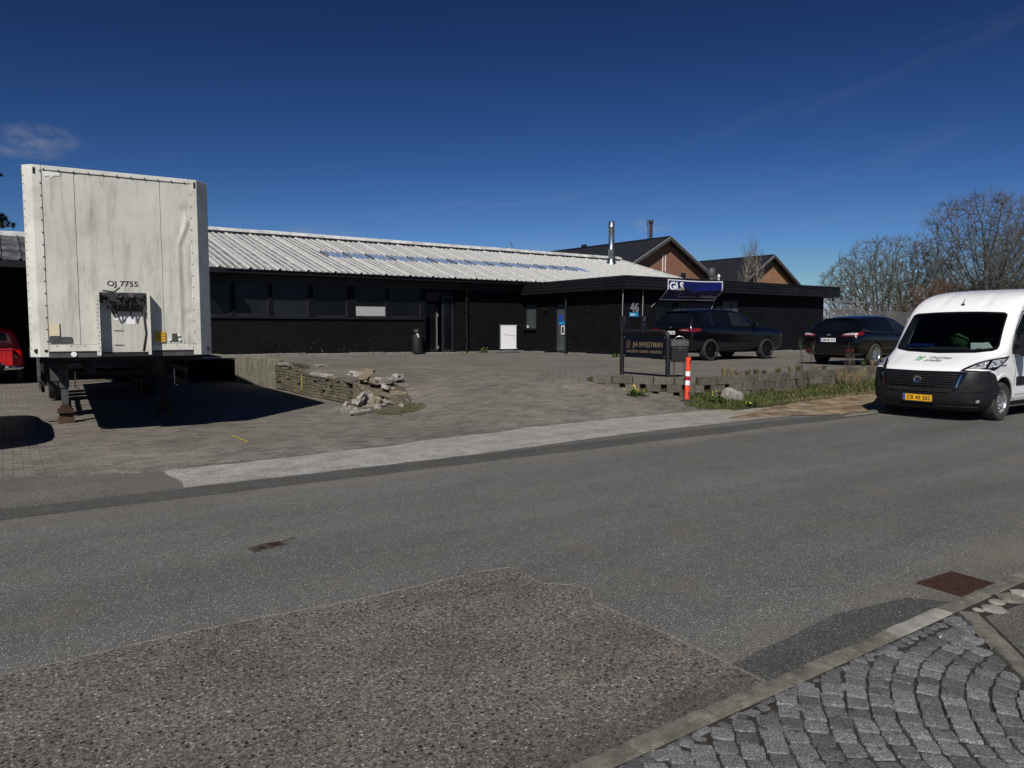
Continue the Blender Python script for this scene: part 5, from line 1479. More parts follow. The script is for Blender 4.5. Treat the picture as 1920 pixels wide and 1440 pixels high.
def wheel(parent, x, y, z, r, w, side, rim='alloy', spokes=5, tyre='rubber', rimr=.68, steel=False):
    """side +1: outer face towards +y"""
    W_ = bpy.data.objects.new('wheel', None); COL.objects.link(W_); W_.parent = parent; W_.location = (x, y, z)
    if side < 0: W_.rotation_euler = (0, 0, pi)
    R = r*rimr
    prof = [(R, -w/2), (R+.012, -w/2-.004), (r*.93, -w/2-.006), (r*.985, -w/2+.012), (r, -w/2+.035), (r, w/2-.035), (r*.985, w/2-.012), (r*.93, w/2+.006), (R+.012, w/2+.004), (R, w/2)]
    mb = MB(); mb.lathe(prof, 40, None, 'y'); mb.build('tyre', MAT[tyre], W_, smooth=30)
    mb = MB(); mb.lathe([(R, -w/2), (R*.93, -w/2+.03), (R*.9, w/2-.03), (R*.97, w/2-.002), (R+.003, w/2+.003)], 40, None, 'y'); mb.build('rim_barrel', MAT[rim], W_, smooth=40)
    mb = MB(); mb.lathe([(0, .0), (R*.88, .0), (R*.88, -.02), (0, -.02)], 30, None, 'y'); mb.build('brake_disc', MAT['chassis_dark'], W_)
    mb = MB()
    if steel:
        mb.lathe([(0, w/2-.02), (.055, w/2-.02), (.065, w/2-.03), (.10, w/2-.045), (.105, w/2-.06), (R*.62, w/2-.035), (R*.9, w/2-.075)], 32, None, 'y')
        mb.build('rim', MAT[rim], W_, smooth=40)
        for k in range(5):
            a = 2*pi*k/5; m2 = MB(); m2.lathe([(0,w/2-.03),(.012,w/2-.03),(.014,w/2-.06)], 8, Matrix.Translation((.082*math.cos(a),0,.082*math.sin(a))), 'y'); m2.build('wheel_nut', MAT['steel_dark'], W_)
        for k in range(12):
            a = 2*pi*k/12; m2 = MB(); m2.lathe([(0,w/2-.030),(.017,w/2-.032),(.019,w/2-.07)], 8, Matrix.Translation((R*.70*math.cos(a),-.012,R*.70*math.sin(a))), 'y'); o = m2.build('vent_hole', MAT['void'], W_)
    else:
        for k in range(spokes):
            a = 2*pi*k/spokes
            M = Matrix.Rotation(a, 4, 'Y'); ws = .045 if spokes < 7 else .018
            for q in ((-1, 1) if spokes >= 7 else (0,)):
                mb.add([M @ Vector(p) for p in ((-ws+q*.018, w/2-.035, .04), (ws+q*.018, w/2-.035, .04), (ws*.8+q*.045, w/2-.012, R*.95), (-ws*.8+q*.045, w/2-.012, R*.95), (-ws+q*.018, w/2-.07, .04), (ws+q*.018, w/2-.07, .04), (ws*.8+q*.045, w/2-.05, R*.95), (-ws*.8+q*.045, w/2-.05, R*.95))],
                       [(0,1,2,3),(4,7,6,5),(0,4,5,1),(1,5,6,2),(2,6,7,3),(3,7,4,0)])
        mb.lathe([(0, w/2-.02), (.05, w/2-.022), (.07, w/2-.04), (.07, w/2-.08)], 20, None, 'y')
        mb.build('rim', MAT[rim], W_, smooth=30)
    return W_
def plate(parent, M, w, h, txt, bgm='plate_white', eu=True):
    mb = MB(); mb.box(-w/2, w/2, -h/2, h/2, 0, .006, M); p = mb.build('number_plate', MAT[bgm], parent)
    if eu: mb = MB(); mb.box(-w/2+.003, -w/2+.042, -h/2+.003, h/2-.003, .006, .0072, M); mb.build('blue_band', MAT['plate_blue'], p)
    text(txt, h*.86, MAT['ink'], p, M @ Matrix.Translation((.022, -h*.31, .0062)), width=w*.80, bold=.0022, extrude=.0008, yscale=1.02)
    return p

# ---------------------------------------------------------------- white van
VX, VY = 13.80, 6.86
van = thing('delivery_van', 'white high-roof delivery van parked at the far kerb facing left', 'van', (VX, VY, 0), pi)
TAB = [ # z, xf, half width, corner sweep, rear x
 (.20,-.18,.84,.44,-5.30),(.27,-.06,.92,.50,-5.36),(.40,-.005,.985,.52,-5.40),(.60,.0,1.00,.52,-5.40),(.78,-.015,1.01,.53,-5.40),(.88,-.045,1.015,.54,-5.40),
 (.95,-.11,1.02,.53,-5.40),(1.03,-.28,1.02,.50,-5.40),(1.12,-.50,1.02,.43,-5.40),(1.20,-.71,1.02,.34,-5.40),(1.26,-.82,1.02,.29,-5.40),(1.45,-.98,1.01,.26,-5.40),
 (1.70,-1.18,1.0,.23,-5.39),(1.93,-1.38,.985,.20,-5.38),(2.05,-1.50,.975,.20,-5.37),(2.18,-1.68,.96,.22,-5.36),(2.28,-1.88,.94,.26,-5.34),(2.36,-2.14,.90,.34,-5.31),
 (2.41,-2.45,.84,.42,-5.26),(2.44,-2.78,.72,.42,-5.18),(2.455,-3.1,.55,.36,-5.10)]
def vtab(z, k):
    ps = TAB
    if z <= ps[0][0]: return ps[0][k]
    for i in range(len(ps)-1):
        if z <= ps[i+1][0]:
            p0 = ps[max(0, i-1)]; p1 = ps[i]; p2 = ps[i+1]; p3 = ps[min(len(ps)-1, i+2)]
            h = p2[0]-p1[0]; t = (z-p1[0])/h
            m1 = (p2[k]-p0[k])/max(1e-6, p2[0]-p0[0]); m2 = (p3[k]-p1[k])/max(1e-6, p3[0]-p1[0])
            return (2*t**3-3*t*t+1)*p1[k] + (t**3-2*t*t+t)*h*m1 + (-2*t**3+3*t*t)*p2[k] + (t**3-t*t)*h*m2
    return ps[-1][k]
def VS(u, z):
    """u: -1..1 across the front (left side +), beyond 1 metres back along the side"""
    xf, w, c, xr = (vtab(z, k) for k in (1, 2, 3, 4)); s = 1 if u > 0 else -1; a = abs(u)
    if a <= 1:
        t = a*pi/2
        e = .52  # squarish corner in plan
        y = w*(math.sin(t)**1.0)*.0 + w*min(1, a**.0 if False else (1-(1-a)**1.35) if a > 0 else 0)
        y = w*(1-(1-a)**1.5)
        x = xf - c*(a**2*.30+a**5*.70)
        # pressed valleys in the roof cap, raised centre of the bonnet
        kz = max(0, min(1, (z-2.02)/.1))*max(0, min(1, (2.44-z)/.08))
        x -= .028*kz*(math.exp(-((a-.30)/.055)**2)) - .010*kz*math.exp(-((a-.22)/.04)**2)
        kb = max(0, min(1, (z-.93)/.05))*max(0, min(1, (1.2-z)/.06))
        tt = max(0, min(1, (a-.36-(z-.93)*.35)/.07)); x -= .022*kb*tt*tt*(3-2*tt)
        return Vector((x, s*y, z))
    x = xf-c-(a-1)
    return Vector((max(x, xr), s*w, z))
def VSn(u, z):
    p = VS(u, z); e = .004
    du = VS(u+e, z)-VS(u-e, z); dz = VS(u, z+e)-VS(u, z-e); n = du.cross(dz)
    if n.length < 1e-9: n = Vector((1, 0, 0))
    n.normalize()
    c = Vector((-2.5, 0, 1.2)); 
    if n.dot(p-c) < 0: n = -n
    return p, n
def van_body():
    mb = MB(); zs = []
    z = .20
    while z < 2.45: zs.append(z); z += .033
    zs.append(2.455)
    NF = 40; NS = 50
    vs = []; 
    for z in zs:
        ring = [VS(-1+2*i/NF, z) for i in range(NF+1)]  # right to left
        xf, w, c, xr = (vtab(z, k) for k in (1, 2, 3, 4)); x0 = xf-c
        left = [Vector((x0+(xr-x0)*(i/NS), w, z)) for i in range(1, NS+1)]
        rear = [Vector((xr, w-2*w*i/10, z)) for i in range(1, 11)]
        right = [Vector((xr+(x0-xr)*(i/NS), -w, z)) for i in range(1, NS)]
        ring += left+rear+right; vs += ring
    n = len(ring); k = len(zs)
    fs = [(j*n+i, j*n+(i+1) % n, (j+1)*n+(i+1) % n, (j+1)*n+i) for j in range(k-1) for i in range(n)]
    fs += [tuple(range(n))[::-1], tuple((k-1)*n+i for i in range(n))]
    mb.add(vs, fs); o = mb.build('body', [MAT['vanwhite'], MAT['cabin']], van, smooth=35)
    return o
vb = van_body()
vb.parent = None
def cyl_cutter(x, z, r, mat, w=3.0, y0=None, y1=None):
    mb = MB(); mb.lathe([(0, y0 if y0 is not None else -w), (r, y0 if y0 is not None else -w), (r, y1 if y1 is not None else w), (0, y1 if y1 is not None else w)], 40, Matrix.Translation((x, 0, z)), 'y')
    return mb.build('cutter', mat)
WS = [(-.86,1.30),(.86,1.30),(.80,1.45),(.60,1.93),(.5,1.955),(-.5,1.955),(-.60,1.93),(-.80,1.45)]
def shrink(poly, k, c=None):
    cx = sum(p[0] for p in poly)/len(poly); cy = sum(p[1] for p in poly)/len(poly)
    return [(cx+(x-cx)*k, cy+(y-cy)*k) for x, y in poly]
# the u coordinate runs faster than y near the middle: windscreen outline in (u, z)
def uy_(y, z):
    w = vtab(z, 2); q = min(1, abs(y)/w); a = 1-(1-q)**(1/1.5); return math.copysign(a, y)
WSY = [(-.90,1.285),(-.84,1.25),(-.60,1.215),(0,1.195),(.60,1.215),(.84,1.25),(.90,1.285),(.91,1.34),(.88,1.60),(.855,1.88),(.845,1.92),(.81,1.945),(.40,1.965),(0,1.97),(-.40,1.965),(-.81,1.945),(-.845,1.92),(-.855,1.88),(-.88,1.60),(-.91,1.34)]
def uvy(poly): 
    out = []
    n = len(poly)
    for i in range(n):
        a = Vector(poly[i]); b = Vector(poly[(i+1) % n]); k = max(1, int((b-a).length/.08))
        for j in range(k): p = a.lerp(b, j/k); out.append((uy_(p.x, p.y), p.y))
    return out
cav = patch(VSn, uvy(shrink(WSY, .955)), off=.05, res=.09, build=False, back=(-1.25, 0, .0)).build('cutter', MAT['cabin'])
arch = [cyl_cutter(-.97, .36, .43, MAT['cabin']), cyl_cutter(-4.42, .36, .43, MAT['cabin'])]
# side window openings through the cab
sw = [(-1.62,1.32),(-1.30,1.33),(-1.42,1.60),(-1.72,1.90),(-1.86,1.96),(-2.30,1.96),(-2.30,1.30)]
mb = MB(); mb.prism(sw, -1.3, 1.3, 'xz'); swc = mb.build('cutter', MAT['cabin'])
cut(vb, [cav]+arch+[swc]); vb.parent = van
vb.data.set_sharp_from_angle(angle=rad(35))
patch(VSn, uvy(WSY), .004, .010, .09, 'windscreen', MAT['windscreen'], van)
# black ceramic border of the windscreen
def ring_patch(poly_o, poly_i, name, mat, off):
    """strip between two matching outlines"""
    mb = MB(); n = len(poly_o); vs = []
    for P in (poly_o, poly_i):
        for u, z in P: p, nn = VSn(u, z); vs.append(p+nn*off)
    for P in (poly_o, poly_i):
        for u, z in P: p, nn = VSn(u, z); vs.append(p+nn*(off-.008))
    fs = []
    for i in range(n): j = (i+1) % n; fs += [(i, j, n+j, n+i), (2*n+i, 3*n+i, 3*n+j, 2*n+j), (i, 2*n+i, 2*n+j, j), (n+i, n+j, 3*n+j, 3*n+i)]
    mb.add(vs, fs); return mb.build(name, mat, van, smooth=40)
po = uvy(WSY)
def inset_ws(p, k):
    out = []
    for (u, z) in p:
        zc = 1.60; out.append((u*(1-.045*k), zc+(z-zc)*(1-(.15 if z < 1.35 else .07)*k)))
    return out
ring_patch(po, inset_ws(po, 1), 'windscreen_seal', MAT['plastic_gloss'], .008)
# cab interior
mb = MB()
mb.prism([(-.95,1.16),(-.98,1.26),(-1.25,1.31),(-1.55,1.27),(-1.62,1.0),(-1.5,.8)], -.88, .88, 'xz'); mb.build('dashboard', MAT['cabin'], van)
mb = MB(); mb.box(-2.34,-2.30,-.9,.9,.9,2.0); mb.build('bulkhead', MAT['cabin'], van)
for y in (-.55, -.05, .52):
    mb = MB(); mb.prism([(-1.98,.95),(-2.14,1.60),(-2.24,1.62),(-2.2,.95)], y-.22, y+.22, 'xz'); mb.prism([(-2.10,1.62),(-2.13,1.80),(-2.21,1.80),(-2.2,1.62)], y-.11, y+.11, 'xz'); mb.build('seat', MAT['chassis_dark'], van, bevel=.03)
M = Matrix.Translation((-1.62, .50, 1.30)) @ Matrix.Rotation(rad(-62), 4, 'Y')
mb = MB(); mb.tube([M @ Vector((.19*math.cos(2*pi*k/24), .19*math.sin(2*pi*k/24), 0)) for k in range(25)], .014, 6); mb.tube([M @ Vector((-.19,0,0)), M @ Vector((.19,0,0))], .02, 6); mb.build('steering_wheel', MAT['plastic'], van, smooth=40)
for s in (-1, 1):
    mb = MB(); mb.tube([(-1.30, s*.90, 1.34),(-1.60, s*.885, 1.78)], .022, 6); mb.build('pillar_trim', MAT['cabin_light'], van)
def world(v): return van.matrix_world @ Vector(v)
bpy.context.view_layer.update()
def vobj(name, label, cat, mbx, mat, bevel=0):
    """loose things lying inside the cab"""
    o = mbx.build(name, mat, bevel=bevel); o.location = (VX, VY, 0); o.rotation_euler = (0,0,pi); return tag(o, label, cat)
mb = MB(); mb.box(-1.42,-1.12,-.84,-.42,1.305,1.36); vobj('document_tray', 'blue plastic tray on the van dashboard behind the left of its windscreen', 'tray', mb, MAT['bluebox'], .01)
bm = bmesh.new(); bmesh.ops.create_icosphere(bm, subdivisions=3, radius=1)
for v in bm.verts:
    k = 1+.35*noise.noise(v.co*1.7+Vector((3,1,2))); k *= 1+.18*noise.noise(v.co*5); v.co = Vector((v.co.x*.11*k, v.co.y*.15*k*(1.1-.45*v.co.z), v.co.z*.21*k))
me = bpy.data.meshes.new('jacket'); bm.to_mesh(me); bm.free(); me.materials.append(MAT['jacket']); me.polygons.foreach_set('use_smooth', [True]*len(me.polygons))
o = link('jacket', me, None, world((-1.86, -.15, 1.46)), (0, 0, pi)); tag(o, 'crumpled green jacket on the middle seat of the white van', 'jacket')
mb = MB(); Mx = Matrix.Translation((-1.16, .52, 1.33)) @ Matrix.Rotation(rad(25), 4, 'Z') @ Matrix.Rotation(rad(28), 4, 'Y'); mb.box(-.13,.13,-.15,.12,0,.004, Mx); mb.box(-.10,.12,-.08,.17,.006,.010, Mx @ Matrix.Rotation(.3,4,'Z'))
vobj('paper', 'loose white papers on the van dashboard below the steering wheel', 'paper', mb, MAT['white_panel'])

# ---- front end of the van
def P2(name, poly, off, depth, mat, res=.06, parent=None): return patch(VSn, poly, off, depth, res, name, MAT[mat], parent or van)
# bumper skin wraps round to the wheel arches; its upper edge dips under the lamps
top = [(-1.30,.60),(-1.10,.80),(-.97,.875),(-.90,.905),(-.78,.90),(-.55,.895),(0,.885),(.55,.895),(.78,.90),(.90,.905),(.97,.875),(1.10,.80),(1.30,.60)]
bump = top[::-1][0:0]+[(x, z) for x, z in top] + [(1.24,.42),(1.20,.30),(1.13,.225),(.9,.205),(0,.205),(-.9,.205),(-1.13,.225),(-1.20,.30),(-1.24,.42)]
bump = [(u, z) if abs(u) <= 1 else (math.copysign(1+(abs(u)-1)*1.0, u), z) for u, z in bump]
P2('bumper', bump, .018, .03, 'plastic', .07)
P2('grille_surround', [(-.62,.880),(.62,.880),(.60,.80),(.50,.58),(.42,.55),(-.42,.55),(-.50,.58),(-.60,.80)], .030, .012, 'plastic_gloss')
gb = P2('grille', [(-.50,.85),(.50,.85),(.49,.79),(.42,.62),(-.42,.62),(-.49,.79)], .033, .012, 'void')
for i, z in enumerate((.835,.795,.755,.715,.675,.635)):
    u = .50-.012*i; P2('slat', [(-u,z+.012),(u,z+.012),(u,z-.008),(-u,z-.008)], .048, .018, 'plastic', .1, gb)
for s in (-1, 1): P2('grille_trim', [(s*.53,.83),(s*.545,.83),(s*.50,.62),(s*.485,.62)], .038, .01, 'chrome', .1)
gl2 = P2('lower_grille', [(-.44,.59),(.44,.59),(.42,.525),(-.42,.525)], .034, .012, 'void')
for i in range(9): u = -.36+.09*i; P2('slat', [(u-.008,.59),(u+.008,.59),(u+.008,.525),(u-.008,.525)], .040, .01, 'plastic', .1, gl2)
P2('splitter', [(-.85,.29),(.85,.29),(.80,.235),(-.80,.235)], .032, .03, 'chassis_dark')
for s in (-1, 1):
    P2('bumper_recess', [(s*.60,.66),(s*.93,.70),(s*.97,.67),(s*.93,.59),(s*.60,.57)], .022, .01, 'void')
    P2('bumper_blade', [(s*.56,.565),(s*.86,.575),(s*.955,.63),(s*.985,.71),(s*1.0,.69),(s*.985,.61),(s*.88,.545),(s*.56,.535)], .034, .02, 'plastic')
    P2('fog_lamp_recess', [(s*.62,.40),(s*.80,.43),(s*.90,.42),(s*.86,.35),(s*.66,.34)], .024, .012, 'void')
    fl_ = P2('fog_lamp', [(s*.78,.405),(s*.82,.41),(s*.84,.38),(s*.81,.36),(s*.78,.37)], .030, .01, 'lamp_clear', .03)
    hl_poly = [(s*.50,.912),(s*.56,.975),(s*.64,1.04),(s*.76,1.095),(s*.90,1.135),(s*1.0,1.155),(s*1.14,1.165),(s*1.12,1.08),(s*1.06,.985),(s*.98,.93),(s*.84,.905),(s*.60,.898)]
    hl = P2('headlight', hl_poly, .014, .03, 'plastic_gloss', .05)
    P2('reflector', [(s*.60,.950),(s*.68,1.02),(s*.79,1.072),(s*.82,.955),(s*.72,.935)], .020, .01, 'lamp_clear', .03, hl)
    P2('reflector', [(s*.835,1.08),(s*.92,1.105),(s*1.04,1.125),(s*1.03,1.04),(s*.96,.975),(s*.86,.95)], .020, .01, 'lamp_clear', .03, hl)
    for (lu, lz, lr) in ((.70,.985,.030),(.775,1.01,.026),(.89,1.03,.032),(.965,1.06,.026),(.91,.975,.018)):
        q_, nn_ = VSn(s*lu, lz); Ml = Matrix.Translation(q_+nn_*.020) @ nn_.to_track_quat('Z', 'Y').to_matrix().to_4x4()
        mb = MB(); mb.lathe([(0,-.004),(lr*.5,.002),(lr*.85,.010),(lr,.012),(lr*1.08,.004)], 14, Ml); mb.build('lens', MAT['chrome'], hl, smooth=30)
    P2('running_light', [(s*.56,.915),(s*.60,.935),(s*.90,.93),(s*.93,.918),(s*.80,.910)], .022, .008, 'white', .04, hl)
    # front arch flare
    mbf = MB(); pr = []
    for k in range(15):
        a = rad(5+170*k/14); pr.append((a, .44, .49))
    vs = []; 
    for a, r0, r1 in pr:
        for r in (r0, r1):
            x = -.97-r*math.cos(a)*1.0; z = .36+r*math.sin(a)
            vs += [Vector((x, s*(vtab(z, 2)+.012 if True else 0), z)), Vector((x, s*(vtab(z, 2)-.02), z))]
    fs = []
    for k in range(14): b = k*4; c = b+4; fs += [(b, c, c+2, b+2), (b+1, b+3, c+3, c+1), (b, b+1, c+1, c), (b+2, c+2, c+3, b+3)]
    fs += [(0,2,3,1), (56,57,59,58)]
    mbf.add(vs, fs); mbf.build('arch_flare', MAT['vanwhite'], van, smooth=40)
# door, side window, seams on both sides; u = 1 + metres behind the front corner
def side_u(x, z): return 1+(vtab(z, 1)-vtab(z, 3)-x)
def SP(name, poly, off, depth, mat, s=1, res=.08, parent=None):
    def f(u, v): return VSn(s*side_u(u, v), v)
    return patch(f, poly, off, depth, res, name, MAT[mat], parent or van)
for s in (1, -1):
    SP('side_window', [(-1.34,1.30),(-1.30,1.33),(-1.42,1.62),(-1.70,1.92),(-1.84,1.99),(-2.36,1.99),(-2.36,1.27),(-1.6,1.28)], .004, .008, 'side_glass', s)
    sw_o = [(-1.30,1.26),(-1.25,1.31),(-1.38,1.62),(-1.68,1.96),(-1.84,2.03),(-2.40,2.03),(-2.40,1.23)]
    for a, b in zip(sw_o, sw_o[1:]+sw_o[:1]):
        mb = MB(); p = VSn(s*side_u(*a), a[1]); q = VSn(s*side_u(*b), b[1]); mb.tube([p[0]+p[1]*.004, q[0]+q[1]*.004], .012, 5); mb.build('window_seal', MAT['plastic'], van)
    seam = [(-1.40,.52),(-1.45,.9),(-1.32,1.05),(-1.22,1.25),(-1.30,1.50),(-1.55,1.88),(-1.78,2.08),(-2.47,2.09),(-2.47,.45),(-1.50,.45)]
    mb = MB()
    for a, b in zip(seam, seam[1:]):
        p = VSn(s*side_u(*a), a[1]); q = VSn(s*side_u(*b), b[1]); mb.tube([p[0], q[0]], .0045, 4)
    mb.build('door_seam', MAT['ink'], van)
    SP('rub_strip', [(-1.52,.62),(-2.45,.62),(-2.45,.78),(-1.50,.78)], .015, .02, 'plastic', s)
    SP('rub_strip', [(-2.52,.62),(-3.9,.62),(-3.9,.78),(-2.52,.78)], .015, .02, 'plastic', s)
    SP('sill', [(-1.45,.24),(-3.95,.24),(-3.95,.33),(-1.45,.33)], .010, .02, 'plastic', s)
    SP('door_handle', [(-2.20,1.10),(-2.40,1.10),(-2.40,1.15),(-2.20,1.15)], .03, .03, 'plastic', s)
    # mirror
    if s < 0: continue   # the kerb-side mirror is folded out of sight in the photo
    mr = bpy.data.objects.new('wing_mirror', None); COL.objects.link(mr); mr.parent = van
    mb = MB(); mb.prism([(-1.26,1.20),(-1.24,1.34),(-1.40,1.56),(-1.50,1.40),(-1.46,1.20)], s*.98, s*1.03, 'xz'); mb.build('bracket', MAT['plastic'], mr, bevel=.01)
    for z0_, z1_ in ((1.36,1.43),(1.20,1.26)):
        mb = MB(); mb.box(-1.40,-1.30, min(s*1.02,s*1.16), max(s*1.02,s*1.16), z0_, z1_); mb.build('arm', MAT['plastic'], mr, bevel=.015)
    mb = MB(); mb.cbox((-1.36, s*1.22, 1.36), (.16,.24,.40)); mb.build('shell', MAT['plastic'], mr, bevel=.05)
    mb = MB(); mb.cbox((-1.445, s*1.22, 1.37), (.004,.20,.30)); mb.build('glass', MAT['chrome'], mr)
text('DUCATO', .045, MAT['ink'], van, frame((-.93, 1.0285, .985), (-1,0,0), (0,0,1)), width=.20)
for s in (1, -1):
    for x in (-.97, -4.42): wheel(van, x, s*.90, .345, .345, .20, s, 'alloy', 5, 'tyre_dusty', .60, steel=True)
# bonnet seams, badge, number plate, lettering, wipers, aerial, roof ribs
for s in (1, -1):
    mb = MB(); pts = [VSn(s*u, z)[0]+VSn(s*u, z)[1]*.002 for u, z in ((.50,.91),(.56,.99),(.66,1.07),(.80,1.13),(.90,1.17),(.93,1.23))]; mb.tube(pts, .005, 4); mb.build('bonnet_seam', MAT['grey_print'], van)
p, n_ = VSn(0, .735)
mb = MB(); mb.lathe([(0,.0),(.050,.0),(.058,.006),(.066,.006),(.070,-.004),(.070,-.02)], 28, Matrix.Translation(p+Vector((.052,0,0))) @ Matrix.Rotation(rad(90),4,'Y'), 'z'); mb.build('badge', MAT['chrome'], van, smooth=40)
mb = MB()
for k in (-1.5,-.5,.5,1.5): mb.box(p.x+.054, p.x+.0595, k*.020-.006, k*.020+.006, .705, .765)
mb.build('badge_letters', MAT['chassis_dark'], van)
p, n_ = VSn(0, .40)
Mp = frame((p.x+.022, 0, .40), (0,1,0), (0,0,1)); plate(van, Mp, .52, .115, 'CR 45 262', 'plate_yellow')
mb = MB(); mb.box(-.30,.30,-.075,.065,-.005,.002, Mp); mb.build('plate_holder', MAT['plastic'], van)
text('WWW.THOMASPRAEFAB.DK', .022, MAT['gold'], van, frame((p.x+.0245, 0, .328), (0,1,0), (0,0,1)), width=.46)
def on_bonnet(o, zc, y0, sc=1.0):
    fine_mesh(o, .02)
    for v in o.data.vertices:
        y = y0+v.co.x; z = zc+v.co.y; p, nn = VSn(uy_(y, z), z); v.co = p+nn*(.004+v.co.z)
o = text('thomas', .14, MAT['ink'], van, Matrix.Identity(4), align='LEFT', shear=.12, width=.38, yscale=.44, extrude=.0004); on_bonnet(o, 1.100, -.05)
o = text('praefab', .14, MAT['ink'], van, Matrix.Identity(4), align='LEFT', shear=.12, width=.29, yscale=.44, extrude=.0004); on_bonnet(o, 1.052, -.08)
mb = MB()
for poly in ([(0,.05),(.13,.05),(.13,.065),(0,.065)],[(0,0),(.03,0),(.055,.09),(.04,.09),(.02,.015),(0,.015)],[(.03,0),(.09,0),(.115,.09),(.10,.09),(.08,.015),(.03,.015)],[(.09,.0),(.105,.0),(.14,.095),(.125,.095)],[(.0,.05),(.02,.085),(.05,.085),(.05,.095),(.015,.095),(-.01,.05)]):
    mb.prism([(a*.85, b*.8) for a, b in poly], 0, .0015, 'xy')
o = mb.build('logo', MAT['green_print'], van); on_bonnet(o, 1.062, -.26)
for y0, y1 in ((-.62,-.02),(.02,.66)):
    mb = MB(); pts = []
    for k in range(8):
        y = y0+(y1-y0)*k/7; z = 1.24+.02*math.sin(k) + (.03*k/7); p, nn = VSn(uy_(y, z), z); pts.append(p+nn*.02)
    mb.tube(pts, .008, 5); mb.build('wiper', MAT['plastic'], van)
p, nn = VSn(.0, 2.12)
mb = MB(); mb.tube([p, p+Vector((-.06,0,.12))], .006, 5); mb.lathe([(0,-.02),(.035,-.01),(.03,.02),(0,.03)], 12, Matrix.Translation(p)); mb.build('aerial', MAT['ink'], van)
p, nn = VSn(.60, 1.9)
mb = MB(); mb.box(-2.32,-.0,-.0,.0,0,0) if False else None
mb = MB(); mb.cbox((-2.8,0,.26),(4.4,1.5,.16)); mb.build('underbody', MAT['chassis_dark'], van)
for s in (1,-1):
    mb = MB(); mb.prism([(-5.405,1.0),(-5.405,1.5),(-5.33,1.5),(-5.33,1.0)], s*.93, s*1.0, 'xz'); mb.build('tail_light', MAT['lamp_red'], van)

# ---------------------------------------------------------------- cars by lofted sections
def car_body(parent, name, mat, st, arches, floor_cut=True):
    """st: x, zb, zbelt, ztop, half width sill, belt, top, crown"""
    mb = MB(); vs = []
    for (x, zb, zm, zt, wb_, wm, wt, cr) in st:
        half = [(0, zb), (wb_*.85, zb), (wb_, zb+.06), (wm, (zb+zm)*.52), (wm*.995, zm-.10), (wm*.955, zm), ((wm*.955+wt)/2+.01, (zm+zt)/2), (wt, zt-.07), (wt*.86, zt-.01), (wt*.45, zt+cr*.8), (0, zt+cr)]
        ring = [Vector((x, y, z)) for y, z in half] + [Vector((x, -y, z)) for y, z in half[-2:0:-1]]
        vs += ring
    n = len(ring); k = len(st)
    fs = [(j*n+i, j*n+(i+1) % n, (j+1)*n+(i+1) % n, (j+1)*n+i) for j in range(k-1) for i in range(n)]
    fs += [tuple(range(n)), tuple((k-1)*n+i for i in range(n-1, -1, -1))]
    mb.add(vs, fs); o = mb.build(name, [MAT[mat], MAT['void']])
    md = o.modifiers.new('s', 'SUBSURF'); md.levels = 3; md.render_levels = 3
    baked(o)
    if arches: cut(o, [cyl_cutter(x, z, r, MAT['void']) for x, z, r in arches])
    o.data.polygons.foreach_set('use_smooth', [True]*len(o.data.polygons)); o.data.set_sharp_from_angle(angle=rad(40))
    o.parent = parent; return o
def band(f, pts, r, name, mat, parent):
    mb = MB(); q = [f(*p) for p in pts]; mb.tube([a+n_*.002 for a, n_ in q], r, 5); return mb.build(name, MAT[mat], parent, smooth=60)
def densify(p, s=.12):
    out = []
    for a, b in zip(p, p[1:]):
        a, b = Vector(a), Vector(b); k = max(1, int((b-a).length/s)); out += [tuple(a.lerp(b, j/k)) for j in range(k)]
    return out+[p[-1]]

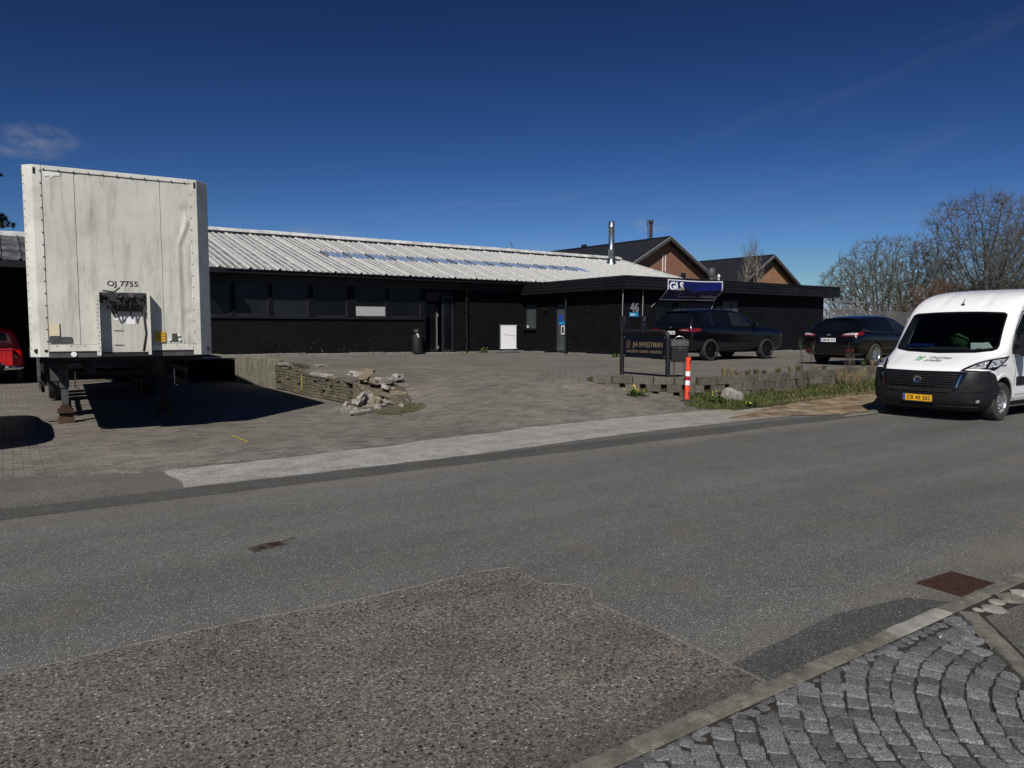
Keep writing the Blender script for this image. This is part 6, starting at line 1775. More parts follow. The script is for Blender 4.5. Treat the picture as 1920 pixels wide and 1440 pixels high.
def make_suv(loc, rz, label, small=False):
    t = thing('parked_car', label, 'car', loc, rz, None)
    st = [(0.00,.40,.98,1.12,.80,.88,.74,.0),(.03,.35,1.08,1.24,.88,.96,.80,.01),(.14,.33,1.15,1.46,.90,.985,.78,.02),(.36,.33,1.19,1.70,.93,.995,.73,.03),(.75,.33,1.19,1.75,.95,1.0,.73,.035),(1.3,.32,1.18,1.775,.95,1.0,.74,.035),(2.1,.32,1.16,1.78,.95,1.0,.74,.035),(2.75,.32,1.14,1.72,.95,1.0,.73,.035),
          (3.15,.32,1.12,1.53,.95,1.0,.73,.035),(3.48,.32,1.11,1.30,.95,.995,.78,.03),(3.68,.33,1.11,1.22,.94,.99,.86,.03),(4.2,.34,1.08,1.18,.92,.985,.88,.03),(4.66,.34,1.03,1.12,.90,.97,.86,.025),(4.87,.34,.99,1.07,.88,.93,.83,.01),(4.94,.37,.95,1.01,.84,.88,.78,0)]
    b = car_body(t, 'body', 'navy', st, [(.98,.37,.425),(3.955,.37,.425)])
    for s in (1, -1):
        f = caster(b, 'y', s)
        G = lambda nm, poly, m='car_glass', off=.006, res=.09: patch(f, poly, off, .012, res, nm, MAT[m], t)
        G('side_window', [(.50,1.26),(1.02,1.22),(1.02,1.63),(.80,1.63),(.60,1.54)])
        G('side_window', [(1.10,1.22),(1.96,1.20),(1.96,1.66),(1.10,1.64)]); G('side_window', [(2.04,1.20),(3.22,1.16),(3.05,1.28),(2.74,1.50),(2.46,1.63),(2.04,1.66)], 'glass_dim' if s < 0 else 'car_glass')
        band(f, densify([(.42,1.23),(1.05,1.19),(3.3,1.14)]), .008, 'belt_trim', 'plastic_gloss', t)
        band(f, densify([(1.06,1.22),(1.07,1.64)]), .012, 'pillar_trim', 'chrome', t).scale = (1,1,1)
        band(f, densify([(2.06,1.0),(2.04,.5),(2.0,.42)]), .005, 'door_seam', 'ink', t); band(f, densify([(1.14,1.06),(1.16,.9),(1.38,.72),(1.42,.45)]), .005, 'door_seam', 'ink', t); band(f, densify([(3.22,1.02),(3.3,.7),(3.28,.45)]), .005, 'door_seam', 'ink', t)
        for x in (1.28, 2.22): G('door_handle', [(x,1.03),(x+.2,1.03),(x+.2,1.06),(x,1.06)], 'navy', .03, .2)
        G('sill_trim', [(1.48,.34),(3.45,.34),(3.45,.44),(1.48,.46)], 'plastic', .008)
        G('tail_light', [(.02,1.05),(.10,1.10),(.40,1.11),(.48,1.06),(.40,.98),(.10,.98),(.02,.99)], 'lamp_red', .01, .04)
        mb = MB(); mb.cbox((3.10, s*1.08, 1.24), (.16,.20,.15)); mb.build('wing_mirror', MAT['navy'], t, bevel=.04)
        for x, r in ((.98,.375),(3.955,.375)): wheel(t, x, s*.86, r, r, .26, s, 'alloy_black', 10, 'rubber', .74)
        pass
        mb = MB(); mb.lathe([(.04,-.06),(.05,-.07),(.05,.02),(.04,.02)], 16, Matrix.Translation((.03,s*.62,.42)) @ Matrix.Rotation(rad(90),4,'Z'), 'y', closed=True); mb.build('exhaust', MAT['chrome'], t)
    f = caster(b, 'x', -1)
    G = lambda nm, poly, m, off=.008, res=.08, par=None: patch(f, poly, off, .014, res, nm, MAT[m], par or t)
    G('rear_window', [(-.70,1.27),(.70,1.27),(.66,1.55),(.60,1.64),(-.60,1.64),(-.66,1.55)], 'car_glass')
    for s in (1, -1):
        tl = G('tail_light', [(s*.40,1.055),(s*.62,1.09),(s*.82,1.09),(s*.88,1.05),(s*.84,.98),(s*.62,.98),(s*.42,1.02)], 'lamp_red', .014, .04)
        G('light_bar', [(s*.44,1.037),(s*.70,1.05),(s*.84,1.037),(s*.84,1.02),(s*.62,1.02)], 'lamp_clear', .020, .04, tl)
        G('reflector', [(s*.52,.60),(s*.80,.62),(s*.80,.57),(s*.52,.56)], 'lamp_red', .012)
    G('bumper_insert', [(-.72,.50),(.72,.50),(.66,.38),(-.66,.38)], 'plastic', .010)
    p, n_ = f(0, .95); n2 = Vector((-1,0,.12)).normalized()
    plate(t, frame((p.x-.016, 0, .95), (0,-1,0), (0,0,1)), .50, .115, 'EM 36 242')
    p, n_ = f(0, 1.13); mb = MB(); mb.lathe([(0,0),(.036,0),(.042,-.006),(.042,.01)], 18, Matrix.Translation(p+Vector((-.006,0,0))), 'y'); 
    mb = MB(); mb.lathe([(0,.012),(.034,.012),(.042,.008),(.042,-.004)], 18, Matrix.Translation(p) @ Matrix.Rotation(rad(-90),4,'Y')); mb.build('badge', MAT['chrome'], t)
    mb = MB(); mb.box(.24,.60,-.56,.56,1.665,1.70); mb.build('roof_spoiler', MAT['navy'], t, bevel=.01)
    mb = MB(); mb.prism([(1.0,1.77),(1.12,1.77),(1.02,1.83)], -.01, .01, 'xz'); mb.build('antenna_fin', MAT['navy'], t)
    mb = MB(); mb.box(.5,4.5,-.8,.8,.26,.5); mb.build('underbody', MAT['chassis_dark'], t)
    ff = caster(b, 'x', 1); patch(ff, [(-.5,.84),(.5,.84),(.45,.6),(-.45,.6)], .008, .012, .1, 'grille', MAT['plastic'], t)
    patch(caster(b, 'z', 1), [(2.95,-.6),(2.95,.6),(3.62,.68),(3.62,-.68)], .006, .01, .09, 'windscreen', MAT['car_glass'], t)
    return t
suv = make_suv((18.9, 17.82, HY(19.9, 17)+.012), rad(-1), 'dark blue SUV parked in front of the black wing, rear towards the company sign')
suv['group'] = 'cars parked on the terrace'

def make_wagon(loc, rz, label):
    t = thing('parked_car', label, 'car', loc, rz, 'cars parked on the terrace')
    st = [(0.00,.42,.72,.90,.66,.80,.66,.0),(.05,.32,.84,1.00,.80,.90,.72,.01),(.18,.27,.94,1.12,.86,.93,.72,.02),(.42,.26,.98,1.33,.88,.94,.66,.03),(.72,.26,.98,1.42,.90,.945,.62,.035),(1.3,.25,.97,1.465,.90,.945,.62,.035),(2.1,.25,.95,1.48,.90,.945,.62,.035),(2.6,.25,.93,1.44,.90,.945,.61,.035),
          (3.05,.25,.92,1.25,.90,.94,.64,.035),(3.5,.26,.92,1.03,.90,.935,.72,.03),(3.7,.26,.92,.99,.89,.93,.76,.03),(4.2,.27,.86,.93,.86,.92,.76,.03),(4.6,.29,.76,.84,.80,.88,.70,.02),(4.78,.33,.66,.74,.72,.80,.62,.01),(4.84,.40,.58,.66,.6,.66,.5,0)]
    b = car_body(t, 'body', 'blackpaint', st, [(1.02,.32,.37),(3.87,.32,.37)])
    for s in (1, -1):
        f = caster(b, 'y', s)
        G = lambda nm, poly, m='car_glass', off=.006, res=.09: patch(f, poly, off, .012, res, nm, MAT[m], t)
        G('side_window', [(.42,1.08),(.60,1.04),(1.12,1.02),(1.12,1.36),(.80,1.36),(.55,1.26)]); G('side_window', [(1.20,1.02),(2.0,1.0),(2.0,1.39),(1.20,1.37)]); G('side_window', [(2.08,1.0),(3.15,.97),(2.9,1.10),(2.5,1.32),(2.08,1.39)], 'glass_dim')
        band(f, densify([(.38,1.06),(.62,1.015),(1.15,.995),(2.04,.975),(3.2,.95)]), .008, 'belt_trim', 'chrome', t)
        band(f, densify([(2.02,1.0),(1.98,.4)]), .005, 'door_seam', 'ink', t); band(f, densify([(1.16,1.0),(1.2,.8),(1.4,.66),(1.46,.4)]), .005, 'door_seam', 'ink', t)
        for x in (1.3, 2.2): G('door_handle', [(x,.86),(x+.2,.86),(x+.2,.885),(x,.885)], 'blackpaint', .03, .2)
        mb = MB(); mb.cbox((2.95, s*1.0, 1.02), (.14,.18,.12)); mb.build('wing_mirror', MAT['blackpaint'], t, bevel=.04)
        for x in (1.02, 3.87): wheel(t, x, s*.82, .325, .325, .22, s, 'chrome' if False else 'alloy', 6, 'tyre_dusty', .66)
        G('tail_light', [(.04,.94),(.30,1.0),(.42,.97),(.30,.90),(.04,.86)], 'lamp_red', .010, .04)
        pass
    f = caster(b, 'x', -1)
    G = lambda nm, poly, m, off=.008, res=.08, par=None: patch(f, poly, off, .014, res, nm, MAT[m], par or t)
    G('rear_window', [(-.66,1.04),(-.4,1.0),(.4,1.0),(.66,1.04),(.60,1.26),(.5,1.33),(-.5,1.33),(-.60,1.26)], 'car_glass')
    for s in (1, -1):
        tl = G('tail_light', [(s*.42,.915),(s*.60,.955),(s*.86,.965),(s*.90,.92),(s*.80,.86),(s*.44,.86)], 'lamp_red', .014, .04)
        G('clear_lens', [(s*.48,.915),(s*.62,.945),(s*.84,.945),(s*.86,.915),(s*.78,.895),(s*.5,.895)], 'lamp_clear', .022, .04, tl)
        G('reflector', [(s*.55,.46),(s*.80,.475),(s*.80,.44),(s*.55,.43)], 'lamp_red', .012)
    p, n_ = f(0, .75); plate(t, frame((p.x-.014, 0, .75), (0,-1,0), (0,0,1)), .50, .11, 'DM 80 413')
    p, n_ = f(0, .90); mb = MB(); mb.lathe([(0,.012),(.06,.012),(.07,.008),(.07,-.004)], 18, Matrix.Translation(p) @ Matrix.Rotation(rad(-80),4,'Y') @ Matrix.Diagonal((.5,1,1,1))); mb.build('badge', MAT['chassis'], t)
    mb = MB(); mb.box(.40,.62,-.48,.48,1.375,1.40); mb.build('roof_spoiler', MAT['blackpaint'], t, bevel=.008)
    mb = MB(); mb.tube([(.16,-.2,1.02),(.20,.3,1.05)], .008, 5); mb.build('rear_wiper', MAT['plastic'], t)
    mb = MB(); mb.box(.5,4.4,-.75,.75,.2,.4); mb.build('underbody', MAT['chassis_dark'], t)
    patch(caster(b, 'z', 1), [(2.78,-.56),(2.78,.56),(3.50,.62),(3.50,-.62)], .006, .01, .09, 'windscreen', MAT['car_glass'], t)
    return t
wag = make_wagon((20.38, 12.83, TZ(21.4, 12.8)+.01), rad(0), 'black estate car with silver wheels parked on the terrace just behind the white van')
# hatchback whose rear corner just enters at the left edge
lc = copy_tree(wag); lc.location = (-1.09, 11.75, HY(-1, 14)+.01); lc.rotation_euler = (0, 0, rad(90)); lc['label'] = 'dark car cut off by the left edge of the photo, mostly seen by its shadow'
del lc['group']

# ---------------------------------------------------------------- red vintage pickup in the shed
pk = thing('pickup_truck', 'bright red vintage pickup truck with chrome rear bumper inside the open shed', 'truck', (-.40, 28.55, -.12), rad(90))
def sect(parent, name, mat, st, levels=2):
    mb = MB(); vs = []
    for x, pts in st: vs += [Vector((x, y, z)) for y, z in pts] + [Vector((x, -y, z)) for y, z in pts[::-1]]
    n = 2*len(st[0][1]); k = len(st)
    fs = [(j*n+i, j*n+(i+1) % n, (j+1)*n+(i+1) % n, (j+1)*n+i) for j in range(k-1) for i in range(n)] + [tuple(range(n)), tuple((k-1)*n+i for i in range(n-1, -1, -1))]
    mb.add(vs, fs); o = mb.build(name, MAT[mat]); md = o.modifiers.new('s', 'SUBSURF'); md.levels = levels; md.render_levels = levels; baked(o)
    o.data.polygons.foreach_set('use_smooth', [True]*len(o.data.polygons)); o.parent = parent; return o
cab_ = lambda w, top: [(w, .62), (w, .7), (w+.01, 1.15), (w-.05, 1.3), (w-.16, top-.12), (w-.28, top-.01), (.3, top+.03)]
cab = sect(pk, 'cab', 'redpaint', [(2.05, cab_(.84, 1.62)), (2.12, cab_(.90, 1.80)), (2.5, cab_(.92, 1.84)), (3.1, cab_(.92, 1.82)), (3.35, cab_(.88, 1.66))])
f = caster(cab, 'x', -1); patch(f, [(-.46,1.38),(.46,1.38),(.50,1.42),(.48,1.60),(.42,1.64),(-.42,1.64),(-.48,1.60),(-.50,1.42)], .01, .012, .08, 'rear_window', MAT['glass'], pk)
hd = lambda w, top: [(w, .6), (w, .7), (w, .95), (w-.05, top-.1), (w-.16, top-.03), (w-.3, top), (.2, top+.02)]
sect(pk, 'bonnet', 'redpaint', [(3.3, hd(.70, 1.22)), (3.6, hd(.66, 1.2)), (4.4, hd(.58, 1.12)), (4.6, hd(.5, 1.0))])
mb = MB(); mb.box(.02,2.04,-.66,-.60,.62,1.14); mb.box(.02,2.04,.60,.66,.62,1.14); mb.box(.02,2.04,-.6,.6,.62,.70); mb.build('bed', MAT['redpaint'], pk, bevel=.015)
mb = MB(); mb.box(-.03,.02,-.62,.62,.60,1.12); tg = mb.build('tailgate', MAT['redpaint'], pk, bevel=.015)
mb = MB()
for a in ((-.44,.44,.70,.72),(-.44,.44,1.0,1.02),(-.44,-.42,.72,1.0),(.42,.44,.72,1.0)): mb.box(-.045,-.03,a[0],a[1],a[2],a[3])
mb.box(-.06,-.03,-.62,.62,1.10,1.15); mb.build('pressing', MAT['redpaint'], tg, bevel=.006)
for s in (1,-1):
    fe_ = sect(pk, 'rear_fender', 'redpaint', [(x, [(.66,.45+dz),(.92*1.0-k,.45+dz),(.96-k,.6+dz*.5),(.95-k,z-.12),(.86-k,z),(.68,z+.01)]) for x, k, z, dz in ((.18,.16,.85,.0),(.26,.04,1.02,.0),(.55,0,1.12,0),(1.0,0,1.12,0),(1.3,.04,1.0,0),(1.45,.16,.8,0))])
    ff = fe_; 
    # sections are mirrored, so one fender mesh spans both sides: keep only this side
    bmx = bmesh.new(); bmx.from_mesh(ff.data); bmesh.ops.bisect_plane(bmx, geom=bmx.verts[:]+bmx.edges[:]+bmx.faces[:], plane_co=(0,s*.6,0), plane_no=(0,s,0), clear_inner=True); bmx.to_mesh(ff.data); bmx.free()
    wheel(pk, .85, s*.80, .36, .36, .17, s, 'redpaint', 5, 'rubber', .55); wheel(pk, 3.75, s*.76, .36, .36, .17, s, 'redpaint', 5, 'rubber', .55)
    mb = MB(); mb.lathe([(0,-.0),(.05,-.0),(.055,.02),(.04,.08)], 14, Matrix.Translation((.10,s*.72,.86)) @ Matrix.Rotation(rad(-90),4,'Z'), 'y'); mb.build('tail_light', MAT['lamp_red'], pk)
    sect(pk, 'front_fender', 'redpaint', [(x, [(.5,.5),(.90-k,.5),(.94-k,.6),(.93-k,z-.12),(.84-k,z),(.56,z+.01)]) for x, k, z in ((3.2,.1,.85),(3.5,.02,1.0),(4.0,0,1.02),(4.4,.05,.95),(4.6,.2,.75))]) if s > 0 else None
mb = MB(); pts = [(.08,-.88,.55),(-.08,-.80,.54),(-.12,-.4,.54),(-.12,.4,.54),(-.08,.80,.54),(.08,.88,.55)]; mb.tube(pts, [.05,.075,.08,.08,.075,.05], 12); mb.build('rear_bumper', MAT['chrome'], pk, smooth=60)
mb = MB(); mb.box(.2,4.4,-.4,.4,.35,.55); mb.build('chassis', MAT['chassis_dark'], pk)

# ---------------------------------------------------------------- semi-trailer
TL = thing('semi_trailer', 'grimy white box semi-trailer without a truck, standing on its landing legs', 'trailer', (.31, 12.73, 0), rad(-3))
TW, TZ0, TZ1, TLN = 2.50, 1.27, 4.00, 13.4
ch_ = .17
def tb(name, mat, mbx, par=None, **k): return mbx.build(name, MAT[mat], par or TL, **k)
mb = MB(); mb.box(.03, TW-.03, .30, TLN, TZ0, TZ1-.03); tb('box_body', 'trailer', mb)
# dented front wall made of three riveted sheets
def dent(x, z):
    d = 0
    # long vertical crease low on the right-hand sheet, bending in near the top
    xc = 2.02 + .12*sm(2.9, 3.35, z) + .02*sm(3.35, 3.6, z)
    if z < 3.55: d += -.013*math.exp(-((x-xc)/.035)**2)*sm(3.55, 3.3, z)*sm(1.45, 1.7, z) + .008*math.exp(-((x-xc-.07)/.05)**2)*sm(3.5, 3.2, z)*sm(1.5, 1.8, z)
    for (a, b, r, h) in ((2.16,3.52,.10,.016),(2.22,3.35,.07,-.014),(.75,3.0,.16,.010),(.9,2.15,.12,.012),(2.15,1.9,.06,.014),(1.6,3.7,.2,.008),(.62,2.6,.09,-.007),(2.18,1.72,.1,.01)):
        d += h*math.exp(-(((x-a)**2+(z-b)**2)/r**2))
    d += .004*noise.noise(Vector((x*2.4, z*1.6, 3))) + .0018*noise.noise(Vector((x*9, z*7, 1)))
    return d
def front_sheet(x0, x1, z0, z1, nx, nz, name):
    mb = MB(); vs = []
    for dy in (0, .012):
        for j in range(nz+1):
            for i in range(nx+1):
                x = x0+(x1-x0)*i/nx; z = z0+(z1-z0)*j/nz; vs.append((x, (dent(x, z) if dy == 0 else .03), z))
    N = (nx+1)*(nz+1); fs = []
    for j in range(nz):
        for i in range(nx): a = j*(nx+1)+i; fs.append((a, a+1, a+nx+2, a+nx+1))
    for i in range(nx): fs += [(i, N+i, N+i+1, i+1)]; a = nz*(nx+1)+i; fs += [(a, a+1, N+a+1, N+a)]
    for j in range(nz): a = j*(nx+1); fs += [(a, a+nx+1, N+a+nx+1, N+a)]; a += nx; fs += [(a, N+a, N+a+nx+1, a+nx+1)]
    mb.add(vs, fs); o = mb.build(name, MAT['trailer'], TL, smooth=50, fix=False); return o
X1, X2, X3, X4 = .235, .64, 1.78, 2.20
front_sheet(X1+.004, X2-.004, TZ0+.15, TZ1-.07, 16, 90, 'front_sheet'); front_sheet(X2+.003, X3-.003, TZ0+.15, TZ1-.07, 36, 90, 'front_sheet'); front_sheet(X3+.003, X4-.004, TZ0+.15, TZ1-.07, 26, 110, 'front_sheet')
mb = MB(); mb.box(X1, X4, .032, .06, TZ0+.02, TZ1-.05); tb('backing', 'ink', mb)
# corner posts: bevelled left and right
for s, P in ((0, [(0,.112),(.12,-.012),(X1,-.012),(X1,.05),(.2,.2),(0,.32)]), (1, [(TW,.19),(TW-.19,-.012),(X4,-.012),(X4,.05),(TW-.2,.25),(TW,.32)])):
    mb = MB(); mb.prism(P, TZ0-.03, TZ1, 'xy'); tb('corner_post', 'trailer_post', mb, bevel=.006)
mb = MB(); mb.box(X1+.004, X4-.004, -.016, .08, TZ1-.065, TZ1); tb('top_rail', 'trailer_post', mb, bevel=.006)
mb = MB(); mb.box(X1+.004, X4-.004, -.010, .05, TZ0+.05, TZ0+.145); tb('bottom_rail', 'trailer_post', mb, bevel=.004)
mb = MB(); mb.box(X1, X4, -.004, .15, TZ0-.04, TZ0+.045); tb('front_beam', 'chassis', mb)
mb = MB(); mb.box(X1, X4, -.008, .02, TZ0+.028, TZ0+.05); tb('gap', 'void', mb)
rv = MB()
def rivet(x, y, z, r=.007): rv.box(x-r, x+r, y-.008, y, z-r*1.1, z+r*1.1)
rv = MB()
for i in range(15): rivet(X1-.015, -.012, TZ0+.2+.175*i, .007); rivet(X4+.016, -.012, TZ0+.15+.18*i, .006)
for i in range(11): rivet(X1+.03+.187*i, -.016, TZ1-.055, .008); rivet(X1+.1+.18*i, -.010, TZ0+.13, .005)
tb('rivets', 'ink', rv)['kind'] = 'stuff'
rv = MB()
dl = Vector((.12, -.124, 0)).normalized(); nl = Vector((-.124, -.12, 0)).normalized()
for i in range(22):
    p = Vector((.018, .093, TZ0+.1+.118*i))+nl*.002; rv.cbox((0,0,0), (.011,.006,.013), Matrix.Translation(p) @ Matrix.Rotation(math.atan2(dl.y, dl.x), 4, 'Z'))
    p = Vector((TW-.02, .169, TZ0+.1+.118*i)); rv.cbox((0,0,0), (.011,.006,.013), Matrix.Translation(p) @ Matrix.Rotation(rad(46), 4, 'Z'))
tb('post_rivets', 'ink', rv)['kind'] = 'stuff'
for x in (.15, TW-.22):
    mb = MB(); mb.box(x-.016, x+.016, -.018, -.012, TZ1-.13, TZ1-.04); tb('marker_lamp', 'ink', mb, bevel=.006)
for x in (.08, TW-.07, .2):
    mb = MB(); mb.lathe([(0,-.016),(.032 if x != .2 else .022,-.016),(.034 if x != .2 else .024,-.010)], 14, Matrix.Translation((x,(.028 if x<.15 else .115) if x != .2 else 0,TZ0+.06)), 'y'); tb('socket_hole', 'ink', mb)
# torn sticker patch at the top left
mb = MB(); mb.prism([(X1+.01,TZ1-.075),(X1+.24,TZ1-.085),(X1+.23,TZ1-.13),(X1+.15,TZ1-.135),(X1+.13,TZ1-.165),(X1+.11,TZ1-.16),(X1+.10,TZ1-.14),(X1+.04,TZ1-.155)], -.006, -.001, 'xz'); tb('torn_patch', 'white', mb)
o = text('OJ 7755', .112, MAT['ink'], TL, frame((1.225, 0, 2.30), (1,0,0), (0,0,1)), width=.42, bold=.002, extrude=.0002)
fine_mesh(o, .05)
for v in o.data.vertices: v.co.y = dent(v.co.x, v.co.z)-.0025+v.co.y
# service box for the air and power couplings
bx0, bx1, bz0, bz1 = .84, 1.54, TZ0-.01, 2.22; PD = .20
sb = bpy.data.objects.new('coupling_box', None); COL.objects.link(sb); sb.parent = TL
mb = MB(); mb.box(bx0, bx0+.055, -PD, -PD+.012, bz0, bz1); mb.box(bx0+.043, bx0+.055, -PD+.012, -.016, bz0, bz1); tb('side_flange', 'trailer_post', mb, sb)
mb = MB(); mb.box(bx1-.012, bx1+.03, -PD, -PD+.012, bz0, bz1-.01); mb.box(bx1+.018, bx1+.03, -PD+.012, -.016, bz0, bz1-.01); tb('side_flange', 'trailer_post', mb, sb)
rv = MB()
for i in range(14): rv.cbox((bx0+.025+.012*(i % 2), -PD-.002, bz0+.06+.058*i), (.010,.006,.012))
tb('holes', 'ink', rv, sb)['kind'] = 'stuff'
mb = MB(); mb.box(bx0+.06, bx1+.015, -.025, -.014, TZ0+.03, bz1-.14); tb('back_plate', 'trailer', mb, sb)
for z in (1.40, 1.62): mb = MB(); mb.box(bx0+.24, bx0+.37, -.032, -.025, z, z+.018); tb('slot', 'steel_dark', mb, sb)
mb = MB(); mb.prism([(-.02, bz1-.02), (-.10, bz1-.02), (-.06, bz1-.18), (-.02, bz1-.18)], bx0+.06, bx1+.01, 'yz'); tb('coupling_panel', 'chassis', mb, sb)
rr = random.Random(2)
for i, (x, z, r, mt) in enumerate(((bx0+.13,bz1-.08,.028,'ink'),(bx0+.14,bz1-.15,.02,'ink'),(bx0+.33,bz1-.07,.042,'chassis'),(bx0+.49,bz1-.07,.042,'chassis'),(bx0+.41,bz1-.12,.046,'ink'),(bx0+.62,bz1-.10,.03,'ink'),(bx0+.67,bz1-.06,.025,'ink'))):
    mb = MB(); mb.lathe([(0,-.17),(r*.7,-.17),(r,-.15),(r,-.06)], 14, Matrix.Translation((x,0,z)), 'y'); tb('coupling', mt, mb, sb, smooth=40)
for i in range(7):
    x = bx0+.1+.09*i; mb = MB(); pts = [(x, -.12, bz1-.12), (x+rr.uniform(-.03,.05), -.17, bz1-.2), (x+rr.uniform(-.05,.08), -.14, bz1-.26-rr.uniform(0,.12)), (x+.05, -.05, bz1-.2)]; mb.tube(pts, .010, 6); tb('hose', 'rubber', mb, sb, smooth=True)
mb = MB(); mb.tube([(bx1-.02,-.15,bz1-.2),(bx1-.05,-.17,bz1-.4),(bx1-.03,-.16,bz1-.65),(bx1-.07,-.12,bz0+.05)], .018, 6); tb('hose', 'rubber', mb, sb, smooth=True)
mb = MB(); mb.tube([(bx0+.1,-.2,bz1+.0),(bx0+.25,-.21,bz1-.02),(bx0+.33,-.22,bz1+.05)], .012, 6); tb('lever', 'ink', mb, sb)
mb = MB(); mb.prism([(-.02,0),(-.15,0),(-.09,-.10),(-.02,-.1)], bx0+.24, bx0+.62, 'yz', Matrix.Translation((0,0,bz1-.20))); tb('connector_block', 'ink', mb, sb)
mb = MB(); mb.box(bx0+.25, bx0+.38, -.030, -.0255, 1.78, 1.83); mb.box(bx0+.41, bx0+.53, -.030, -.0255, 1.72, 1.84); tb('label_sticker', 'white_panel', mb, sb)
mb = MB(); mb.box(bx0+.05, bx1+.02, -PD+.02, 0, bz0-.02, bz0+.02); tb('floor_lip', 'chassis_dark', mb, sb)
# stickers
for (a, b, z0, z1, mt, nm) in ((X1+.01,X1+.14,1.55,1.74,'cream_sticker','sticker'),(X1+.01,X1+.29,1.455,1.535,'chassis','data_plate'),(1.63,1.79,1.45,1.61,'yellow_sticker','sticker'),(2.12-.2,2.12-.2,0,0,'ink','x'),(1.885,1.965,1.47,1.58,'chassis','data_plate')):
    if b-a < .01: continue
    mb = MB(); mb.box(a, b, -.022, -.010, z0, z1); tb(nm, mt, mb)
for k in range(3): mb = MB(); mb.box(1.645, 1.775, -.0245, -.022, 1.49+.045*k, 1.495+.045*k); tb('printed_line', 'ink', mb)
for (x, z) in ((1.85,1.485),(1.995,1.485),(1.985,1.555)):
    mb = MB(); mb.lathe([(0,-.024),(.022,-.024),(.023,-.02)], 12, Matrix.Translation((x,0,z)), 'y'); tb('sticker', 'white_panel', mb)
mb = MB(); mb.lathe([(0,-.026),(.038,-.024),(.040,-.004)], 18, Matrix.Translation((.545,0,TZ0+.005)), 'y'); tb('reflector', 'white_panel', mb)
# sides: vertical seams and lower rail
for s, x in ((-1, .0), (1, TW)):
    mb = MB(); mb.box(x-(.02 if s < 0 else -.0), x+(.0 if s < 0 else .02), .33, TLN, TZ0-.03, TZ0+.10); mb.box(x-(.02 if s < 0 else 0), x+(0 if s < 0 else .02), .33, TLN, TZ1-.1, TZ1); tb('side_rail', 'chassis' , mb)
    for i in range(11):
        mb = MB(); y = 1.4+1.15*i; mb.box(*sorted((x+s*.0, x-s*.03)), y, y+.05, TZ0+.1, TZ1-.1); tb('side_post', 'trailer_post', mb)
mb = MB(); mb.box(0, TW, .3, TLN, TZ1-.03, TZ1-.005); tb('roof', 'trailer_post', mb)
# chassis, landing legs, axles
for x in (.72, 1.66):
    mb = MB(); mb.box(x, x+.12, .3, TLN-.1, TZ0-.32, TZ0-.04); tb('chassis_beam', 'chassis_dark', mb)
for i in range(14): mb = MB(); y = .5+.95*i; mb.box(.1, TW-.1, y, y+.06, TZ0-.14, TZ0-.04); tb('cross_member', 'chassis_dark', mb)
mb = MB(); mb.box(.25, TW-.25, .1, 1.6, TZ0-.10, TZ0-.045); tb('coupling_plate', 'chassis_dark', mb)
LY = 2.35
for x, nm in ((.34, 'landing_leg'), (TW-.56, 'landing_leg')):
    lm_ = 'chassis' if x < 1 else 'chassis_dark'  # darker colour on the right leg stands in for shade beneath the trailer
    lg = bpy.data.objects.new('landing_leg', None); COL.objects.link(lg); lg.parent = TL
    mb = MB(); mb.box(x, x+.15, LY, LY+.15, .62, TZ0-.05); tb('outer_leg', lm_, mb, lg)
    mb = MB(); mb.box(x+.02, x+.13, LY+.02, LY+.13, .24, .62); tb('inner_leg', lm_, mb, lg)
    mb = MB(); mb.box(x-.05, x+.20, LY-.06, LY+.21, .18, .24); mb.prism([(x-.02,.24),(x+.17,.24),(x+.12,.34),(x+.03,.34)], LY-.02, LY+.17, 'xz'); tb('foot', 'rust', mb, lg)
    mb = MB(); mb.tube([(x+.17,LY+.05,.95),(x+.24,LY-.02,.9),(x+.24,LY-.02,.62),(x+.30,LY-.02,.60)], .012, 6); tb('crank', 'steel', mb, lg)
    mb = MB(); mb.tube([(x+.07,LY+.15,.75),(x+.07,LY+.9,TZ0-.2)], .03, 6); tb('brace', 'chassis_dark', mb, lg)
mb = MB(); mb.box(.50, TW-.5, LY+.04, LY+.1, .82, .90); tb('cross_tube', 'chassis_dark', mb)
bpy.context.view_layer.update()
for i, x in enumerate((.415, TW-.49)):
    p = TL.matrix_world @ Vector((x, LY+.075, 0)); mb = MB(); mb.cbox((0,0,.05), (.24,.22,.095)); mb.cbox((.01,.01,.13), (.20,.18,.06))
    o = mb.build('timber_block', MAT['wood'], None, loc=(p.x, p.y, HY(p.x, p.y)+.004), rot=(0,0,rad(4)), bevel=.006); tag(o, ('worn timber blocks under the left landing leg of the trailer', 'timber blocks in the shade under the right landing leg of the trailer')[i], 'wood block', 'blocks under the trailer legs')
# underrun guards and mud flap on the left flank
for x in (.02, TW-.06):
    for z in (.55, .80): mb = MB(); mb.box(x, x+.04, 2.9, 7.6, z, z+.10); tb('side_guard', 'chassis', mb)
    for y in (3.1, 5.2, 7.3): mb = MB(); mb.box(x+.04, x+.09, y, y+.07, .5, TZ0-.05); tb('guard_post', 'chassis_dark', mb)
mb = MB(); mb.box(.0, .42, 3.2, 3.9, .68, TZ0-.06); tb('tool_box', 'chassis', mb, bevel=.02)
for y in (7.8, 9.15, 10.5):
    for s, x in ((-1, .27), (1, TW-.27)):
        w = wheel(TL, x, y, .50, .50, .30, 1, 'steel_dark', 5, 'rubber', .56, steel=True); w.rotation_euler = (0, 0, rad(90) if s < 0 else rad(-90))
    mb = MB(); mb.tube([(.3,y,.5),(TW-.3,y,.5)], .07, 10); tb('axle', 'chassis_dark', mb)
for x in (.06, TW-.46): mb = MB(); mb.box(x, x+.40, 7.15, 7.17, .35, 1.1); tb('mud_flap', 'rubber', mb)
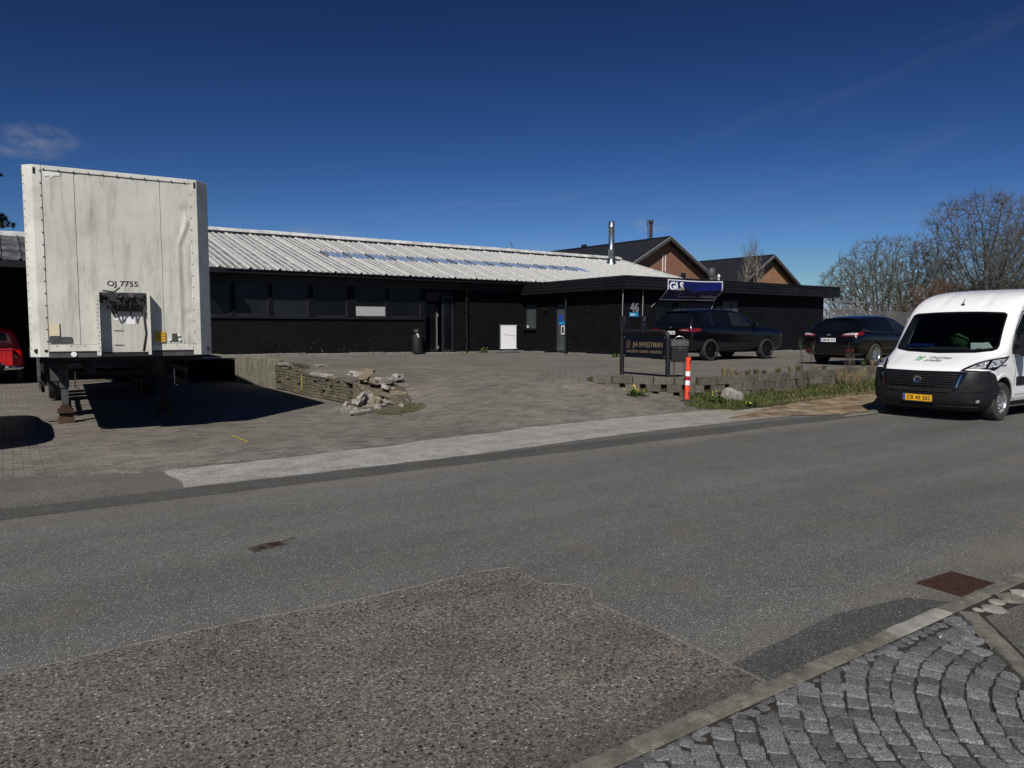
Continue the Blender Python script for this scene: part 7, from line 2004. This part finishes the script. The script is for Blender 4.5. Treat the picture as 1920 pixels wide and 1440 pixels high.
mb = MB(); mb.box(.1, TW-.1, TLN-.1, TLN, .45, .62); tb('rear_bumper', 'chassis', mb)
# ================================================================ PLANTS AND TREES
def branchy(seed, H, spread, levels, nb, r0, upright=.5, multi=1, lenk=.62, twigr=.008, start=.25, ang=40, zig=.25, fan=.28):
    """bare crown: returns segments (p, q, rp, rq, level, stem)"""
    R = random.Random(seed); segs = []
    def grow(p, d, L, r, lv, st):
        n = max(2, 5-lv) if lv < 3 else 2
        pts = [p]; cur = p; dd = d.copy(); tip = .5 if lv < levels else .35
        for i in range(n):
            dd = (dd + Vector((R.uniform(-1,1), R.uniform(-1,1), R.uniform(-1,1)))*zig*.45 + Vector((0,0,upright*.14 if lv else .05))).normalized()
            nx = cur + dd*(L/n); ra = r*(1-(1-tip)*i/n); rb = r*(1-(1-tip)*(i+1)/n)
            segs.append((cur, nx, ra, rb, lv, st)); pts.append(nx); cur = nx
        if lv >= levels: return
        k = nb[min(lv, len(nb)-1)]; turn = R.uniform(0, 2*pi)
        for j in range(k):
            t = start + (1-start)*((j+R.random())/k) if lv == 0 else .15+.85*((j+R.random())/k)
            idx = min(n-1, int(t*n)); f = t*n-idx
            q = pts[idx].lerp(pts[idx+1], f)
            ax = (pts[idx+1]-pts[idx]).normalized()
            perp = ax.orthogonal().normalized(); turn += 2.4+R.uniform(-.4,.4); perp.rotate(Matrix.Rotation(turn, 3, ax))
            a = rad(ang+R.uniform(-12, 12)); nd = (ax*math.cos(a)+perp*math.sin(a)*spread).normalized()
            nd = (nd+Vector((0,0,upright*.22))).normalized()
            ll = L*lenk*R.uniform(.75, 1.15)*(1.0-.4*t if lv == 0 else 1-.3*t)
            grow(q, nd, ll, max(twigr, r*.48*(1-.4*t)), lv+1, st)
        if lv == 0: grow(cur, dd, L*lenk*.7, r*.45, 1, st)
    for m_ in range(multi):
        a = 2*pi*m_/multi+R.random(); d = Vector((math.cos(a)*fan, math.sin(a)*fan, 1)).normalized() if multi > 1 else Vector((R.uniform(-.05,.05), R.uniform(-.05,.05), 1))
        grow(Vector((math.cos(a)*.15*(multi > 1), math.sin(a)*.15*(multi > 1), 0)), d, H*R.uniform(.55,.7), r0*(1 if multi == 1 else R.uniform(.6,1)), 0, m_)
    return segs
def seg_mesh(name, segs, mat, parent, n_big=6, kind=None):
    V = []; F = []
    for p, q, ra, rb, lv, *_ in segs:
        n = n_big if lv < 2 else 3
        d = (q-p).normalized(); a = d.orthogonal().normalized(); b = d.cross(a); o = len(V)
        for c, r in ((p, ra), (q, rb)):
            for j in range(n): t = 2*pi*j/n; V.append(tuple(c+a*(r*math.cos(t))+b*(r*math.sin(t))))
        for j in range(n): F.append((o+j, o+(j+1) % n, o+n+(j+1) % n, o+n+j))
    me = bpy.data.meshes.new(name); me.from_pydata(V, [], F); me.materials.append(mat)
    o = link(name, me, parent)
    if kind: o['kind'] = kind
    return o
def tree(name, label, cat, loc, mat='twig_grey', group=None, buds=0, budm='bud', bsz=1.0, crown=None, rz=0, **kw):
    t = thing(name, label, cat, loc, rz, group)
    segs = branchy(**kw)
    H_ = max(g[1].z for g in segs); s = kw['H']/H_
    segs = [(p*s, q*s, a, b, l, st) for p, q, a, b, l, st in segs]
    for st in range(kw.get('multi', 1)):
        seg_mesh('trunk', [g for g in segs if g[4] == 0 and g[5] == st], MAT[mat], t, 8)
    seg_mesh('limbs', [g for g in segs if g[4] == 1], MAT[mat], t, 5, 'stuff')
    cr = [g for g in segs if g[4] >= 2]
    if cr: seg_mesh('crown', cr, MAT[crown or mat], t, 4, 'stuff')
    if buds:
        R = random.Random(kw['seed']); V = []; F = []
        pool = [g for g in cr if g[4] >= 3] or cr
        for i in range(buds):
            g = R.choice(pool); c = g[0].lerp(g[1], R.random()); z = Vector((R.uniform(-1,1), R.uniform(-1,1), R.uniform(-.3,1))).normalized(); a = z.orthogonal().normalized(); b = z.cross(a); w = R.uniform(.05,.11)*bsz
            o = len(V); V += [tuple(c), tuple(c+z*w*.6+a*w*.35), tuple(c+z*w*1.2), tuple(c+z*w*.6-a*w*.35)]; F.append((o, o+1, o+2, o+3))
        me = bpy.data.meshes.new('buds'); me.from_pydata(V, [], F); me.materials.append(MAT[budm]); link('buds', me, t)['kind'] = 'stuff'
    return t
from mathutils.kdtree import KDTree
def crown_tree(name, label, cat, loc, seed, H, R0, z0, zc, stems=1, fan=.3, n=1500, step=.30, r_tip=.007, mat='twig_grey', group=None, buds=0, bsz=.6, twigs=3, tl=.55, lean=0.0):
    """limbs grow towards points scattered through the crown, so they fill a rounded outline"""
    R = random.Random(seed); A = []
    while len(A) < n:
        z = R.uniform(z0, H); x, y = R.uniform(-R0, R0), R.uniform(-R0, R0)
        h = (z-zc)/((H-zc) if z > zc else (zc-z0)*1.12); lim = R0*math.sqrt(max(0, 1-h*h))*(1+.22*noise.noise(Vector((math.atan2(y, x)*1.3, z*.45, seed))))
        d = math.hypot(x, y)
        if d < lim and R.random() < .35+.65*(d/lim)**1.2: A.append(Vector((x+lean*z, y, z)))
    P = []; par = []; stem = []
    for s in range(stems):
        a = 2*pi*s/stems+R.random(); last = -1; dr = Vector((math.cos(a)*fan, math.sin(a)*fan, 1)).normalized() if stems > 1 else Vector((0, 0, 1)); q = Vector((math.cos(a)*.12, math.sin(a)*.12, 0)) if stems > 1 else Vector((0,0,0))
        for k in range(int(z0*.9/step)+2):
            P.append(q.copy()); par.append(last); stem.append(s); last = len(P)-1
            dr = (dr+Vector((R.uniform(-.12,.12), R.uniform(-.12,.12), .05))).normalized(); q = q+dr*step
    kill = step*1.6
    for it in range(70):
        kd = KDTree(len(P)); [kd.insert(p, i) for i, p in enumerate(P)]; kd.balance()
        acc = {}; keep = []
        for a in A:
            co, i, d = kd.find(a)
            if d < kill: continue
            keep.append(a); acc.setdefault(i, Vector((0,0,0))); acc[i] += (a-co).normalized()
        A = keep
        if not A: break
        for i, v in acc.items():
            v = (v.normalized()+Vector((R.uniform(-.22,.22), R.uniform(-.22,.22), R.uniform(-.05,.28)))).normalized()
            P.append(P[i]+v*step); par.append(i); stem.append(stem[i])
    N = len(P); rr_ = [0.0]*N; kids = [0]*N
    for i in range(N):
        if par[i] >= 0: kids[par[i]] += 1
    ex = 2.35
    for i in range(N-1, -1, -1):
        if kids[i] == 0: rr_[i] = r_tip**ex
        if par[i] >= 0: rr_[par[i]] += rr_[i]
    rad_ = [max(r_tip, v**(1/ex)) for v in rr_]
    big = max(rad_); segs = []
    for i in range(N):
        j = par[i]
        if j < 0: continue
        r = rad_[i]; lv = 0 if r > big*.42 else (1 if r > big*.16 else 2)
        segs.append((P[j], P[i], min(rad_[j], r*1.35), r, lv, stem[i]))
    for i in range(N):
        if kids[i] == 0 or (rad_[i] < r_tip*3.2 and R.random() < .75):
            base = (P[i]-P[par[i]]).normalized() if par[i] >= 0 else Vector((0,0,1))
            for k in range(twigs if kids[i] == 0 else 2):
                d = (base*.9+Vector((R.gauss(0,.5), R.gauss(0,.5), R.gauss(.25,.4)))).normalized(); L = tl*R.uniform(.5, 1.1); m_ = P[i]+d*L*.5; d2 = (d+Vector((R.gauss(0,.25), R.gauss(0,.25), R.gauss(.15,.2)))).normalized(); e = m_+d2*L*.5
                segs.append((P[i], m_, r_tip, r_tip*.75, 3, 0)); segs.append((m_, e, r_tip*.75, r_tip*.5, 3, 0))
                if R.random() < .7:
                    d3 = (d+Vector((R.gauss(0,.7), R.gauss(0,.7), R.gauss(.2,.4)))).normalized(); segs.append((m_, m_+d3*L*.45, r_tip*.7, r_tip*.45, 3, 0))
    t = thing(name, label, cat, loc, 0, group)
    for s in range(stems):
        g = [q for q in segs if q[4] == 0 and q[5] == s]
        if g: seg_mesh('trunk', g, MAT[mat], t, 8)
    seg_mesh('limbs', [q for q in segs if q[4] == 1], MAT[mat], t, 6, 'stuff')
    seg_mesh('crown', [q for q in segs if q[4] >= 2], MAT[mat], t, 4, 'stuff')
    if buds:
        V = []; F = []; pool = [q for q in segs if q[4] == 3]
        for i in range(buds):
            g = R.choice(pool); c = g[0].lerp(g[1], R.random()); z = Vector((R.uniform(-1,1), R.uniform(-1,1), R.uniform(-.3,1))).normalized(); a = z.orthogonal().normalized(); b = z.cross(a); w = R.uniform(.05,.11)*bsz
            o = len(V); V += [tuple(c), tuple(c+z*w*.6+a*w*.35), tuple(c+z*w*1.2), tuple(c+z*w*.6-a*w*.35)]; F.append((o, o+1, o+2, o+3))
        me = bpy.data.meshes.new('buds'); me.from_pydata(V, [], F); me.materials.append(MAT['bud']); link('buds', me, t)['kind'] = 'stuff'
    return t
def at(px, Y):
    r = (px-960)/1380; dx, dy = .823*r+.568, -.568*r+.823; return dx/dy*Y, Y
GT = 'bare trees behind the fence'
G0 = .45
def T(px, Y, **k):
    x, y = at(px, Y); return dict(loc=(x, y, G0), **k)
crown_tree('bare_tree', 'tallest bare tree, its wide crown standing behind the white van', 'tree', (*at(1836, 24), G0), 21, 10.6, 4.5, 2.4, 6.6, 1, n=3600, step=.24, r_tip=.0115, group=GT, tl=.7, twigs=4)
crown_tree('bare_tree', 'bare tree at the right edge of the photo, behind the van roof', 'tree', (*at(1950, 25), G0), 34, 10.6, 4.4, 2.2, 6.4, 1, n=3400, step=.24, r_tip=.0115, group=GT, tl=.7, twigs=4)
crown_tree('budding_tree', 'rounded many-stemmed tree with greenish opening buds, left of the tallest bare tree', 'tree', (*at(1655, 30), G0), 5, 8.1, 4.3, .9, 3.9, 5, .45, n=3800, step=.24, r_tip=.011, group=GT, buds=11000, bsz=.6, twigs=4)
crown_tree('budding_tree', 'small spreading tree with sparse buds, right beside the black wing', 'tree', (*at(1590, 30.5), G0), 9, 6.2, 2.6, 1.0, 3.6, 3, .4, n=1200, step=.24, r_tip=.010, group=GT, buds=3500, bsz=.6)
tree('brown_shrub', 'reddish brown leafless thicket behind the fence, just left of the van windscreen', 'shrub', (*at(1738, 24.5), G0), mat='twig_red', seed=12, H=4.9, spread=.9, levels=3, nb=(12,9,6), r0=.05, upright=.8, multi=9, lenk=.5, twigr=.011, start=.1, ang=30, group='leafless thickets behind the fence')
tree('brown_shrub', 'grey brown thicket behind the van roof, right of the reddish one', 'shrub', (*at(1800, 26), G0), mat='twig', seed=13, H=5.6, spread=.9, levels=3, nb=(12,9,6), r0=.05, upright=.8, multi=9, lenk=.5, twigr=.011, start=.1, ang=30, group='leafless thickets behind the fence')
tree('brown_shrub', 'low thicket in front of the trunks between the racks and the reddish shrub', 'shrub', (*at(1672, 27), G0), mat='twig', seed=14, H=3.4, spread=.9, levels=3, nb=(11,8,6), r0=.04, upright=.8, multi=9, lenk=.5, twigr=.011, start=.1, ang=32, group='leafless thickets behind the fence')
tree('brown_shrub', 'thicket at the right edge behind the rear of the van', 'shrub', (*at(1880, 25), G0), mat='twig', seed=15, H=6.0, spread=.9, levels=3, nb=(12,9,6), r0=.05, upright=.8, multi=9, lenk=.5, twigr=.011, start=.1, ang=30, group='leafless thickets behind the fence')
# trees beyond, seen through the others
for i, (px, Y, H_, lb) in enumerate(((1700, 44, 10, 'distant bare tree half hidden behind the rounded budding tree'), (1780, 42, 12.5, 'distant bare tree seen between the reddish shrub and the tallest tree'), (1885, 40, 15, 'distant bare tree behind the van roof at the right'))):
    tree('bare_tree', lb, 'tree', (*at(px, Y), G0), mat='twig', seed=50+i, H=H_, spread=1.1, levels=4, nb=(9,7,5,4), r0=.2, upright=.45, lenk=.62, twigr=.018, start=.2, ang=42, group='bare trees beyond the fence line')
for i, (px, H_) in enumerate(((1386, 10.2), (1417, 10.0))):
    x, y = at(px, 46); lb = ('left stem', 'right stem')[i]
    tree('birch', lb+' of the two slim pale birches in front of the ochre house', 'tree', (x, y, G0), mat='birch', seed=70+i, H=H_, spread=.75, levels=3, nb=(24,8,6), r0=.10, upright=.5, lenk=.36, twigr=.0075, start=.3, ang=36, zig=.2, crown='twig', group='slim birches before the houses')
tree('small_bare_tree', 'tiny bare tree top peeping over the pale metal roof ridge', 'tree', (*at(978, 62), G0), mat='twig', seed=80, H=10.4, spread=.8, levels=3, nb=(12,6,4), r0=.1, upright=.7, lenk=.36, twigr=.016, start=.4, ang=34)
# pine at the far left
pn = thing('pine_tree', 'dark pine tree reaching in at the left edge above the shed roof', 'tree', (*at(-100, 41), -.1))
pn.scale = (.86, .86, .86)
R = random.Random(6); V = []; F = []
segs = [(Vector((0,0,0)), Vector((.2,0,9)), .22, .12, 0), (Vector((.2,0,9)), Vector((.1,.1,12.2)), .12, .03, 0)]
tips = []
for i in range(44):
    z = R.uniform(4.5, 12); a = R.uniform(0, 2*pi) if i > 14 else R.uniform(-.9, .3); L = (12.8-z)*.32+R.uniform(.6,1.3)
    p = Vector((.15, 0, z)); q = p+Vector((math.cos(a)*L, math.sin(a)*L, R.uniform(.1,.6))); segs.append((p, q, .05, .02, 2)); tips.append((p, q))
seg_mesh('trunk', segs, MAT['bark'], pn)
for p, q in tips:
    for k in range(15):
        c = p.lerp(q, R.uniform(.55, 1.05))+Vector((R.uniform(-.22,.22), R.uniform(-.22,.22), R.uniform(-.05,.3)))
        for j in range(60):
            d = Vector((R.gauss(0,1), R.gauss(0,1), R.gauss(.4,.8))).normalized(); s = d.orthogonal().normalized()*.018; e = c+d*R.uniform(.12,.24); o = len(V)
            V += [tuple(c-s), tuple(c+s), tuple(e)]; F.append((o, o+1, o+2))
me = bpy.data.meshes.new('crown'); me.from_pydata(V, [], F); me.materials.append(MAT['needle']); link('crown', me, pn)['kind'] = 'stuff'

# grass on the verge and along the walls
def blades(name, n, place, hr, mat, label, seed=1, w=.006):
    R = random.Random(seed); V = []; F = []
    for i in range(n):
        r = place(R)
        if r is None: continue
        x, y, z, k = r; h = R.uniform(*hr)*k; a = R.uniform(0, 2*pi); b = Vector((math.cos(a), math.sin(a), 0)); s = Vector((-b.y, b.x, 0))*R.uniform(.6,1.4)*w; l = R.uniform(.1,.7)*h; o = len(V); P = Vector((x, y, z-.004))
        V += [tuple(P-s), tuple(P+s), tuple(P+b*l*.35+Vector((0,0,h*.62))+s*.7), tuple(P+b*l*.35+Vector((0,0,h*.62))-s*.7), tuple(P+b*l+Vector((0,0,h*.95)))]
        F += [(o, o+1, o+2, o+3), (o+3, o+2, o+4)]
    me = bpy.data.meshes.new(name); me.from_pydata(V, [], F); me.materials.append(MAT[mat]); o = link(name, me)
    return tag(o, label, 'grass', None, 'stuff')
def vp(R):
    x = 12.2+R.random()**1.35*22; y1 = wallY(x)-.10; y0 = interp([(12.2,9.9),(13,9.75),(15,9.95),(20,10.1),(40,10.2)], x)+.25*noise.noise(Vector((x*1.3, 0, 2)))
    y = R.uniform(y0, y1)
    d = noise.noise(Vector((x*1.5, y*1.9, 0)))
    if d < -.28+R.uniform(-.1,.1): return None
    return x, y, VZ(x, y), .55+.9*max(0, d+.4)
blades('verge_grass', 30000, vp, (.05,.16), 'grass', 'green grass growing on the verge below the block wall', 1, .007)
blades('dry_verge_grass', 7000, vp, (.04,.14), 'dry', 'dry straw mixed into the grass of the verge', 2, .006)
def lp(R):
    x = R.uniform(14, 19); y = R.uniform(9.5, 10.2); return x, y, .06+.03, .5
blades('trampled_straw', 1500, lp, (.02,.08), 'dry', 'flattened straw between grass and bare soil', 3, .005)
def mossp(R):
    a = R.uniform(0, 2*pi); q = R.random()**.5; x = 6.3+math.cos(a)*q*.5; y = 13.0+math.sin(a)*q*.55; return x, y, HY(x, y)+.012, .4
blades('rubble_grass', 2500, mossp, (.02,.06), 'grass', 'short grass and moss at the right end of the rubble heap', 4, .006)
def fw(R):
    x = R.choice((R.uniform(6.5, 19.9), R.uniform(15.9,17.4))); 
    if noise.noise(Vector((x*1.1, 5, 0))) < .15: return None
    y = 27.93-abs(R.gauss(0, .03)); return x, y, HY(x, y), .6
blades('wall_foot_grass', 1500, fw, (.04,.14), 'dry', 'sparse dry weeds along the foot of the workshop wall', 5, .01)
def ww(R):
    s = R.uniform(.2, 15); p, _ = along(s); 
    if noise.noise(Vector((s*1.1, 9, 0))) < .02: return None
    a = dir_smooth(s); q = p+Vector((-math.sin(a), math.cos(a)))*R.uniform(-.12,.25); return q.x, q.y, .555 if q.x > 12 else max(.45, TZ(q.x, q.y)-.01), .6
blades('wall_top_weeds', 3000, ww, (.03,.10), 'dry', 'low dry weeds in the joints along the top of the block wall', 6, .006)
# tufts standing on the wall
R = random.Random(31)
def tuft(seed, n, h, mat):
    q = random.Random(seed); V = []; F = []
    for i in range(n):
        a = q.uniform(0, 2*pi); b = Vector((math.cos(a), math.sin(a), 0)); s = Vector((-b.y, b.x, 0))*.004; hh = h*q.uniform(.5,1); l = hh*q.uniform(.1,.55); o = len(V); P = b*q.uniform(0,.05)
        V += [tuple(P-s), tuple(P+s), tuple(P+b*l*.35+Vector((0,0,hh*.6))+s*.8), tuple(P+b*l*.35+Vector((0,0,hh*.6))-s*.8), tuple(P+b*l+Vector((0,0,hh)))]
        F += [(o, o+1, o+2, o+3), (o+3, o+2, o+4)]
    me = bpy.data.meshes.new('tuft'); me.from_pydata(V, [], F); me.materials.append(MAT[mat]); return me
TS = ((1358,.34,'dry','thin straw-coloured'),(1372,.22,'dry','low pale'),(1384,.16,'dry','small ragged'),(1402,.20,'grass','short bushy green'),(1416,.22,'grass','dense dark green'),(1432,.17,'grass','small dark'),(1457,.20,'grass','round green'),(1482,.24,'dry','tall straw-topped'),(1497,.26,'grass','upright bushy'),(1528,.2,'dry','broad dry'),(1545,.18,'grass','low green'),(1618,.24,'grass','green'),(1635,.26,'dry','tangled dry'))
for i, (px, h, mt, adj) in enumerate(TS):
    X = None
    for k in range(400):
        x = 11+k*.05; y = wallY(x)+.20
        if 960+1380*(.823*x-.568*y)/(.568*x+.823*y) >= px: X = x; break
    o = link('grass_tuft', tuft(i, 110, h, mt), None, (X, wallY(X)+.20, .56))
    pos = ('nearest the marker post' if i < 2 else 'left of the rear SUV wheel line' if i < 4 else 'below the front half of the SUV' if i < 7 else 'between SUV and estate car' if i < 9 else 'below the estate car bumper' if i < 11 else 'by the silver wheel of the estate car')
    tag(o, f'{adj} grass tuft on the block wall, {pos}', 'grass tuft', 'grass tufts along the top of the block wall')
# slender leafless shrubs in front of the estate car
for i, (px, h, dy, lb) in enumerate(((1511, 1.35, -.35, 'thin upright leafless shrub with small buds left of the estate car'), (1588, .95, -.30, 'arching thorny twig before the number plate side of the estate car'), (1602, 1.15, -.4, 'thin twiggy shrub in front of the rear light of the estate car'), (1590, .55, -.45, 'dry tangled bush at the foot of the block wall before the van'))):
    for k in range(500):
        x = 11+k*.05; y = wallY(x)+dy
        if 960+1380*(.823*x-.568*y)/(.568*x+.823*y) >= px: break
    tree('wispy_shrub', lb, 'shrub', (x, y, VZ(x, y)), mat='twig' if i < 3 else 'dry', seed=90+i, H=h, spread=.6 if i < 3 else 1.1, levels=2 if i < 3 else 3, nb=(14,6,5), r0=.010, upright=.7, multi=2 if i < 3 else 7, lenk=.28 if i < 3 else .5, twigr=.003, start=.2, ang=36, buds=90 if i < 3 else 0, bsz=.22, budm='twig', group='leafless shrubs along the block wall')
for i in ():
    pass
# dandelions
def dandelion(x, y, z, n, label, s=1.0, seed=0):
    q = random.Random(seed); t = thing('dandelion', label, 'flower', (x, y, z), 0, 'dandelions in bloom')
    V = []; F = []
    for i in range(60):
        a = q.uniform(0, 2*pi); b = Vector((math.cos(a), math.sin(a), 0)); sd = Vector((-b.y, b.x, 0))*.016*s; L = q.uniform(.06,.2)*s; h = q.uniform(.03,.14)*s; P = Vector((q.uniform(-.14,.14), q.uniform(-.1,.1), 0))*s; o = len(V)
        V += [tuple(P), tuple(P+b*L*.5+sd+Vector((0,0,h*.8))), tuple(P+b*L+Vector((0,0,h))), tuple(P+b*L*.5-sd+Vector((0,0,h*.8)))]; F.append((o, o+1, o+2, o+3))
    me = bpy.data.meshes.new('leaves'); me.from_pydata(V, [], F); me.materials.append(MAT['leaf']); link('leaves', me, t)
    for i in range(n):
        fx, fy, fz = q.uniform(-.2,.2)*s, q.uniform(-.14,.14)*s, q.uniform(.08,.24)*s
        mb = MB(); mb.tube([(fx*.7, fy*.7, 0), (fx, fy, fz)], .003, 4); mb.build('stalk', MAT['leaf'], t)
        M = Matrix.Translation((fx, fy, fz)) @ Euler((q.uniform(-.5,.5)+.5, q.uniform(-.5,.5), 0)).to_matrix().to_4x4()
        mb = MB(); mb.lathe([(0,.010),(.009,.010),(.018,.003),(.013,-.005),(0,-.006)], 9, M); mb.build('flower', MAT['yellow_flower'], t)
dandelion(11.15, 11.45, HY(11.15, 11.45), 9, 'dandelion clump with yellow flowers at the foot of the block wall', 1.25, 1)
dandelion(12.25, 10.15, HY(12.2,10.1)+.02, 4, 'leafy dandelion clump between marker post and boulder', 1.3, 2)
dandelion(12.75, 9.72, VZ(12.8, 9.8), 2, 'small dandelion in the grass below the boulder', .9, 3)
dandelion(17.6, 27.8, HY(17.6,27.8), 3, 'yellow-flowering weed at the wall foot left of the white poster stand', 1.2, 4)
dandelion(19.3, 20.98, HY(19.3,21), 1, 'low green weed at the foot of the corner wall', 1.0, 5)
def fx(R):
    a = R.uniform(0, 2*pi); q = R.random()**.5; x = 12.15+math.cos(a)*q*.75; y = 10.15+math.sin(a)*q*.5; return x, y, max(HY(x, y), VZ(x, y) if x > 11.95 else -1)+.002, .8
blades('post_grass', 3500, fx, (.03,.12), 'grass', 'weedy grass round the foot of the marker post and boulder', 8, .006)
# litter and pebbles on the road and by the kerb
R = random.Random(77)
mb = MB()
for i in range(240):
    x, y = (R.uniform(2.2, 9), R.uniform(2.1, 2.7)) if i < 60 else (R.uniform(.5, 16), R.uniform(7.4, 9.0)) if i < 190 else (R.uniform(-1, 4), R.uniform(2.2, 4.1))
    s = R.uniform(.0015,.005); mb.cbox((0,0,0), (s*2,s*1.5,s), Matrix.Translation((x, y, s*.4+(.012 if y > 7.66 else .004))) @ Euler((R.random()*3,R.random()*3,R.random()*3)).to_matrix().to_4x4())
tag(mb.build('road_grit', MAT['rubble']), 'pale grit and chippings scattered along both road edges', 'grit', None, 'stuff')
o = MB(); o.tube([(0,0,0),(.025,.008,0)], .004, 6); tag(o.build('cigarette_end', MAT['cream_sticker'], None, loc=(3.95, 1.80, .048)), 'cigarette end lying on the granite setts near the pale kerb stone', 'litter')
